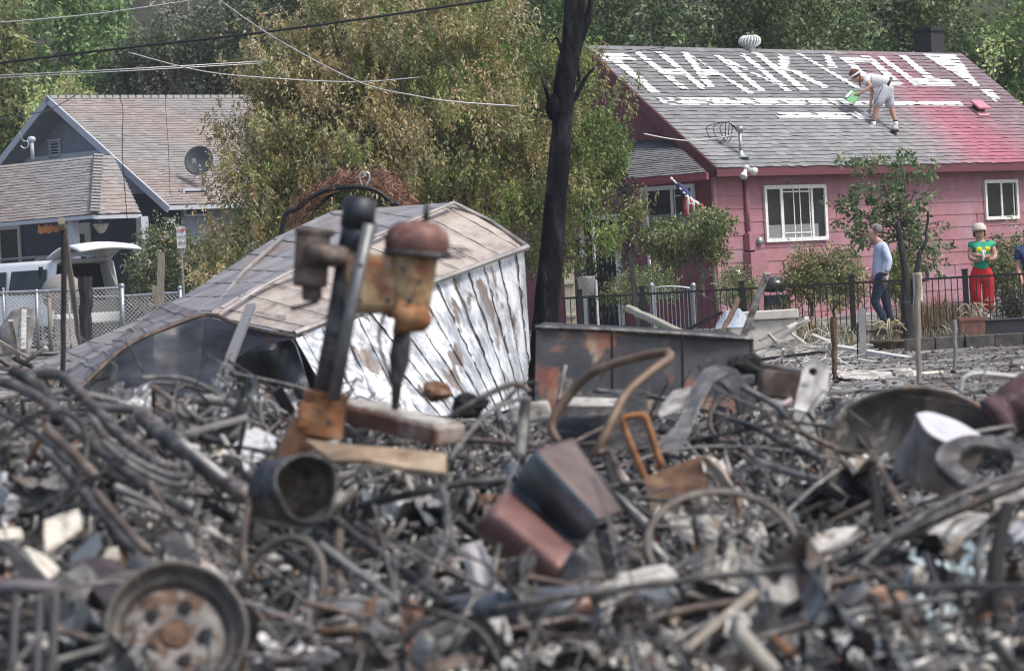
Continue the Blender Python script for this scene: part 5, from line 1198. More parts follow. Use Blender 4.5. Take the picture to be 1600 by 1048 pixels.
# tray and roller he holds
TG = plain('green_plastic', (.07, .30, .11), .35, spec=.6)
t = thing('paint_tray', 'green paint tray held in the hand of the bending painter', 'paint tray', rz_(265, 490, -.25))
TP = [rz_(u, v, -.25+k) for u, v, k in ((155, 500, 0), (240, 405, .1), (355, 450, .1), (345, 505, 0), (285, 572, -.08), (215, 560, -.08))]
mb = MB(); mb.prism(TP, (.0, .03, .008)); part('tray_pan', mb, TG, t)
mb = MB(); mb.tube(TP, .011, 6, closed=True); part('tray_rim', mb, TG, t)
mb = MB(); mb.prism([rz_(165, 492, -.3), rz_(240, 412, -.18), rz_(262, 425, -.18), rz_(190, 505, -.3)], (0, -.006, 0)); part('wet_paint', mb, WHITE, t)
t = thing('paint_roller', 'white paint roller on a wire handle held low by the bending painter', 'paint roller', rz_(325, 722, -.05))
mb = MB(); mb.tube([rz_(275, 695, -.03), rz_(375, 748, -.03)], .042, 12); part('roller_sleeve', mb, WHITE, t, sm=True)
mb = MB(); mb.tube(curve([rz_(480, 655, 0), rz_(440, 672, 0), rz_(372, 708, -.03), rz_(385, 745, -.03)], 4), .012, 6); part('roller_handle', mb, GALV, t, sm=True)
mb = MB(); mb.tube([rz_(488, 640, 0), rz_(460, 668, 0)], .018, 8); part('grip', mb, GREYP, t, sm=True)
# ================================================================== CRUMPLED SHED
def resample(pts, n):
    pts = [Vector(p) for p in pts]; L_ = [0]
    for i in range(1, len(pts)): L_.append(L_[-1]+(pts[i]-pts[i-1]).length)
    out = []
    for k in range(n):
        d = L_[-1]*k/(n-1); i = 0
        while i < len(pts)-2 and L_[i+1] < d: i += 1
        t_ = (d-L_[i])/max(1e-9, L_[i+1]-L_[i]); out.append(pts[i].lerp(pts[i+1], min(1, t_)))
    return out
def loft(A, B, n, m, rough=.03, ribs=0, ribh=.02, seed=0, freq=2.0, wave=0.0, smoothA=False, push=(0, -1, 0)):
    """sheet between two pixel+depth outlines; ribs = seam count along the outlines"""
    a = pxline(A); b = pxline(B)
    if smoothA: a = curve(a, 6); b = curve(b, 6)
    a = resample(a, n); b = resample(b, n); mb = MB(); pv = Vector(push)
    for j in range(m):
        v = j/(m-1)
        for i in range(n):
            u = i/(n-1); p = a[i].lerp(b[i], v)
            edge = min(1, 6*min(u, 1-u, v, 1-v)+.25)
            d = mn.noise(p*freq+Vector((seed, 0, 0)))*rough*edge + wave*sin(u*9+seed)*sin(v*pi)
            if ribs:
                f = (u*ribs) % 1; d += ribh*max(0, 1-abs(f-.5)/.09)
            mb.v.append(p+pv*d)
    for j in range(m-1):
        for i in range(n-1): mb.f.append((j*n+i, j*n+i+1, (j+1)*n+i+1, (j+1)*n+i))
    mb.seam = [[mb.v[j*n+min(n-1, int(round((k+.5)/ribs*(n-1)))+1)]+pv*.022 for j in range(m)] for k in range(ribs)]
    return mb
SEAMM = plain('seam_rust', (.03, .027, .026), .8)
def seams(par, mb, r_=.009):
    qs = random.Random(len(mb.v))
    for s_ in mb.seam:
        k0 = 0; m2 = MB()
        while k0 < len(s_)-2:
            k1 = min(len(s_)-1, k0+(qs.randint(3, 9) if len(mb.v) == 190*24 else 99)); m2.tube([p_+Vector((qs.uniform(-.012, .012), 0, 0)) for p_ in s_[k0:k1+1]], r_*(qs.uniform(.4, 1.1) if len(mb.v) == 190*24 else .7), 5); k0 = k1+(0 if qs.random() < .7 else 1)
        part('seam', m2, SEAMM, par)
    return mb
def solid(o, th=.012): s_ = o.modifiers.new('thickness', 'SOLIDIFY'); s_.thickness = th; s_.offset = 0; return o
SHR = M('scorched_roof_tin', [(.3, (.16, .15, .15)), (.5, (.28, .265, .26)), (.7, (.42, .40, .39))], 3, .55, .25, .12, stops2=[(.35, (.26, .19, .16)), (.7, (.38, .34, .33))], scale2=1.3, lim=(.5, .62))
SHG = M('grey_roof_tin', [(.3, (.09, .085, .085)), (.5, (.19, .18, .18)), (.7, (.30, .285, .28))], 3, .55, .35, .15, stops2=[(.35, (.14, .10, .08)), (.7, (.25, .2, .18))], scale2=1.5)
SHT_ = M('tan_roof_tin', [(.3, (.26, .21, .18)), (.5, (.43, .375, .33)), (.7, (.52, .47, .43))], 4, .6, .15, .15, stops2=[(.3, (.08, .07, .08)), (.7, (.2, .15, .13))], scale2=2.1, lim=(.56, .66))
SHW = M('blistered_white_tin', [(.3, (.13, .135, .145)), (.44, (.36, .38, .41)), (.54, (.66, .68, .70)), (.75, (.80, .81, .82))], 3.2, .45, .25, .3, stops2=[(.3, (.11, .085, .07)), (.5, (.22, .18, .155)), (.7, (.20, .205, .215))], scale2=2.4, lim=(.57, .62), detail=9, rr=.7, stretch=(1.5, 1.5, .6))
BRNT = M('brown_edge', [(.3, (.04, .03, .026)), (.6, (.14, .10, .08)), (.8, (.3, .24, .2))], 9, .8, .1, .3)
SHD = M('blackened_tin', [(.3, (.014, .015, .019)), (.5, (.035, .038, .045)), (.7, (.075, .08, .09))], 2.5, .5, .45, .25, stops2=[(.35, (.10, .05, .03)), (.7, (.05, .04, .035))], scale2=1.7, lim=(.6, .68))
S0 = P(560, 640, 32)
shed = thing('crumpled_shed', 'collapsed metal garden shed with white ribbed wall and blackened gable', 'shed', (S0.x, 32.5, 0))
# front roof slope
SM = []
solid(part('roof_panel', (lambda m_: (SM.append(m_), m_)[1])(loft([(322, 492, 32.6), (400, 448, 33), (500, 405, 33.5), (707, 317, 34.8)], [(460, 520, 31.6), (540, 490, 32), (675, 440, 33), (824, 385, 34.2)], 120, 16, .03, ribs=11, ribh=.03, seed=1)), SHT_, shed))
# back roof slope
solid(part('roof_panel', (lambda m_: (SM.append(m_), m_)[1])(loft([(707, 317, 34.8), (500, 405, 33.5), (400, 448, 33), (322, 492, 32.6), (192, 544, 32), (118, 613, 31.4)], [(640, 322, 36.2), (520, 330, 36.2), (430, 372, 36), (300, 456, 35.4), (200, 507, 34.8), (50, 572, 33.8)], 150, 14, .06, ribs=15, ribh=.03, seed=2)), SHR, shed))
solid(part('torn_roof_sheet', loft([(322, 490, 32.5), (192, 542, 31.9), (150, 580, 31.6), (118, 612, 31.3)], [(262, 472, 34.2), (160, 545, 33.5), (98, 566, 33.3), (48, 576, 33.2)], 110, 14, .07, ribs=7, ribh=.02, seed=7, freq=2.0, push=(0, -.6, .8)), SHG, shed))
mb = MB(); mb.tube(curve(pxline([(340, 492, 32.3), (410, 447, 32.8), (500, 402, 33.2), (600, 362, 33.9), (707, 317, 34.6)]), 5), .036, 6, flat=.45); part('ridge_cap', mb, SHR, shed)
mb = MB(); mb.tube(pxline([(460, 521, 31.5), (540, 491, 31.9), (675, 441, 32.9), (824, 386, 34.1)]), .032, 6); mb.tube(pxline([(707, 316, 34.7), (766, 345, 34.6), (826, 386, 34.1)]), .022, 6); part('eave_trim', mb, SHR, shed)
mb = MB(); mb.tube(curve(pxline([(118, 613, 31.3), (152, 580, 31.5), (190, 546, 31.8), (240, 520, 32), (322, 492, 32.4), (377, 509, 31.9), (460, 527, 31.4)]), 5), .022, 6); part('gable_trim', mb, BRNT, shed)
mb = MB(); mb.tube(pxline([(440, 372, 35.6), (380, 425, 34.6), (340, 475, 33.2)]), .02, 5); part('cross_rib', mb, SHR, shed)
# ribbed white side wall
solid(part('side_wall', (lambda m_: (SM.append(m_), m_)[1])(loft([(468, 527, 31.6), (540, 500, 32), (675, 446, 33), (770, 408, 33.8), (818, 390, 34.15)], [(620, 645, 31.2), (700, 650, 31.8), (765, 648, 32.6), (812, 634, 33.5), (828, 560, 34)], 190, 24, .05, ribs=13, ribh=-.03, seed=3)), SHW, shed))
for m_ in SM: seams(shed, m_)
solid(part('torn_wall_sheet', loft([(462, 530, 31.3), (500, 514, 31.5), (545, 503, 31.7), (575, 492, 31.9)], [(508, 612, 30.8), (545, 622, 30.9), (590, 640, 31.1), (650, 642, 31.3)], 70, 20, .10, ribs=4, ribh=.04, seed=5, freq=4.5), SHW, shed))
# blackened gable
solid(part('gable_wall', loft([(118, 615, 31.3), (150, 585, 31.5), (190, 548, 31.8), (240, 524, 31.95), (322, 494, 32.4), (377, 511, 31.9), (458, 529, 31.4)], [(125, 620, 31.1), (175, 640, 30.9), (235, 646, 30.8), (270, 640, 31), (340, 606, 31.2), (395, 570, 31.3), (450, 538, 31.3)], 90, 24, .17, seed=9, freq=2.2), SHD, shed))
solid(part('crumpled_panel', loft([(366, 560, 31.2), (400, 540, 31.1), (455, 530, 30.9), (462, 538, 30.9)], [(372, 612, 31.4), (415, 612, 31.2), (452, 618, 30.9), (492, 628, 30.7)], 50, 24, .22, seed=12, freq=3.6), SHD, shed))
mb = MB(); mb.prism(pxline([(448, 535, 31.6), (470, 535, 31.7), (500, 620, 31.6), (455, 612, 31.6)]), (0, .5, 0)); part('dark_opening', mb, DARK, shed)
# base skirts so that the wreck stands on the ground
solid(part('inner_floor', loft([(118, 640, 31.6), (460, 640, 32.2), (735, 650, 33)], [(118, 626, 34.5), (460, 620, 35), (800, 618, 35.5)], 20, 8, .05, seed=2, push=(0, 0, 1)), SHD, shed))
# ---- trellis arch wrapped with burnt vine
AY2 = 38.5
p = P(450, 380, AY2)
t = thing('trellis_arch', 'iron garden arch covered with brown burnt vine behind the shed roof', 'arch', (p.x, AY2, 0))
arc1 = [(432, 460, AY2), (440, 365, AY2), (466, 325, AY2), (505, 299, AY2), (548, 292, AY2), (585, 297, AY2), (612, 318, AY2), (628, 350, AY2), (640, 460, AY2)]
arc2 = [(x+30, y-2-(4 if 480 < x < 600 else 0), AY2+.9) for x, y, _ in arc1]
for ar in (arc1, arc2):
    c_ = pxline(ar); c_[0].z = 0; c_[-1].z = 0
    mb = MB(); mb.tube(curve(c_, 6), .028, 7); part('hoop', mb, BLACKM, t, sm=True)
mb = MB(); q = random.Random(4)
ca, cb_ = curve(pxline(arc1[1:-1]), 8), curve(pxline(arc2[1:-1]), 8)
for k in range(900):
    i = q.randrange(2, len(ca)-1); f = q.random(); p0 = ca[i].lerp(cb_[i], f)+Vector((0, 0, q.uniform(-.02, .10)))
    d_ = (ca[min(i+1, len(ca)-1)]-ca[i-1]).normalized()*q.uniform(-.2, .2)+Vector((q.uniform(-.06, .06), q.uniform(-.1, .1), q.uniform(-.04, .12)))
    mb.tube([p0, p0+d_], q.uniform(.004, .010), 3, cap=False)
part('vine_wrap', mb, M('dry_brown_vine', [(.3, (.10, .04, .025)), (.55, (.24, .13, .085)), (.75, (.38, .28, .22))], 9, .9, 0, .4), t)
mb = MB(); c0_ = P(568, 274, AY2)
mb.tube(curve([P(566, 290, AY2), P(563, 281, AY2), P(562, 272, AY2), P(567, 269, AY2), P(570, 274, AY2), P(566, 277, AY2)], 4), .011, 5); mb.tube(curve([P(572, 290, AY2), P(577, 280, AY2), P(576, 271, AY2), P(571, 270, AY2), P(571, 276, AY2)], 4), .011, 5); part('scroll_finial', mb, WIRE, t)
# ---- burnt tree trunk in front of the houses
BT = 36.5
q = random.Random(6)
p = P(845, 600, BT)
t = thing('burnt_tree', 'tall blackened leafless tree trunk crossing the picture from top to bottom', 'tree', (p.x, BT, 0))
def seg(mb, pts, rr):
    c_ = curve(pxline(pts), 6); n_ = len(c_); rad = []
    for i in range(n_):
        f = i/(n_-1)*(len(rr)-1); j = min(int(f), len(rr)-2); rad.append((rr[j]+(rr[j+1]-rr[j])*(f-j))*BT/F*(1+q.uniform(-.05, .05)))
    mb.tube(c_, rad, 14)
mb = MB()
seg(mb, [(843, 640, BT), (846, 560, BT), (857, 450, BT), (868, 320, BT), (878, 200, BT), (882, 130, BT), (895, 60, BT), (899, -10, BT), (905, -60, BT)], [21, 20, 20, 17.5, 16.5, 17.5, 17, 16, 14])
seg(mb, [(862, 185, BT), (856, 150, BT-.1), (846, 122, BT-.2)], [5, 3.5, 1.5]); seg(mb, [(884, 170, BT), (900, 150, BT), (915, 122, BT), (930, 105, BT)], [7, 4.5, 3, 1.5])
seg(mb, [(893, 82, BT), (905, 62, BT), (918, 30, BT), (928, -20, BT)], [11, 8, 6, 4]); seg(mb, [(880, 90, BT), (870, 60, BT), (862, 68, BT)], [4, 2, 1]); seg(mb, [(905, 128, BT), (903, 100, BT), (897, 88, BT)], [2.5, 2, 1.5])
mb.lump(P(867, 168, BT-.02), (.10, .10, .16), 3, .05, 10, 8)
part('trunk', mb, M('burnt_bark', [(.3, (.006, .006, .008)), (.5, (.016, .017, .021)), (.62, (.05, .052, .058)), (.74, (.15, .155, .16))], 7, .95, 0, 1.0, stretch=(1, 1, .35), bdist=.06, detail=9, spec=.12), t, sm=True)
# ================================================================== MIDDLE GROUND
def box_between(mb, a, b, w_, h_, up=Z):
    d_ = (b-a); L_ = d_.length; d_ = d_.normalized(); s_ = d_.cross(up).normalized(); u_ = s_.cross(d_)
    mb.fbox(a, d_, s_, u_, 0, L_, -w_/2, w_/2, -h_/2, h_/2)
def stick(label, a, b, r_, mat, name='stake', cat='stake', group=None, flat=False, bury=.1, mats=None):
    A_, B_ = P(*a), P(*b); mb = MB()
    if flat: box_between(mb, A_, B_, r_*2, r_*1.2, Vector((0, 1, .01)))
    else:
        k = 8; qq = random.Random(int(a[0])); mb.tube([A_.lerp(B_, i/k)+Vector((qq.uniform(-1, 1)*r_*.3, 0, 0)) for i in range(k+1)], [r_*(1.08-.25*i/k) for i in range(k+1)], 8)
    return single(name, mb, mat, label, cat, group, bv=.004 if flat else 0)
# dark stained panel box behind the rubble
BOXM = M('burnt_painted_steel', [(.3, (.035, .038, .045)), (.5, (.075, .08, .09)), (.7, (.14, .14, .15))], 2.2, .6, .3, .2, stops2=[(.35, (.28, .085, .055)), (.55, (.36, .22, .15)), (.7, (.5, .43, .34))], scale2=2.4, lim=(.51, .6), detail=8)
p = P(1000, 640, 26.5)
t = thing('steel_cabinet', 'long scorched steel cabinet with red and pale burn patches behind the rubble', 'cabinet', (p.x, 26.5, 0))
solid(part('front_panel', loft([(838, 512, 26), (955, 518, 26.1), (1065, 524, 26.3), (1173, 532, 26.5)], [(835, 650, 26), (955, 650, 26.1), (1065, 652, 26.3), (1172, 652, 26.5)], 70, 12, .03, seed=4), BOXM, t), .02)
for x in (956, 1066):
    mb = MB(); mb.tube([P(x, 516 if x < 1000 else 522, 25.95), P(x+1, 652, 25.95)], .012, 6); part('panel_seam', mb, BLACKM, t)
mb = MB(); mb.tube(curve(pxline([(836, 511, 26), (955, 516, 26.1), (1065, 522, 26.25), (1174, 530, 26.5)]), 4), .035, 6, flat=.6); mb.tube(pxline([(1174, 530, 26.5), (1174, 652, 26.5)]), .02, 6); part('frame', mb, CHAR, t)
mb = MB(); mb.prism(pxline([(836, 511, 26), (1174, 530, 26.5), (1140, 518, 28.2), (850, 503, 27.8)]), (0, 0, -.03)); part('top_panel', mb, CHAR, t)
stick('pale wooden pole leaning over the scorched steel cabinet', (982, 482, 44), (1068, 523, 33), .05, plain('peeled_wood', (.42, .40, .30), .8), 'leaning_pole', 'pole')
stick('rusty red rod sticking up beside the white foundation block', (1153, 468, 42), (1128, 520, 40), .035, RUST, 'leaning_rod', 'rod')
# white foundation block and wrecked frames
p0 = P(1141, 503, 46); p1 = P(1243, 497, 46)
mb = MB(); mb.fbox(Vector((p0.x, 46, 0)), (p1-p0).normalized(), Vector((0, 1, 0)), Z, 0, (p1-p0).length, 0, .5, 0, p0.z-.0); mb.fbox(Vector((p0.x, 46, 0)), (p1-p0).normalized(), Vector((0, 1, 0)), Z, -.04, (p1-p0).length+.04, -.05, .55, p0.z+.003, p0.z+.12)
single('foundation_block', mb, M('sooty_plaster', [(.3, (.42, .40, .36)), (.6, (.62, .59, .53)), (.8, (.7, .68, .62))], 5, .9, 0, .3, stops2=[(.3, (.12, .11, .1)), (.7, (.3, .28, .25))], scale2=4, lim=(.58, .66)), 'white sooty foundation block standing in the ash before the black fence', 'foundation', bv=.012)
q = random.Random(9); LIN = plain('bleached_lath', (.56, .54, .50), .8)
for k, (a, b) in enumerate((((1182, 535), (1258, 497)), ((1190, 548), (1265, 500)), ((1195, 546), (1298, 534)), ((1182, 535), (1298, 548)), ((1210, 530), (1262, 542)), ((1236, 520), (1262, 540)), ((1180, 552), (1225, 540)), ((1296, 534), (1297, 556)), ((1224, 545), (1222, 565)), ((1268, 522), (1300, 535)), ((1200, 520), (1222, 545)), ((1230, 512), (1262, 496)))):
    A_, B_ = P(*a, 42.5-.06*k), P(*b, 42.2+.05*k); mb = MB(); box_between(mb, A_, B_, .035, .03); single('burnt_lath', mb, LIN, 'thin bleached lath in the collapsed white frame before the black fence', 'lath', 'laths of the collapsed frame')
for label, a, b, r_, mt_, fl in (
  ('dark iron stake standing left of the grey plank in the ash', (1302, 495), (1305, 592), .045, RUST, False),
  ('grey upright plank standing in the ash behind the iron stake', (1346, 483), (1349, 560), .05, plain('grey_plank', (.27, .27, .28), .85), True),
  ('tall wooden stake with pale top right of the small burnt tree', (1433, 428), (1437, 600), .045, WOODG, False),
  ('thin stake standing before the low block wall', (1490, 500), (1493, 572), .035, plain('grey_stake', (.22, .21, .2), .85), False)):
    Yk = 1.22*F/(b[1]-(445-(b[0]-800)*ROLL)); stick(label, (*a, Yk), (*b, Yk), r_*Yk/50, mt_, flat=fl)
mb = MB(); a, b = P(1340, 505, 44), P(1340, 560, 44); mb.tube([b, a], .012, 6); single('thin_rod', mb, BLACKM, 'thin black rod beside the grey upright plank', 'rod')
p = P(1434, 430, 41); mb = MB(); mb.tube([P(1433, 426, 38), P(1435, 470, 38)], .05, 8)
single('stake_sleeve', mb, plain('bleached_wood', (.55, .52, .45), .85), 'bleached wrap around the top of the tall wooden stake', 'sleeve')
# clay pot with withered plant
def potat(name, label, cat, px_, py_, Y_, r_, h_, mt_, n=18, square=False):
    b_ = P(px_, py_, Y_); mb = MB()
    if square: mb.box(b_+Z*(h_/2), (r_*2, r_*2, h_), taper=1.18); mb.box(b_+Z*(h_+.012), (r_*2.5, r_*2.5, .05))
    else: mb.lathe(b_, Z, [(0, 0), (r_*.72, 0), (r_*.95, h_*.85), (r_*1.08, h_*.86), (r_*1.1, h_), (r_*.92, h_), (r_*.85, h_*.85), (0, h_*.82)], n)
    return b_, mb
b_, mb = potat('', '', '', 1392, 562, 50, .26, .29, None)
t = thing('clay_pot', 'mossy brown clay pot with a withered plant beside the small burnt tree', 'plant pot', b_)
part('pot', mb, M('mossy_clay', [(.3, (.06, .045, .03)), (.6, (.13, .095, .06)), (.8, (.17, .15, .1))], 8, .9, 0, .3), t, sm=True)
mb = MB(); q = random.Random(3)
for k in range(16): a = q.uniform(0, 6.28); mb.tube(curve([b_+Z*.27, b_+Z*q.uniform(.4, .6)+Vector((cos(a)*.08, sin(a)*.08, 0)), b_+Z*q.uniform(.35, .6)+Vector((cos(a)*.25, sin(a)*.2, 0))], 4), .009, 4)
part('withered_plant', mb, plain('straw', (.42, .38, .24), .9), t)
b_, mb = potat('', '', '', 1519, 532, 54, .17, .33, None, square=True)
t = thing('square_pot', 'reddish square terracotta planter standing in front of the woman', 'planter', b_); part('pot', mb, M('terracotta', [(.3, (.16, .075, .055)), (.7, (.26, .13, .095))], 9, .85, 0, .2), t)
mb = MB()
for k in range(14): a = q.uniform(0, 6.28); mb.tube(curve([b_+Z*.3, b_+Z*q.uniform(.4, .6)+Vector((cos(a)*.08, sin(a)*.08, 0)), b_+Z*q.uniform(.3, .55)+Vector((cos(a)*.28, sin(a)*.2, 0))], 4), .009, 4)
part('withered_plant', mb, plain('straw_2', (.34, .29, .2), .9), t)
a = P(1535, 532, 54)
mb = MB(); mb.box((a.x+.55, 54.3, a.z+.14), (1.1, .5, .3)); mb.box((a.x+.55, 54.3, a.z+.305), (1.14, .54, .03)); single('long_planter', mb, plain('black_planter', (.025, .028, .033), .6), 'long black planter box at the right edge beside the terracotta pot', 'planter', bv=.01)
# low block wall
BLK = M('sooty_block', [(.3, (.045, .042, .04)), (.6, (.11, .10, .092)), (.8, (.19, .18, .165))], 7, .95, 0, .5)
a = P(1428, 563, 48.5)
t = thing('low_block_wall', 'low row of sooty concrete blocks right of the small burnt tree', 'wall', (a.x+1.5, 48.5, 0))
for k in range(6):
    mb = MB(); mb.box((a.x+.1+.42*k, 48.6+.03*(k % 2), .07), (.405, .2, .20), Matrix.Rotation(.03*(k % 3-1), 3, 'Z')); part('block', mb, BLK, t, bv=.012)
mb = MB(); box_between(mb, P(1300, 541, 46.5), P(1420, 560, 45), .12, .05); single('white_board', mb, LIN, 'long white board lying in the ash between the grey plank and the pot', 'board')
mb = MB(); mb.tube(curve(pxline([(1375, 593, 37.5), (1400, 590, 37.6), (1425, 587, 37.8), (1472, 583, 38)]), 4), .035, 8); single('plastic_pipe', mb, plain('pale_pipe', (.55, .51, .43), .6), 'pale pipe lying on the soil below the tall wooden stake', 'pipe', sm=True)
mb = MB(); mb.lump(P(1418, 588, 37.4), (.16, .12, .09), 4, .3); single('ash_rock', mb, PALE, 'pale lump of plaster lying on the pale pipe', 'rubble piece')
mb = loft([(1310, 582, 38), (1350, 578, 38), (1392, 582, 38)], [(1318, 592, 37.3), (1352, 594, 37.2), (1398, 590, 37.2)], 20, 6, .06, seed=2, push=(0, 0, 1)); solid(single('crumpled_paper', mb, PALE, 'crumpled pale sheet lying on the ash right of the iron stake', 'sheet'))
# left middle ground: burnt posts and junk before the chain link fence
stick('dark charred stake with thick foot standing before the left fence', (100, 345, 30), (98, 605, 30), .026, WOODC)
stick('thick charred post before the white vehicle', (133, 432, 66), (134, 545, 66), .13, WOODC, 'charred_post', 'post')
stick('long tan stick leaning against the dark charred stake', (97, 345, 29.6), (125, 540, 40), .03, WOODG, 'leaning_stick', 'stick')
stick('weathered fence slat standing right of the bright fence post', (252, 395, 70), (250, 482, 70), .07, WOODG, 'slat', 'slat', flat=True)
stick('short weathered slat leaning beside the taller slat', (241, 448, 69), (248, 486, 69), .06, WOODG, 'slat', 'slat', flat=True)
mb = MB(); c = P(98, 458, 74.5); mb.lump(c, (.47, .4, .42), 1, 0, 26, 16); mb.lathe(Vector((c.x, c.y, .4)), Z, [(.3, 0), (.2, .3), (.25, .6)], 16); single('water_tank', mb, plain('grey_tank', (.24, .225, .21), .7), 'grey domed tank standing before the open rear of the white vehicle', 'tank', sm=True)
solid(single('burnt_appliance', loft([(0, 515, 40), (20, 485, 40), (52, 482, 40), (56, 500, 40)], [(-5, 575, 39.8), (12, 580, 39.8), (30, 578, 39.8), (42, 575, 39.8)], 24, 14, .12, seed=3, freq=3), M('scorched_enamel', [(.3, (.07, .07, .08)), (.55, (.22, .21, .2)), (.75, (.4, .37, .33))], 4, .7, .2, .3, stops2=[(.4, (.3, .12, .06)), (.7, (.4, .25, .15))], scale2=3, lim=(.56, .62)), 'scorched crumpled appliance panel at the left edge', 'metal panel'), .03)
mb = MB(); mb.prism(pxline([(30, 508, 39), (42, 506, 39), (44, 562, 38.5), (16, 566, 38.5)]), (0, .03, 0)); single('grey_sheet', mb, plain('blue_grey_sheet', (.13, .14, .14), .6), 'narrow blue grey sheet leaning on the scorched appliance panel', 'metal sheet')
mb = MB(); mb.tube(curve(pxline([(28, 560, 38), (32, 500, 38), (40, 496, 38), (48, 496, 38)]), 4), .02, 6); single('bent_pipe', mb, GALV, 'bent grey pipe standing behind the narrow blue grey sheet', 'pipe')
q = random.Random(12)
for k in range(12):
    a = P(q.uniform(0, 80), q.uniform(535, 590), 36+q.uniform(-2, 2)); mb = MB(); d_ = Vector((q.uniform(-1, 1), q.uniform(-.5, .5), q.uniform(-.1, .6))).normalized(); box_between(mb, a, a+d_*q.uniform(.4, .9), .05, .03); single('scorched_lath', mb, [WOODG, WOODC, PALE][k % 3], 'scorched slat in the loose heap at the left edge before the fence', 'slat', 'slats heaped at the left edge')
# fallen timbers in front of the fence, left of the arbour
q = random.Random(22)
for k in range(26):
    Yk = q.uniform(40, 52); x = q.uniform(.5, 3.1)*(Yk/46); a = Vector((x, Yk, gz(x, Yk)+q.uniform(.03, .22))); d_ = Vector((q.uniform(-1, 1), q.uniform(-.4, .4), q.uniform(-.12, .2))).normalized()
    mb = MB(); box_between(mb, a, a+d_*q.uniform(.5, 1.5), .07, .04); single('charred_timber', mb, [WOODC, WOODC, PALE, WOODG][k % 4], 'charred timber lying in the ash heap between the burnt trunk and the white foundation block', 'timber', 'timbers in the far ash heap')
mb = loft([(1120, 505, 44), (1135, 486, 44), (1155, 482, 44), (1170, 500, 44)], [(1118, 515, 43.5), (1135, 512, 43.3), (1155, 512, 43.3), (1172, 510, 43.5)], 24, 8, .12, seed=8, freq=6); solid(single('crumpled_foil', mb, plain('blue_white_sheet', (.42, .46, .5), .5, .3), 'bluish crumpled sheet lying left of the white foundation block', 'sheet'))
# ================================================================== RUBBLE STUFF
def chips(name, label, x0f, y0, y1, n, smin, smax, pal, seed, elong=1.0, lift=.0, cat='rubble', tilt=1.0, fy=(.25, .9), fz=(.12, .6), ctr=None):
    r = np.random.RandomState(seed)
    y = y0+(y1-y0)*r.rand(n)**.8; x = r.uniform(-1, 1, n)*x0f(y)
    if ctr: g_ = r.normal(size=(2, n)); x = ctr[0]+g_[0]*x0f(y)*.5; y = ctr[1]+g_[1]*(y1-y0)*.35
    z = np.array([gz(a, b_) for a, b_ in zip(x, y)])
    s_ = smin*(smax/smin)**(r.rand(n)**2.2); sx = s_*r.uniform(.6, 1, n)*elong; sy = s_*r.uniform(*fy, n); sz = s_*r.uniform(*fz, n)
    R_ = r.normal(size=(n, 4)); R_[:, 1:3] *= tilt; R_ /= np.linalg.norm(R_, axis=1)[:, None]; w_, a, b, c = R_.T
    rot = np.stack([1-2*(b*b+c*c), 2*(a*b-c*w_), 2*(a*c+b*w_), 2*(a*b+c*w_), 1-2*(a*a+c*c), 2*(b*c-a*w_), 2*(a*c-b*w_), 2*(b*c+a*w_), 1-2*(a*a+b*b)], 1).reshape(-1, 3, 3)
    cor = np.array([(i, j, k) for k in (-1, 1) for i, j in ((-1, -1), (1, -1), (1, 1), (-1, 1))], float)[None]*np.stack([sx, sy, sz], 1)[:, None]*.5
    cor = cor*r.uniform(.6, 1.25, cor.shape)
    pos = np.einsum('nij,nkj->nki', rot, cor)+np.stack([x, y, z+s_*.15+lift*r.rand(n)**2], 1)[:, None]
    V = pos.reshape(-1, 3); fb_ = np.array([(3, 2, 1, 0), (4, 5, 6, 7), (0, 1, 5, 4), (1, 2, 6, 5), (2, 3, 7, 6), (3, 0, 4, 7)])
    Q = (fb_[None]+np.arange(n)[:, None, None]*8).reshape(-1, 4)
    cs = np.array([p[0] for p in pal]); ww = np.array([p[1] for p in pal], float); ww /= ww.sum()
    cl = cs[r.choice(len(cs), n, p=ww)]*r.uniform(.7, 1.3, n)[:, None]; C = np.repeat(np.concatenate([cl, np.ones((n, 1))], 1), 8, 0)
    o = np_obj(name, V, Q, CHIP, C, origin=(ctr[0], ctr[1], 0) if ctr else (0, y0, 0)); tag(o, label, cat, None, 'stuff'); return o
fx = lambda y: y*.155+.3
PALR = [((.025, .025, .027), 5), ((.08, .08, .08), 4), ((.19, .19, .188), 3.4), ((.40, .39, .37), 3), ((.64, .61, .55), 2.4), ((.17, .11, .08), .8), ((.4, .33, .24), 1), ((.28, .3, .32), .8)]
chips('rubble', 'fine grey and cream rubble covering the foreground heap', fx, 8.6, 27, 34000, .010, .065, PALR, 1, lift=.04)
chips('slivers', 'black and grey slivers and splinters strewn through the foreground rubble', fx, 9.0, 27, 7000, .05, .30, [((.02, .02, .021), 5), ((.07, .068, .066), 4), ((.2, .19, .18), 2.5), ((.42, .4, .36), 1), ((.16, .08, .05), 1)], 2, elong=1.0, lift=.12, fy=(.05, .22), fz=(.03, .12))
chips('flakes', 'thin grey, white and bluish flakes of ash and sheet in the foreground rubble', fx, 9.0, 27, 3600, .04, .17, [((.03, .03, .032), 4), ((.10, .105, .115), 3.5), ((.24, .25, .26), 3), ((.46, .45, .43), 2.6), ((.62, .60, .55), 1.6), ((.14, .09, .07), .8)], 12, lift=.12, fy=(.3, .9), fz=(.012, .04))
chips('far_rubble', 'ash flakes and burnt litter on the open ground before the black fence', lambda y: y*.16, 27, 56.2, 22000, .012, .075, [((.03, .03, .03), 4), ((.09, .085, .08), 4), ((.17, .16, .145), 3), ((.42, .40, .36), 1.0), ((.17, .09, .07), .8)], 3, tilt=.2, fz=(.05, .2))
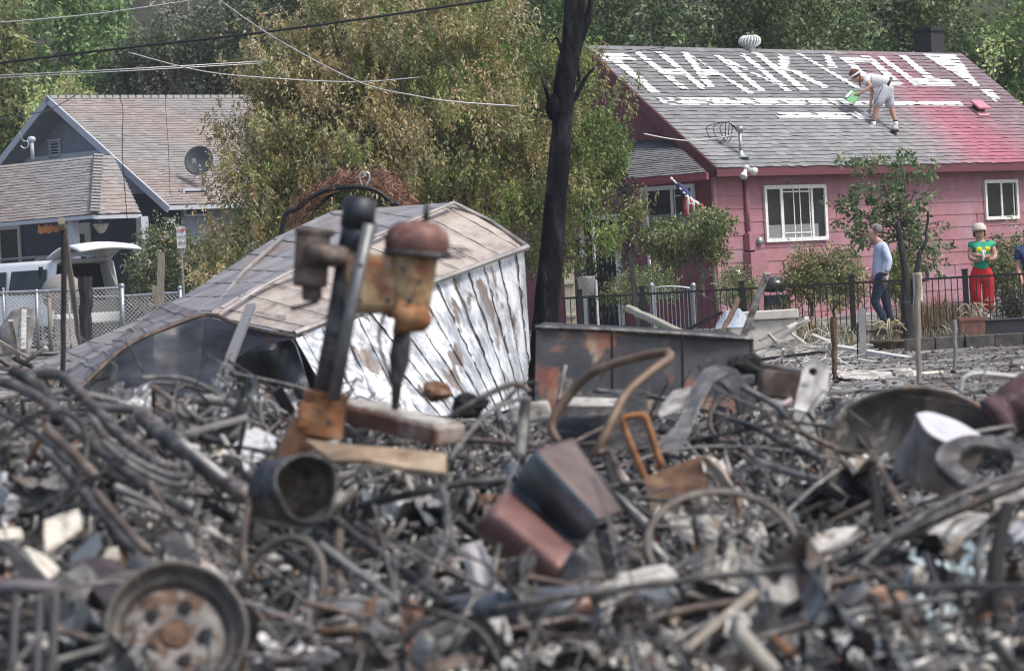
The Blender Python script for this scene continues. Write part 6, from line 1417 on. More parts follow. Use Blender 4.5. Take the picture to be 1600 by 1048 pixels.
# pale ash and broken crockery collected in patches
for kk, (cx_, cy_, cyy, rr_, nn_) in enumerate(((250, 950, 10.9, .22, 900), (60, 850, 11.6, .2, 700), (850, 1020, 10.7, .42, 1500), (1450, 1010, 10.6, .35, 900), (600, 800, 13, .3, 500), (1420, 930, 11.3, .3, 700), (300, 730, 13.8, .3, 500), (1330, 760, 14.4, .35, 500), (990, 930, 11.6, .22, 400), (760, 690, 15, .35, 500))):
    pc_ = P(cx_, cy_, cyy)
    rk = np.random.RandomState(50+kk); yy_ = []
    o_ = chips('ash_patch', 'patch of pale ash crumbs and broken flakes in the rubble, patch %s' % ['below the steel box', 'around the cream bowl shard', 'along the bottom middle', 'in the bottom right corner', 'behind the open drum', 'around the glass shards', 'left of the orange collar', 'under the steel bracket', 'under the crushed pipe', 'right of the red steel beam'][kk], lambda y: y*0+rr_, -rr_, rr_, nn_, .008, .07, [((.60, .57, .50), 4), ((.42, .41, .39), 3), ((.72, .70, .66), 2), ((.14, .135, .13), 2), ((.35, .42, .44), .4)], 50+kk, lift=.04, cat='ash', fz=(.05, .35), ctr=(pc_.x, pc_.y))
def slivertubes(name, label, n, y0, y1, seed, pal, l0=.12, l1=.6, lift=.15, r0=.003, r1=.008, flat=.6, xlo=-1, xhi=1):
    r = random.Random(seed); mb = MB(); V = []; 
    for k in range(n):
        y = r.uniform(y0, y1); x = r.uniform(xlo, xhi)*float(fx(y)); p = Vector((x, y, gz(x, y)+r.random()**1.6*lift)); d_ = Vector((r.gauss(0, 1), r.gauss(0, .8), r.gauss(0, flat))).normalized()*r.uniform(l0, l1)
        bend = Vector((r.gauss(0, 1), r.gauss(0, 1), r.gauss(0, .8)))*.22*d_.length
        mb.tube([p, p+d_*.33+bend*.8, p+d_*.66+bend, p+d_], r.uniform(r0, r1), 4, cap=False)
    return single(name, mb, pal, label, 'wire litter', kind='stuff')
slivertubes('wire_litter', 'tangled dark burnt wires all over the foreground rubble', 750, 9.5, 26, 5, CHAR, r1=.006)
slivertubes('pale_wire_litter', 'pale ashy wires and springs scattered through the rubble', 420, 9.5, 26, 6, ASHM)
slivertubes('lath_litter', 'pale laths and twigs littering the ash before the black fence', 420, 38, 55, 7, LIN, .2, .7, .05, .005, .011, .08, xlo=.0, xhi=.62)
# ================================================================== FOREGROUND PIECES
def ht(name, label, cat, pts, rpx, mat, n=8, steps=6, flat=1.0, closed=False, sm=True):
    """tube through (px,py,Y) points, radius in pixels of the 1600 px photograph"""
    c_ = pxline(pts); Ym = sum(p[2] for p in pts)/len(pts)
    if steps and len(c_) > 2: c_ = curve(c_, steps)
    mb = MB(); mb.tube(c_, rpx*Ym/F, n, flat=flat); return single(name, mb, mat, label, cat, sm=sm)
# ---- drill press
DY = 13.6; dsc = DY/F
p = P(505, 690, DY)
t = thing('drill_press', 'rusty drill press with domed motor leaning up out of the rubble', 'machine', (p.x, DY, gz(p.x, DY)))
YEL_ = M('rusted_yellow_paint', [(.3, (.13, .09, .06)), (.45, (.31, .21, .115)), (.58, (.40, .30, .17)), (.72, (.50, .42, .32))], 13, .85, .05, .5, stops2=[(.35, (.33, .14, .065)), (.7, (.16, .07, .045))], scale2=8, lim=(.5, .6))
DRED = M('dull_red_iron', [(.3, (.07, .035, .032)), (.5, (.16, .075, .062)), (.72, (.36, .22, .17))], 9, .6, .2, .3)
BRN = M('brown_iron', [(.3, (.045, .034, .03)), (.5, (.11, .083, .07)), (.72, (.29, .245, .215))], 9, .65, .3, .3)
def dp_(x, y, dy=0): return P(x, y, DY+dy)
mb = MB(); mb.tube([dp_(500, 665), dp_(536, 470), dp_(556, 345)], 21*dsc, 20); part('column', mb, CHAR, t, sm=True)
mb = MB(); mb.tube([dp_(557, 356, -.03), dp_(564, 309, -.03)], 26*dsc, 20); mb.tube([dp_(552, 400, -.03), dp_(559, 350, -.03)], 24*dsc, 20); part('column_cap', mb, plain('dark_blue_iron', (.035, .04, .05), .5, .4), t, sm=True)
mb = MB(); mb.tube([dp_(577, 350, -.12), dp_(545, 500, -.12), dp_(522, 625, -.12)], 10*dsc, 12); part('rack', mb, plain('grey_iron', (.17, .175, .18), .45, .5), t, sm=True)
mb = MB(); mb.tube([dp_(497, 680), dp_(506, 640), dp_(510, 612)], [40*dsc, 34*dsc, 36*dsc], 18); mb.box(dp_(486, 650, -.03), (.10, .12, .10), Matrix.Rotation(.2, 3, 'Y')); part('collar', mb, RUSTO, t, sm=False, bv=.008)
mb = MB(); mb.tube(curve([dp_(500, 660), dp_(465, 690), dp_(445, 735)], 4), [30*dsc]*4+[24*dsc]*5, 12); part('table_arm', mb, RUSTO, t, sm=True)
mb = MB(); mb.box(dp_(584, 443), (.22, .24, .235), Matrix.Rotation(.06, 3, 'Y')); part('head_housing', mb, YEL_, t, bv=.035)
mb = MB(); mb.tube([dp_(648, 380, -.05), dp_(636, 500, -.05)], [39*dsc, 34*dsc], 22); part('quill_housing', mb, YEL_, t, sm=True, bv=.012)
mb = MB(); mb.lathe(dp_(650, 402, -.05), dp_(655, 350)-dp_(651, 400), [(0, 0), (46*dsc, 0), (50*dsc, 12*dsc), (51*dsc, 26*dsc), (46*dsc, 42*dsc), (32*dsc, 53*dsc), (0, 58*dsc)], 26); part('motor_dome', mb, DRED, t, sm=True)
mb = MB(); mb.tube([dp_(665, 345, -.05), dp_(668, 318, -.05)], 5*dsc, 8); part('dome_stud', mb, CHAR, t, sm=True)
mb = MB(); mb.tube([dp_(618, 492, -.1), dp_(664, 500, -.1)], [30*dsc, 19*dsc], 18); mb.lump(dp_(656, 498, -.12), 19*dsc, 2, .05, 12, 9); part('gear_boss', mb, RUSTO, t, sm=True)
mb = MB(); mb.tube([dp_(630, 505), dp_(624, 560), dp_(620, 600), dp_(617, 640)], [13*dsc, 17*dsc, 9*dsc, 6*dsc], 14); part('spindle', mb, CHAR, t, sm=True)
mb = MB(); mb.box(dp_(487, 405), (.13, .15, .22), Matrix.Rotation(.12, 3, 'Y')); mb.box(dp_(487, 452), (.075, .1, .09)); part('switch_box', mb, BRN, t, bv=.012)
mb = MB(); mb.box(dp_(492, 362), (.15, .16, .025), Matrix.Rotation(.15, 3, 'Y')); part('box_lid', mb, BRN, t, bv=.006)
mb = MB(); mb.tube([dp_(478, 398, -.09), dp_(560, 402, -.05)], 17*dsc, 12); part('clamp_arm', mb, BRN, t, sm=True)
mb = MB(); mb.tube(curve([dp_(498, 470, -.05), dp_(480, 476, -.05), dp_(455, 482, -.08)], 4), 4*dsc, 6); part('crank', mb, CHAR, t, sm=True)
mb = MB(); mb.tube([dp_(583, 350, .1), dp_(576, 375, .05), dp_(570, 405, .05)], [9*dsc, 7*dsc, 5*dsc], 8); part('lever', mb, CHAR, t, sm=True)
for (x, y) in ((563, 415), (563, 470), (606, 415), (606, 470), (630, 420), (655, 440), (640, 470), (497, 640), (515, 660)):
    mb = MB(); mb.lathe(dp_(x, y, -.175 if x < 620 else -.15), (0, -1, .05), [(.011, 0), (.011, .012), (0, .013)], 6); part('bolt', mb, CHAR, t)
mb = MB(); mb.tube(curve([dp_(600, 490, -.1), dp_(592, 530, -.12), dp_(604, 575, -.1), dp_(612, 600, -.05)], 4), 3*dsc, 6); part('hanging_cable', mb, CHAR, t)
mb = MB(); mb.lathe(dp_(652, 398, -.05), dp_(655, 350)-dp_(651, 400), [(53*dsc, -2*dsc), (54*dsc, 3*dsc), (52*dsc, 6*dsc)], 26); part('dome_flange', mb, CHAR, t, sm=True)
# ---- rail / beam pieces below
a, b = P(538, 640, 14.2), P(704, 680, 13.9)
mb = MB(); box_between(mb, a, b, .20, .075); o = single('rail_beam', mb, M('ashy_red_steel', [(.3, (.10, .045, .034)), (.5, (.18, .085, .062)), (.68, (.42, .38, .34))], 6, .7, .3, .3), 'red steel beam with ash on top lying below the drill press', 'beam', bv=.01)
mb = MB(); mb.fbox(a, (b-a).normalized(), (b-a).normalized().cross(Z).normalized(), Z, .02, (b-a).length-.02, -.09, .09, .036, .048); single('ash_layer', mb, PALE, 'layer of pale ash resting on the red steel beam', 'ash', bv=.008)
solid(single('bracket_plate', loft([(478, 690, 13), (560, 700, 12.9), (640, 705, 12.9), (697, 712, 12.8)], [(520, 722, 12.8), (575, 722, 12.7), (640, 735, 12.7), (697, 742, 12.6)], 24, 6, .01, seed=3), M('tan_scorched_plate', [(.3, (.12, .085, .06)), (.5, (.28, .20, .13)), (.7, (.45, .37, .26))], 6, .75, .1, .3), 'tan scorched metal plate lying under the red steel beam', 'metal plate'), .02)
t_ = MB(); c = P(480, 762, 12.2); ax_ = (CAM-c).normalized()+Vector((.5, 0, .1)); t_.lathe(c, ax_, [(.118, .0), (.128, .004), (.132, -.01), (.128, -.22), (.0, -.24)], 28); t_.lathe(c, ax_, [(.118, 0), (.112, -.2), (0, -.2)], 28)
t_.dent(.02, 7, 3); single('open_drum', t_, CHAR, 'blackened open drum lying on its side left below the drill press', 'drum', sm=True)
# ---- wheel rim, lower left
c = P(275, 985, 10.8); axw = ((CAM-c).normalized()+Vector((.12, 0, .35))).normalized(); k_ = 10.8/F
t = thing('wheel_rim', 'bare steel car wheel rim with bolt holes lying in the lower left corner', 'wheel rim', (c.x, c.y, gz(c.x, c.y)))
mb = MB(); mb.lathe(c, axw, [(82*k_, -.05), (92*k_, -.02), (100*k_, -.03), (104*k_, .02), (112*k_, .028), (114*k_, .02), (110*k_, -.0), (106*k_, -.06), (108*k_, -.12)], 44); part('rim_ring', mb, M('dull_rim_steel', [(.3, (.05, .046, .042)), (.55, (.11, .10, .09)), (.75, (.2, .185, .165))], 12, .55, .5, .25), t, sm=True)
mb = MB(); mb.lathe(c, axw, [(84*k_, -.06), (70*k_, -.035), (56*k_, -.025), (40*k_, -.04), (26*k_, -.03), (20*k_, -.05), (0, -.055)], 40); dsk = part('disc', mb, M('ashy_rim_disc', [(.3, (.12, .115, .11)), (.55, (.27, .255, .24)), (.72, (.48, .46, .43))], 8, .85, .1, .5, stops2=[(.3, (.05, .035, .028)), (.7, (.18, .11, .08))], scale2=11, lim=(.44, .54)), t, sm=True)
a_ = axw.cross(Z).normalized(); b_ = axw.cross(a_)
for i in range(5):
    th = 2*pi*i/5+.5; mb = MB(); mb.lathe(c+a_*(cos(th)*47*k_)+b_*(sin(th)*47*k_)-axw*.024, axw, [(.022, 0), (.0, .004)], 14); part('bolt_hole', mb, DARK, dsk)
mb = MB(); mb.lathe(c-axw*.035, axw, [(24*k_, 0), (22*k_, .012), (0, .013)], 18); part('hub_hole', mb, RUST, dsk)
# ---- bicycle wheels
def ring(name, label, cat, px_, py_, Y_, rx_, tilt_, rpx, mat, spokes=0, n=48, arc=(0, 2*pi), hubs=True):
    c = P(px_, py_, Y_); R_ = rx_*Y_/F; nrm_ = (Vector(tilt_)).normalized(); a_ = nrm_.cross(Z).normalized(); b_ = a_.cross(nrm_)
    pts = [c+a_*(cos(arc[0]+(arc[1]-arc[0])*i/n)*R_)+b_*(sin(arc[0]+(arc[1]-arc[0])*i/n)*R_) for i in range(n if arc[1]-arc[0] > 6.2 else n+1)]
    full = arc[1]-arc[0] > 6.2
    t = thing(name, label, cat, (c.x, c.y, gz(c.x, c.y))); mb = MB(); mb.tube(pts, rpx*Y_/F, 8, closed=full, flat=.75); part('rim', mb, mat, t, sm=True)
    if spokes:
        mb = MB(); mb.tube([c-nrm_*.04, c+nrm_*.04], .018, 10); part('hub', mb, CHAR, t, sm=True)
        q_ = random.Random(int(px_))
        for i in range(spokes):
            k = int(n*i/spokes) % len(pts)
            if q_.random() < .35: continue
            mb = MB(); m_ = c.lerp(pts[k], .5)+Vector((q_.gauss(0, .02), q_.gauss(0, .02), q_.gauss(0, .02))); mb.tube([c+nrm_*.03*(1 if i % 2 else -1), m_, pts[k]], .0018, 4, cap=False); part('spoke', mb, CHAR, t)
    return t
RIMM = M('sooty_rim', [(.3, (.06, .054, .048)), (.55, (.13, .115, .10)), (.75, (.26, .23, .2))], 10, .6, .35, .3)
ring('bicycle_wheel', 'large bare bicycle wheel rim lying tilted right of the bent metal sheet', 'wheel', 1128, 852, 12.1, 117, (.05, -.62, .68), 7, RIMM, 20)
ring('steering_hoop', 'dark hoop standing half buried right of the car wheel rim', 'hoop', 440, 920, 11.6, 84, (-.55, -.7, .35), 8, RIMM, 0)
ring('small_hoop', 'thin ring of wire at the bottom right before the glass shards', 'hoop', 1300, 1000, 10.6, 48, (.3, -.8, .5), 4, ASHM, 0)
ring('spoked_hoop', 'small burnt bicycle wheel behind the rust orange box', 'wheel', 1220, 680, 17.5, 66, (.35, -.85, .4), 4, CHAR, 16)
ring('coiled_ring', 'coil of rusted wire beside the small burnt bicycle wheel', 'hoop', 1150, 650, 18, 44, (-.4, -.8, .5), 3.5, BRN, 0)
ring('dark_hoop', 'thin dark hoop at the left behind the tangle of tubes', 'hoop', 60, 720, 13.4, 88, (-.4, -.75, .5), 5, CHAR, 0)
# ---- bent duct sheet in the centre
SH1 = [(475, 160, 12.9), (405, 185, 12.7), (335, 205, 12.55), (290, 262, 12.6), (250, 332, 12.8), (232, 352, 12.75), (213, 368, 12.5), (160, 430, 12.35), (112, 500, 12.45), (105, 515, 12.6)]
SH2 = [(668, 440, 12.7), (625, 455, 12.5), (585, 468, 12.35), (545, 520, 12.4), (503, 572, 12.6), (492, 582, 12.55), (478, 585, 12.3), (430, 660, 12.15), (392, 738, 12.25), (380, 745, 12.4)]
cv = lambda L_: [(700+x/2.448, 620+y/2.448, Y_) for x, y, Y_ in L_]
def loft_c(A, B, m, mat, name, label, cat, th=.008, rough=.004):
    a = pxline(A); b = pxline(B); mb = MB(); n = len(a)
    for j in range(m):
        for i in range(n): p_ = a[i].lerp(b[i], j/(m-1)); mb.v.append(p_+Vector((0, -1, .4))*mn.noise(p_*9)*rough)
    for j in range(m-1):
        for i in range(n-1): mb.f.append((j*n+i, j*n+i+1, (j+1)*n+i+1, (j+1)*n+i))
    return solid(single(name, mb, mat, label, cat, sm=False), th)
DCT = thing('bent_duct', 'large folded metal sheet, brown, blue grey and maroon, in the middle foreground', 'sheet metal', P(860, 925, 12.4))
def loft_p(A, B, m, mat, name, par, th=.008, rough=.004):
    a = pxline(A); b = pxline(B); a = resample(a, 14); b = resample(b, 14); mb = MB(); n = 14
    for j in range(m):
        for i in range(n): p_ = a[i].lerp(b[i], j/(m-1)); mb.v.append(p_+Vector((0, -1, .4))*(mn.noise(p_*9)*rough+mn.noise(p_*3)*.012))
    for j in range(m-1):
        for i in range(n-1): mb.f.append((j*n+i, j*n+i+1, (j+1)*n+i+1, (j+1)*n+i))
    return solid(part(name, mb, mat, par, sm=True), th)
c1_, c2_ = cv(SH1), cv(SH2)
loft_p(c1_[0:3], c2_[0:3], 14, M('brown_tint_sheet', [(.3, (.11, .075, .065)), (.6, (.19, .14, .125)), (.8, (.26, .2, .18))], 6, .55, .35, .15), 'upper_fold', DCT)
loft_p(c1_[2:6], c2_[2:6], 14, M('blue_tint_sheet', [(.3, (.07, .08, .09)), (.5, (.14, .17, .185)), (.7, (.24, .28, .30))], 5, .5, .4, .15, stops2=[(.4, (.10, .065, .06)), (.7, (.15, .11, .1))], scale2=3, lim=(.56, .64)), 'middle_fold', DCT)
loft_p(c1_[5:], c2_[5:], 14, M('maroon_tint_sheet', [(.3, (.11, .05, .045)), (.55, (.21, .115, .10)), (.72, (.42, .36, .35))], 4, .5, .35, .15), 'lower_fold', DCT)
loft_c(cv([(620, 520, 12.9), (560, 500, 13.1), (520, 560, 12.9), (470, 600, 12.8)]), cv([(655, 660, 12.7), (610, 720, 12.7), (500, 735, 12.6), (410, 740, 12.5)]), 8, CHAR, 'duct_lining', 'blackened inner sheet under the folded blued metal sheet', 'sheet metal')
ht('steel_rod', 'short pale rod sticking out below the folded metal sheet', 'rod', [(858, 925, 11.9), (918, 996, 11.5)], 5, ASHM, steps=0)
mb = MB(); mb.tube(curve(pxline([(690, 950, 11.9), (780, 955, 11.7), (880, 952, 11.6), (1000, 940, 11.8), (1085, 920, 12.2)]), 6), [8*.0022*3, .055, .065, .07, .075, .08, .085, .09, .095, .1, .1, .1, .1, .1, .095, .09, .085, .08, .075, .07, .065, .06, .055, .05, .05], 14, flat=.8); o = single('crushed_pipe', mb, BLUED, 'long crushed grey exhaust pipe lying under the folded metal sheet', 'pipe', sm=True)
mb = loft([(925, 925, 11.4), (980, 895, 11.6), (1040, 885, 11.7)], [(950, 935, 11.3), (1000, 920, 11.35), (1060, 905, 11.5)], 20, 6, .03, seed=4, freq=12, push=(0, 0, 1)); solid(single('ash_cake', mb, PALE, 'white flaky ash on the crushed exhaust pipe', 'ash'), .02)
# ---- rusty box with curled rim and orange handle
HY = 15.2
ht('orange_handle', 'orange rusted loop handle standing beside the rusty box', 'handle', [(1008, 748, HY), (990, 705, HY), (974, 662, HY), (978, 652, HY), (1003, 649, HY), (1010, 656, HY), (1034, 732, HY)], 6, RUSTO, steps=4)
solid(single('rusty_box', loft([(1006, 747, HY-.1), (1050, 730, HY-.1), (1093, 713, HY-.1)], [(1018, 800, HY-.3), (1065, 795, HY-.3), (1113, 778, HY-.3)], 16, 10, .015, seed=6), RUST, 'rust brown metal panel behind the large bicycle wheel', 'metal panel'), .012)
mb = MB(); solid(single('curled_strip', loft([(1094, 713, HY-.1), (1112, 735, HY-.15), (1130, 762, HY-.2), (1143, 790, HY-.25), (1150, 830, HY-.35), (1146, 890, HY-.5)], [(1106, 712, HY-.2), (1130, 735, HY-.25), (1146, 760, HY-.3), (1158, 790, HY-.35), (1163, 835, HY-.4), (1155, 905, HY-.55)], 30, 5, .02, seed=2, freq=9), M('tan_peeling', [(.3, (.2, .15, .12)), (.55, (.46, .38, .31)), (.75, (.58, .52, .46))], 8, .8, .1, .3, stops2=[(.4, (.35, .14, .06)), (.7, (.45, .25, .12))], scale2=4), 'tan peeling curled strip on the right of the rusty panel', 'metal strip'), .01)
ht('bent_tube', 'big bent brown tube arching in front of the steel cabinet', 'tube', [(872, 690, 16.6), (862, 660, 16.6), (900, 605, 16.6), (930, 580, 16.5), (985, 561, 16.4), (1038, 551, 16.3), (1045, 560, 16.2), (1015, 582, 16.1), (975, 620, 16), (945, 680, 15.9), (930, 710, 15.9)], 7.5, M('brown_tube', [(.3, (.10, .065, .045)), (.55, (.2, .14, .10)), (.75, (.36, .27, .2))], 8, .6, .3, .3))
# silver curved bands
solid(single('curved_band', loft([(1118, 572, 17), (1100, 578, 17), (1082, 605, 16.9), (1065, 650, 16.7), (1032, 705, 16.5)], [(1140, 585, 16.8), (1112, 600, 16.8), (1096, 625, 16.7), (1082, 665, 16.6), (1058, 712, 16.4)], 30, 6, .02, seed=2), ASHM, 'grey curved metal band standing left of the burnt machinery', 'metal band'), .012)
solid(single('round_shroud', loft([(1118, 570, 17.3), (1150, 578, 17.3), (1175, 610, 17.2), (1180, 640, 17.2)], [(1100, 590, 16.9), (1128, 600, 16.9), (1150, 625, 16.9), (1155, 650, 16.9)], 24, 6, .03, seed=5), CHAR, 'dark rounded shroud behind the grey curved band', 'metal cover'), .015)
solid(single('perforated_plate', loft([(1030, 640, 17), (1052, 612, 17.1), (1080, 605, 17.1)], [(1030, 650, 16.7), (1062, 640, 16.8), (1090, 625, 16.9)], 14, 6, .01, seed=6), PALE, 'pale grey plate with dark dents left of the curved band', 'metal plate'), .012)
# machinery lumps right of centre
mb = MB(); mb.lump(P(1166, 578, 19), (.11, .1, .085), 6, .25, 12, 8); single('burnt_motor', mb, DARK, 'black lumpy burnt motor above the rubble right of the cabinet', 'motor')
c = P(1222, 600, 17.6)
t = thing('gear_housing', 'grey and brown gear housing with a flat lid on the rubble', 'machine part', c-Z*.15)
mb = MB(); mb.box(c, (.24, .2, .15), Matrix.Rotation(.15, 3, 'Y')); part('housing', mb, BRN, t, bv=.015); mb = MB(); mb.box(c+Z*.085, (.2, .2, .025), Matrix.Rotation(.2, 3, 'Y')); part('lid', mb, ASHM, t, bv=.006)
mb = MB(); mb.box(c-Z*.02+Vector((-.22, 0, .05)), (.16, .12, .05)); part('flange', mb, ASHM, t, bv=.006)
c = P(1272, 590, 17.2)
t = thing('cowling', 'pale grey bent plate with a round hole at the top of the rubble', 'metal cover', c-Z*.12)
axc = ((CAM-c).normalized()+Vector((-.2, 0, .1))).normalized(); mb = loft([(1256, 570, 17.2), (1275, 558, 17.2), (1296, 572, 17.3)], [(1240, 640, 17), (1262, 645, 17), (1292, 618, 17.2)], 16, 14, .05, seed=3, freq=7); solid(part('shell', mb, M('light_alloy', [(.3, (.22, .22, .22)), (.6, (.38, .38, .37)), (.8, (.46, .45, .44))], 7, .6, .3, .2), t), .012)
mb = MB(); a_ = axc.cross(Z).normalized(); mb.lathe(P(1270, 580, 17.08), axc, [(.02, -.01), (.018, .012), (0, .012)], 14); part('hole', mb, DARK, t)
ht('pale_bar', 'pale diagonal bar across the burnt machinery', 'bar', [(1160, 605, 17), (1215, 635, 16.8), (1235, 655, 16.7)], 5.5, ASHM, steps=4)
ht('crossing_bar', 'pinkish crossing bar leaning on the burnt machinery', 'bar', [(1185, 655, 16.9), (1238, 624, 16.9)], 5, plain('pink_grey_iron', (.36, .30, .30), .6, .2), steps=0)
ht('frame_tube', 'dark frame tube running down right toward the round dish', 'tube', [(1140, 655, 16.5), (1180, 668, 16.3), (1230, 695, 16), (1290, 720, 15.8)], 5, CHAR)
ht('frame_tube', 'ashy frame tube crossing below the small burnt wheel', 'tube', [(1180, 720, 15.6), (1240, 740, 15.4), (1288, 752, 15.2)], 6.5, ASHM)
solid(single('hanging_plate', loft([(1240, 640, 18), (1272, 640, 18)], [(1245, 745, 17.4), (1285, 742, 17.4)], 8, 12, .02, seed=3), plain('grey_plate', (.2, .2, .2), .7, .2), 'flat grey plate standing below the cowling', 'metal plate'), .01)
# ---- large dish, can, canister at the right
c = P(1426, 708, 16.8); k_ = 16.8/F
axd = (Vector((-.15, -1, .18))).normalized()
mb = MB(); prof = [(0, .10), (60*k_, .095), (100*k_, .07), (128*k_, .03), (140*k_, -.02), (146*k_, -.03), (142*k_, -.04), (134*k_, -.005), (105*k_, .045), (60*k_, .075), (0, .085)]
prof = [(r_, -h_) for r_, h_ in prof]
mb.lathe(c, axd, prof, 44, sx=1.0)
for i, v in enumerate(mb.v):
    d_ = v-c; mb.v[i] = c+Vector((d_.x*1.0, d_.y, d_.z*.72))
single('round_dish', mb, M('stained_dish', [(.3, (.04, .037, .032)), (.5, (.10, .095, .08)), (.7, (.2, .19, .165))], 5, .6, .3, .2, stops2=[(.35, (.19, .08, .035)), (.6, (.28, .27, .25)), (.7, (.13, .07, .045))], scale2=4.5, lim=(.5, .56)), 'large round stained metal dish standing on edge at the right', 'metal dish', sm=True)
c0, c1 = P(1482, 668, 15.2), P(1438, 742, 15.6)
t = thing('metal_can', 'pale topped tilted metal can in front of the round dish', 'can', (c1.x, c1.y, gz(c1.x, c1.y)))
ac = (c0-c1).normalized(); ac = (Vector((.38, -.30, .86))).normalized(); k_ = 15.2/F; c0 = P(1484, 672, 14.6)
mb = MB(); mb.lathe(c0, ac, [(58*k_, 0), (60*k_, -.004), (58*k_, -.02), (57*k_, -.06), (58*k_, -.065), (57*k_, -.12), (56*k_, -.18), (56*k_, -.24)], 34); mb.dent(.016, 8, 2); part('can_body', mb, M('scorched_can', [(.3, (.10, .085, .075)), (.6, (.24, .21, .19)), (.8, (.34, .31, .29))], 9, .5, .4, .2), t, sm=True)
mb = MB(); mb.lathe(c0, ac, [(57*k_, .001), (50*k_, -.004), (30*k_, -.004), (0, -.004)], 34); mb.dent(.016, 8, 2); part('can_lid', mb, M('pink_white_lid', [(.3, (.38, .40, .47)), (.55, (.52, .52, .57)), (.75, (.66, .42, .38))], 10, .6, .1, .15), t, sm=True)
c = P(1578, 640, 16.5); mb = MB(); ax_ = Vector((.75, .1, .45)).normalized(); mb.lathe(c-ax_*.1, ax_, [(0, 0), (.10, .0), (.115, .01), (.115, .05), (.105, .06), (.105, .1), (.115, .11), (.115, .34), (0, .35)], 28); single('maroon_canister', mb, M('maroon_tin', [(.3, (.045, .022, .027)), (.55, (.13, .075, .08)), (.75, (.34, .28, .28))], 9, .75, .2, .4), 'maroon ribbed canister at the right edge beside the dish', 'canister', sm=True)
ht('white_curved_bar', 'bleached curved bar arching at the right edge above the canister', 'bar', [(1500, 612, 20), (1506, 592, 20), (1525, 584, 20), (1560, 586, 20), (1610, 592, 20)], 6, plain('bleached_metal', (.5, .49, .46), .7), flat=.7)
c = P(1540, 720, 14.2); t_ = MB(); axr = Vector((.1, -.5, .86)).normalized(); k_ = 14.2/F
t_.lathe(c, axr, [(46*k_, 0), (78*k_, .0), (80*k_, -.01), (80*k_, -.035), (74*k_, -.04), (46*k_, -.035), (44*k_, -.02), (46*k_, 0)], 36); t_.dent(.02, 6, 5); single('burner_ring', t_, CHAR, 'flat black ring plate lying in front of the tilted can', 'ring plate', sm=False)
# bracket frame
t = thing('steel_bracket', 'angled rusty bracket frame pointing down right of the rusty panel', 'bracket', P(1380, 800, 14.5))
mb = MB(); mb.tube(pxline([(1305, 704, 15), (1362, 706, 14.9), (1380, 738, 14.7), (1300+120, 812, 14.2)]), 7*14.6/F, 6, flat=.6); part('bar', mb, BRN, t)
mb = MB(); mb.tube(pxline([(1305, 704, 15), (1350, 760, 14.8), (1395, 795, 14.6)]), 4*14.6/F, 6); part('brace', mb, ASHM, t)
mb = loft([(1325, 716, 15), (1352, 716, 15)], [(1370, 790, 14.8), (1398, 782, 14.8)], 8, 8, .03, seed=2, freq=9); solid(part('torn_sheet', mb, PALE, t), .006)
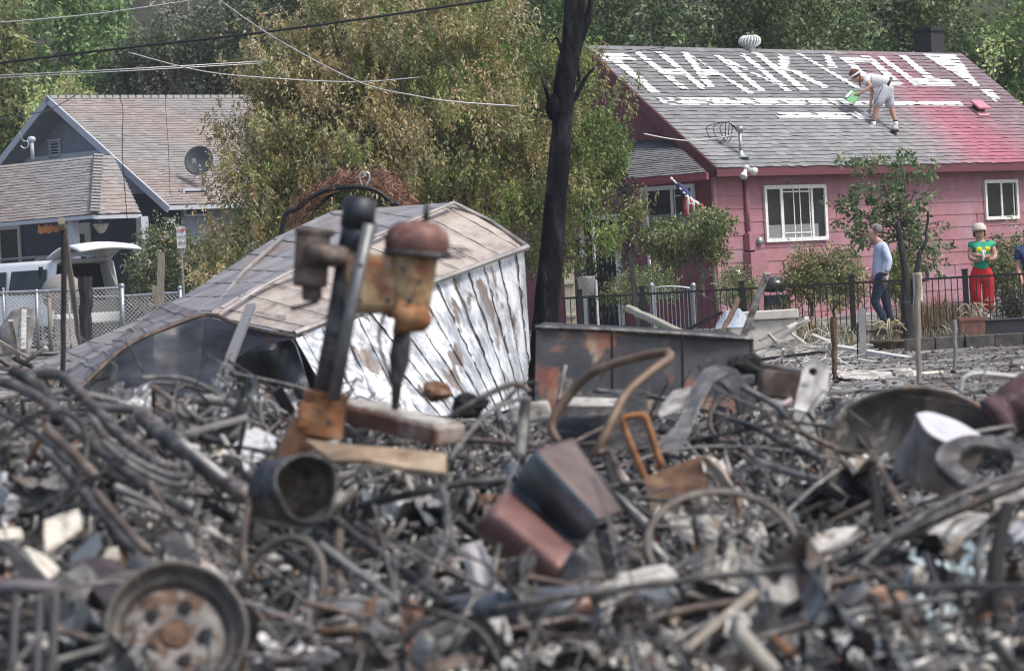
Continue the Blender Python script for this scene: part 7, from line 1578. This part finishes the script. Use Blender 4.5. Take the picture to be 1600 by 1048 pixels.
# ---- left tangle of tubes (bicycle frames and the like)
TT = [
 ('long dark tube running from the left edge down over the tangle, uppermost', [(-20, 590, 14), (40, 610, 13.9), (85, 640, 13.7), (150, 700, 13.4), (230, 760, 13.1), (300, 800, 13)], 9, CHAR),
 ('dark fork blade at the upper left edge of the tangle', [(20, 580, 14.4), (55, 600, 14.3), (80, 625, 14.2), (90, 660, 14.1)], 10, CHAR),
 ('thick dark tube above the grey double loop', [(60, 585, 14.6), (100, 590, 14.5), (150, 640, 14.2), (200, 690, 13.9), (260, 730, 13.6)], 9, CHAR),
 ('grey loop of handlebar, upper of the pair', [(145, 655, 13.5), (170, 690, 13.4), (220, 725, 13.3), (275, 745, 13.2), (295, 738, 13.2), (285, 722, 13.2)], 7, ASHM),
 ('grey loop of handlebar, lower of the pair', [(160, 690, 13.3), (210, 730, 13.2), (270, 758, 13.1), (292, 752, 13.1)], 6, ASHM),
 ('dark red tube lying among the grey loops', [(75, 675, 13.2), (110, 705, 13.1), (150, 745, 13)], 9, BRN),
 ('white tipped dark tube slanting left of the centre tangle', [(68, 702, 12.8), (100, 735, 12.7), (145, 790, 12.5), (220, 870, 12.2)], 7, CHAR),
 ('wide charred beam slanting toward the rusty collar', [(222, 650, 14.4), (270, 690, 14.1), (330, 735, 13.8), (385, 775, 13.5)], 15, CHAR),
 ('bone pale strip on the wide charred beam', [(285, 690, 13.9), (320, 720, 13.7), (350, 745, 13.5)], 6, PALE),
 ('brown rusted tube behind the car wheel rim', [(150, 770, 12.2), (200, 830, 12), (235, 865, 11.9)], 8, BRN),
 ('dark bar across the tangle above the wheel rim', [(180, 760, 12.8), (240, 790, 12.7), (285, 830, 12.5), (300, 860, 12.4)], 7, ASHM),
 ('thin dark rod sloping at the far left', [(-10, 640, 13.8), (60, 680, 13.6), (130, 740, 13.3)], 5, CHAR),
 ('black hose arc in the tangle left of the open drum', [(330, 640, 16), (300, 665, 15.9), (340, 690, 15.6), (372, 672, 15.6), (380, 640, 15.8)], 6, CHAR),
 ('thick curved tube with a blunt end before the wire basket', [(288, 623, 17), (330, 625, 17), (365, 632, 17), (382, 660, 16.9), (385, 700, 16.8)], 8, ASHM),
 ('dark tube end with grey cap before the shed', [(150, 636, 15.8), (210, 640, 15.7), (238, 644, 15.7)], 8, ASHM),
 ('straight black bar from the open drum toward the wheel rim', [(390, 780, 12.3), (380, 850, 12), (385, 905, 11.8)], 6, BRN),
 ('long dark strut crossing under the drill press', [(520, 810, 12.4), (600, 870, 12.1), (690, 935, 11.8), (740, 965, 11.7)], 8, CHAR),
 ('parallel ashy strut below the long dark strut', [(500, 850, 12), (560, 895, 11.9), (620, 940, 11.7)], 7, ASHM),
 ('upright brown strut left of the long dark strut', [(530, 830, 12.2), (528, 880, 12), (534, 940, 11.8)], 8, BRN),
 ('pale curved bone-like tube above the long dark strut', [(505, 795, 12.4), (535, 782, 12.4), (560, 768, 12.4)], 8, PALE),
 ('long horizontal dark cable hose across the middle', [(560, 790, 13), (640, 772, 12.9), (720, 755, 12.9), (790, 750, 12.9)], 7, CHAR),
 ('black tube curving up right of the drill spindle', [(690, 660, 14.8), (720, 640, 14.8), (770, 612, 14.9), (805, 600, 15), (828, 612, 15)], 5, CHAR),
 ('second thinner black tube curving beside the first', [(745, 655, 14.9), (790, 625, 15), (815, 600, 15.1), (838, 598, 15.2)], 3.5, CHAR),
 ('grey branchlike tube rising left of the folded sheet', [(700, 720, 14), (730, 680, 14.2), (770, 640, 14.4), (822, 620, 14.6)], 4, ASHM),
 ('vertical ashy stick behind the folded sheet', [(822, 620, 16), (818, 660, 16), (812, 715, 15.8)], 9, ASHM),
 ('dark diagonal tube on the lower middle rubble', [(690, 760, 12.6), (700, 830, 12.3), (670, 900, 12), (650, 940, 11.8)], 7, CHAR),
 ('slender black rod standing in the white shards', [(780, 850, 12.1), (770, 900, 12), (760, 970, 11.7)], 5, CHAR),
 ('long brown pole from the ash pile to the right edge, lower', [(905, 1003, 11.2), (1050, 958, 11.4), (1150, 940, 11.5), (1330, 905, 11.6), (1400, 890, 11.6)], 8, BRN),
 ('long dark pole running to the right edge, upper', [(1150, 935, 11.9), (1260, 905, 12), (1340, 865, 12), (1450, 815, 12.1), (1620, 745, 12.2)], 9, CHAR),
 ('dark curved cable over the upper right pole', [(1330, 900, 11.8), (1380, 850, 12), (1450, 800, 12.2), (1520, 765, 12.4), (1610, 735, 12.6)], 6, CHAR),
 ('black upright tube at the right edge', [(1575, 790, 10.8), (1560, 850, 10.7), (1555, 920, 10.6), (1565, 1010, 10.5)], 13, DARK),
 ('second black upright tube at the right edge', [(1540, 820, 11), (1528, 880, 10.9), (1535, 950, 10.8)], 7, CHAR),
 ('dark crossing tube between the pole and the glass shards', [(1445, 865, 11.6), (1465, 920, 11.4), (1480, 970, 11.2)], 6, CHAR),
 ('pale dented tube below the bracket frame', [(1255, 875, 12.6), (1300, 860, 12.6), (1345, 835, 12.7)], 6, ASHM),
 ('dark fat tube along the bottom right corner', [(1480, 1020, 10.4), (1550, 1030, 10.3), (1620, 1012, 10.2)], 14, DARK),
 ('rusty orange tipped rod at the bottom left of the middle', [(490, 985, 11), (560, 985, 11), (660, 995, 10.9)], 7, RUST),
 ('dark rod along the bottom middle', [(520, 1010, 10.8), (600, 1040, 10.6)], 6, CHAR),
 ('curved brown hook left of the rust orange handle', [(935, 708, 15.4), (952, 705, 15.4), (960, 722, 15.3), (975, 755, 15.1)], 6, BRN),
 ('long dark tie bar between folded sheet and bicycle wheel', [(935, 745, 13.8), (975, 790, 13.6), (1015, 832, 13.4)], 6, CHAR),
 ('thin shaft behind the folded sheet', [(960, 770, 14), (1010, 815, 13.8)], 4, PALE),
 ('black rod resting on the small burnt wheel', [(1080, 690, 16.6), (1160, 672, 16.4), (1240, 660, 16.4), (1300, 668, 16.5)], 3.5, CHAR),
 ('grey arm in the machinery below the cowling', [(1195, 690, 16.6), (1215, 650, 16.8), (1240, 660, 16.7), (1245, 690, 16.6)], 5, ASHM)]
for lb, pts, r_, mt_ in TT: ht('burnt_tube', lb, 'tube', pts, r_, mt_)
# flat angle pieces and blocks at left
def blk(name, label, cat, quadpx, dep, mat, bv=.006):
    mb = MB(); mb.prism(pxline(quadpx), dep); return single(name, mb, mat, label, cat, bv=bv)
blk('steel_box', 'dark rust flecked box left of the car wheel rim', 'metal box', [(110, 880, 11.6), (150, 866, 11.7), (218, 930, 11.3), (180, 965, 11.1)], (.06, .10, -.03), M('maroon_char', [(.3, (.03, .026, .028)), (.6, (.08, .05, .05)), (.8, (.17, .16, .17))], 8, .55, .4, .3))
blk('steel_box', 'second dark box with pale edge touching the car wheel rim', 'metal box', [(190, 880, 11.8), (212, 862, 11.8), (250, 905, 11.5), (235, 925, 11.4)], (.05, .10, -.03), CHAR)
blk('door_plate', 'dark door plate with pale angle edge behind the wheel rim', 'metal plate', [(240, 835, 12.2), (275, 828, 12.2), (310, 872, 12), (285, 900, 11.9)], (.01, .05, -.02), CHAR)
blk('blue_plate', 'blue grey triangular plate right of the cream bowl shard', 'metal plate', [(108, 870, 11.7), (150, 830, 11.9), (155, 855, 11.8), (115, 920, 11.5)], (.01, .03, 0), plain('slate_plate', (.07, .085, .10), .6, .2))
blk('long_plank', 'dark sloping plank at the lower left above the crate', 'plank', [(-10, 838, 11.2), (12, 845, 11.2), (75, 915, 10.9), (45, 925, 10.8)], (.02, .04, -.02), WOODC)
# cream shards
def shard(label, quadpx, seed, mat=CERAM, rough=.02):
    a, b, c_, d_ = quadpx; return solid(single('ceramic_shard', loft([a, b], [d_, c_], 12, 8, rough, seed=seed, freq=7, wave=.03), mat, label, 'ceramic shard'), .014)
shard('large cream bowl shard at the left above the steel box', [(70, 815, 11.6), (122, 798, 11.7), (128, 822, 11.5), (72, 862, 11.3)], 1)
shard('cream tongue shaped shard below the bowl shard', [(36, 856, 11.3), (62, 866, 11.3), (92, 890, 11.1), (74, 905, 11.0)], 2)
shard('small cream shard at the left edge', [(-5, 828, 11.6), (28, 825, 11.6), (35, 842, 11.5), (-5, 845, 11.5)], 3)
shard('white slab shard left of the slender black rod', [(755, 972, 11.3), (790, 965, 11.3), (800, 1000, 11), (768, 1010, 11)], 4, PALE)
shard('pale silver sheet between the struts in the middle', [(722, 855, 12.3), (752, 845, 12.3), (790, 930, 12), (745, 950, 11.9)], 5, plain('silver_sheet', (.42, .40, .40), .5, .3))
shard('white crumpled sheet on the right heap behind the bracket', [(1450, 835, 12.6), (1500, 800, 12.8), (1545, 805, 12.6), (1490, 850, 12.4)], 6, PALE, .04)
shard('pale angular sheet right of the bicycle wheel', [(1255, 850, 13), (1300, 828, 13.2), (1340, 824, 13.2), (1290, 880, 12.8)], 7, PALE, .03)
shard('cloth like pale sheet hung on the right heap near the ring plate', [(1545, 760, 13), (1600, 735, 13), (1610, 775, 12.8), (1555, 800, 12.8)], 8, PALE, .05)
SILV = plain('silver_cloth', (.52, .52, .53), .5, .2)
solid(single('silver_sheet', loft([(398, 668, 15.8), (442, 690, 15.6)], [(345, 712, 15.2), (375, 745, 15)], 14, 14, .02, seed=3, freq=9), SILV, 'folded silver sheet left of the orange collar of the drill press', 'metal sheet'), .01)
# glass shards, bottom right
q = random.Random(31); GLS = M('bluish_glass', [(.3, (.28, .36, .38)), (.6, (.46, .55, .57)), (.8, (.6, .68, .69))], 9, .25, 0, .1, spec=.8)
for k in range(46):
    x, y = q.uniform(1425, 1540), q.uniform(860, 975); Y_ = 11.9-(y-860)*.008; p = P(x, y, Y_); mb = MB(); L_ = q.uniform(.02, .055); a = Vector((q.gauss(0, 1), q.gauss(0, .6), q.gauss(0, 1))).normalized(); b = a.cross(Vector((q.gauss(0, .4), -1, .5))).normalized()
    mb.prism([p, p+a*L_, p+a*L_*.8+b*L_*.7, p+b*L_*.4], (0, .004, .002)); single('glass_shard', mb, GLS, 'bluish glass shard in the pile at the lower right', 'glass shard', 'bluish glass shards at the lower right')
# black crate lower left
CRM = plain('scorched_plastic', (.06, .058, .062), .6)
c = P(-30, 915, 10.6)
t = thing('grid_crate', 'dark melted grid crate in the bottom left corner', 'crate', c-Z*.3)
mb = MB()
mb.tube(pxline([(-40, 918, 10.6), (30, 916, 10.6), (88, 920, 10.6)]), 12*10.6/F, 8); part('rim', mb, plain('purple_grey_iron', (.11, .10, .115), .6), t, sm=True)
for y in (985, 1030): mb = MB(); mb.tube(pxline([(-40, y, 10.6), (85, y-6, 10.6)]), 7*10.6/F, 6); part('bar', mb, CRM, t)
for x in (-15, 24, 62, 86): mb = MB(); mb.tube(pxline([(x, 920, 10.6), (x-6, 1070, 10.5)]), 8*10.6/F, 6); part('bar', mb, CRM, t)
# wire basket before the shed
BY = 19.5
t = thing('shopping_cart_basket', 'burnt wire basket of a shopping cart lying before the shed', 'wire basket', P(380, 700, BY))
A0, A1, B0_, B1 = P(352, 560, BY), P(470, 635, BY-.3), P(330, 690, BY), P(470, 690, BY-.3)
mb = MB()
for a_, b_ in ((A0, A1), (B0_, B1), (A0, B0_), (A1, B1)): mb.tube([a_, b_], .009, 6)
part('frame', mb, CHAR, t)
mb = MB()
for i in range(1, 26): f = i/26; mb.tube([A0.lerp(A1, f), B0_.lerp(B1, f)+Vector((0, 0, 0))], .0028, 4, cap=False)
for j in range(1, 5): f = j/5; mb.tube([A0.lerp(B0_, f)-Vector((0, .004, 0)), A1.lerp(B1, f)-Vector((0, .004, 0))], .0035, 4, cap=False)
part('wire_grid', mb, ASHM, t)
for x in (372, 418):
    ht('wire_arch', 'small grey wire arch before the basket, %s of two' % ('left' if x < 400 else 'right'), 'wire arch', [(x-14, 700, 18), (x-14, 645, 18), (x, 627, 18), (x+16, 645, 18), (x+18, 690, 18)], 3.5, ASHM)
for lb, a, b, r_, mt_, fl in (
  ('long grey leaning board propped against the shed', (392, 478, 24), (318, 668, 19.5), .032, plain('grey_board', (.15, .15, .16), .8), True),
  ('thin upright rod standing before the dark gable', (361, 582, 20), (358, 700, 19), .007, ASHM, False)):
    stick(lb, a, b, r_, mt_, 'leaning_board' if fl else 'thin_rod', 'board' if fl else 'rod', flat=fl)
mb = MB(); box_between(mb, P(795, 650, 17.5), P(860, 640, 17.5), .16, .1); single('plaster_chunk', mb, PALE, 'grey white plaster chunk below the shed wall', 'plaster', bv=.02)
mb = MB(); mb.lump(P(680, 612, 16.5), (.07, .06, .05), 5, .2); single('brick_chunk', mb, RUST, 'red brown brick chunk right of the drill spindle', 'brick')
mb = MB(); mb.lump(P(730, 632, 16.3), (.09, .06, .06), 7, .3); single('charcoal_lump', mb, DARK, 'black charcoal lump between brick chunk and black tubes', 'charcoal')
mb = MB(); mb.lump(P(1385, 935, 11.1), (.06, .045, .04), 3, .3, 12, 8); single('clay_lump', mb, M('tan_clay', [(.3, (.22, .12, .08)), (.7, (.42, .27, .2))], 9, .85, 0, .3), 'tan rounded lump left of the glass shards', 'clay lump', sm=True)
# dark cabinets and frame behind the bent tube
blk('charred_case', 'charred open case behind the bent brown tube', 'metal case', [(870, 625, 18.5), (1010, 612, 18.5), (1020, 700, 18), (865, 712, 18)], (0, .3, 0), CHAR)
ht('wire_tray_edge', 'pale L shaped wire edge in front of the steel cabinet', 'wire', [(884, 570, 19), (872, 622, 19), (920, 628, 19), (975, 628, 19)], 3, ASHM, steps=0)
blk('ash_tray', 'ash covered tray on top of the charred case', 'tray', [(878, 620, 18.2), (970, 622, 18.2), (968, 634, 17.9), (882, 634, 17.9)], (0, .1, -.01), PALE)
# rusty leaf shape bottom middle
blk('rusty_scrap', 'rusty leaf shaped scrap standing at the bottom middle', 'scrap metal', [(625, 960, 11), (640, 935, 11), (655, 950, 11), (672, 1048, 10.7), (640, 1060, 10.6)], (.01, .03, 0), RUST)
# ================================================================== SCATTERED LOOSE DEBRIS (individual copies)
q = random.Random(77)
def proto(kind, i):
    mb = MB(); r = random.Random(hash((kind, i)) % 99991 if False else i*37+len(kind)*101)
    if kind == 'pipe': L_ = .45; mb.tube([Vector((-L_/2, 0, 0)), Vector((0, r.uniform(-.02, .02), 0)), Vector((L_/2, 0, 0))], .016, 10)
    if kind == 'rod': mb.tube(curve([Vector((-.3, 0, 0)), Vector((-.12, r.uniform(-.1, .1), .05)), Vector((.1, r.uniform(-.12, .12), r.uniform(-.05, .1))), Vector((.32, 0, .02))], 6), .009, 7)
    if kind == 'strap':
        a = curve([Vector((-.28, 0, 0)), Vector((-.1, 0, r.uniform(0, .1))), Vector((.1, r.uniform(-.1, .1), r.uniform(-.04, .1))), Vector((.28, 0, 0))], 6); n = len(a)
        for k, p_ in enumerate(a): w_ = Vector((0, .028, .01*sin(k))); mb.v += [p_-w_, p_+w_, p_+w_+Vector((0, 0, .006)), p_-w_+Vector((0, 0, .006))]
        for k in range(n-1):
            for j in range(4): mb.f.append((k*4+j, k*4+(j+1) % 4, (k+1)*4+(j+1) % 4, (k+1)*4+j))
    if kind == 'sheet':
        n = 9
        for k in (0, 1):
            for j in range(n):
                for i_ in range(n):
                    x, y = (i_/(n-1)-.5)*.17, (j/(n-1)-.5)*.08; z_ = mn.noise(Vector((x*9+i*3, y*9, i)))*.05+mn.noise(Vector((x*22, y*22, i)))*.02; mb.v.append(Vector((x*(1+.15*sin(j+i)), y*(1+.3*cos(i_*1.3+i)), z_-k*.005)))
        for k in (0, 1):
            for j in range(n-1):
                for i_ in range(n-1): b_ = k*n*n; mb.f.append((b_+j*n+i_, b_+j*n+i_+1, b_+(j+1)*n+i_+1, b_+(j+1)*n+i_))
    if kind == 'board': mb.box((0, 0, 0), (.5, .07, .025)); mb.box((.27, .01, 0), (.06, .04, .02))
    if kind == 'shard': 
        pts = [Vector((cos(a)*r.uniform(.05, .1), sin(a)*r.uniform(.04, .09), .01*sin(3*a))) for a in [2*pi*k/7 for k in range(7)]]; mb.prism(pts, (0, .004, .014))
    if kind == 'lump': mb.lump((0, 0, 0), (.042, .03, .022), i+3, .35, 10, 7)
    if kind == 'angle': mb.box((0, 0, 0), (.4, .05, .006)); mb.box((0, -.025, .026), (.398, .006, .052))
    if kind == 'coil':
        mb.tube([Vector((k*.006, cos(k*.9)*.028, sin(k*.9)*.028)) for k in range(40)], .003, 5)
    if kind == 'loop': mb.tube([Vector((cos(a)*.11, sin(a)*.085, .02*sin(2*a))) for a in [2*pi*k/20 for k in range(20)]], .008, 6, closed=True)
    if kind == 'panel':
        n, m_ = 15, 11
        for k in (0, 1):
            for j in range(m_):
                for i_ in range(n):
                    x, y = (i_/(n-1)-.5)*.34, (j/(m_-1)-.5)*.2; e_ = 1+.35*mn.noise(Vector((x*14, y*14, i*5)))
                    z_ = abs(mn.noise(Vector((x*8+i*3, y*8, i))))*.13+mn.noise(Vector((x*30, y*30, i)))*.018+x*x*r.choice([-1.2, 1.5]); mb.v.append(Vector((x*e_, y*e_, z_-k*.004)))
        for k in (0, 1):
            for j in range(m_-1):
                for i_ in range(n-1): b_ = k*n*m_; mb.f.append((b_+j*n+i_, b_+j*n+i_+1, b_+(j+1)*n+i_+1, b_+(j+1)*n+i_))
    if kind == 'rect': mb.tube([Vector((-.16, -.1, 0)), Vector((.15, -.11, .02)), Vector((.17, .1, -.01)), Vector((-.15, .11, .03))], .009, 6, closed=True); mb.tube([Vector((-.02, -.105, .01)), Vector((.01, .105, 0))], .006, 5)
    if kind == 'tin':
        mb.lathe((0, 0, 0), (0, 0, 1), [(.0, .003), (.045, 0), (.048, .01), (.044, .05), (.05, .1), (.047, .12), (.04, .118), (.04, .02)], 16)
        for k, v in enumerate(mb.v): mb.v[k] = Vector((v.x*(1+.25*mn.noise(v*14+Vector((i, 0, 0)))), v.y*.75, v.z+.2*v.x*v.z*6))
    return mb
# long bars and tubes thrown criss-cross over the heap, each its own length and bend
qb = random.Random(404)
LBM = [CHAR, CHAR, ASHM, BRN, CHAR, ASHM]
for k in range(58):
    y = 10.4+qb.random()**1.2*10; x = qb.uniform(-1, 1)*y*.15; L_ = qb.uniform(.5, 1.25); az = qb.gauss(.0, .7)+(0.35 if x < 0 else 0)
    d_ = Vector((cos(az), sin(az)*.8, qb.gauss(-.12 if x < 0 else .1, .22))).normalized(); c_ = Vector((x, y, gz(x, y)+qb.uniform(.05, .24)))
    side = d_.cross(Z)*qb.uniform(-.14, .14)+Z*qb.uniform(-.05, .1)
    pts = curve([c_-d_*L_/2, c_-d_*L_*.15+side*L_, c_+d_*L_*.2+side*L_*.8, c_+d_*L_/2], 6)
    if qb.random() < .4: mb = MB(); mb.tube(pts, qb.uniform(.013, .026), 4, flat=.35)
    else: mb = MB(); mb.tube(pts, qb.uniform(.007, .016), 8)
    single('long_bar', mb, LBM[k % 6], 'long burnt bar or tube lying criss-cross on the foreground rubble', 'bar', 'long bars criss-crossing the rubble', sm=True)
KIN = [('panel', 'torn_panel', 'torn crumpled metal panel lying in the foreground rubble', 'metal panel', [ASHM, CHAR, BLUED, ASHM, PALE, ASHM, SILV], 84, 'torn crumpled panels'),
 ('rect', 'wire_rectangle', 'bent rectangular wire frame lying in the foreground rubble', 'wire frame', [CHAR, ASHM], 18, 'bent rectangular frames'),
 ('tin', 'crushed_can', 'small crushed can lying in the foreground rubble', 'can', [ASHM, BRN, CHAR], 20, 'crushed cans'),
 ('pipe', 'burnt_pipe', 'short straight burnt pipe lying loose in the foreground rubble', 'pipe', [CHAR, BRN, ASHM], 30, 'loose burnt pipes'),
 ('rod', 'bent_rod', 'thin bent rod lying loose in the foreground rubble', 'rod', [CHAR, ASHM, CHAR, BRN], 60, 'loose bent rods'),
 ('strap', 'metal_strap', 'narrow bent metal strap lying loose in the foreground rubble', 'metal strap', [ASHM, CHAR, BLUED, ASHM, RUST], 40, 'loose metal straps'),
 ('sheet', 'crumpled_sheet', 'small crumpled metal sheet lying loose in the foreground rubble', 'metal sheet', [CHAR, ASHM, BLUED, ASHM, CHAR, RUST], 36, 'small crumpled sheets'),
 ('board', 'charred_board', 'short charred board lying loose in the foreground rubble', 'board', [WOODC, WOODC, WOODG], 34, 'short charred boards'),
 ('shard', 'pale_shard', 'small pale broken shard lying loose in the foreground rubble', 'shard', [CERAM, PALE, PALE], 60, 'small pale shards'),
 ('lump', 'rubble_lump', 'small grey rubble lump lying loose in the foreground rubble', 'rubble lump', [PALE, CHAR, ASHM, RUST], 40, 'small rubble lumps'),
 ('angle', 'angle_iron', 'short angle iron lying loose in the foreground rubble', 'angle iron', [CHAR, BRN, ASHM], 26, 'short angle irons'),
 ('coil', 'coil_spring', 'small burnt coil spring lying loose in the foreground rubble', 'spring', [ASHM, CHAR], 16, 'burnt coil springs'),
 ('loop', 'metal_loop', 'small oval metal loop lying loose in the foreground rubble', 'metal loop', [ASHM, CHAR, BRN], 20, 'small metal loops')]
for kind, nm, lb, ct, mats, cnt, grp in KIN:
    base = []
    for i in range(max(3, len(mats))):
        mb = proto(kind, i); me = mkmesh(nm, mb.v, mb.f, mats[i % len(mats)], kind in ('pipe', 'rod', 'coil', 'loop')); base.append(me)
    for k in range(cnt):
        u = (k+q.random())/cnt; y = 10.1+ (23.5-10.1)*u**1.25; x = q.uniform(-1, 1)*(y*.15); o = bpy.data.objects.new(nm, base[k % len(base)]); COL.objects.link(o)
        s_ = q.uniform(.6, 1.25)*(1.25 if kind == 'panel' else (1.5 if kind == 'rect' else 1))
        o.location = (x, y, gz(x, y)+q.uniform(.005, .11)*(1.0 if kind not in ('shard', 'lump') else .5)); tl = .85 if kind in ('panel', 'rect', 'loop') else .5; o.rotation_euler = (q.gauss(0, tl), q.gauss(0, tl), q.uniform(0, 6.28)); o.scale = (s_, s_, s_)
        tag(o, lb, ct, grp)
# ================================================================== AIR
hz = MB(); hz.box((0, 150, 28), (420, 400, 62))
ho = single('haze', hz, None, 'thin pale smoke haze over the whole place', 'haze', kind='stuff')
hm_ = bpy.data.materials.new('haze'); hm_.use_nodes = True; hn = hm_.node_tree.nodes; hn.clear()
out = hn.new('ShaderNodeOutputMaterial'); pv_ = hn.new('ShaderNodeVolumePrincipled'); pv_.inputs['Color'].default_value = (.92, .94, .97, 1); pv_.inputs['Density'].default_value = .0005; pv_.inputs['Anisotropy'].default_value = .3
hm_.node_tree.links.new(pv_.outputs[0], out.inputs['Volume']); ho.data.materials.append(hm_)
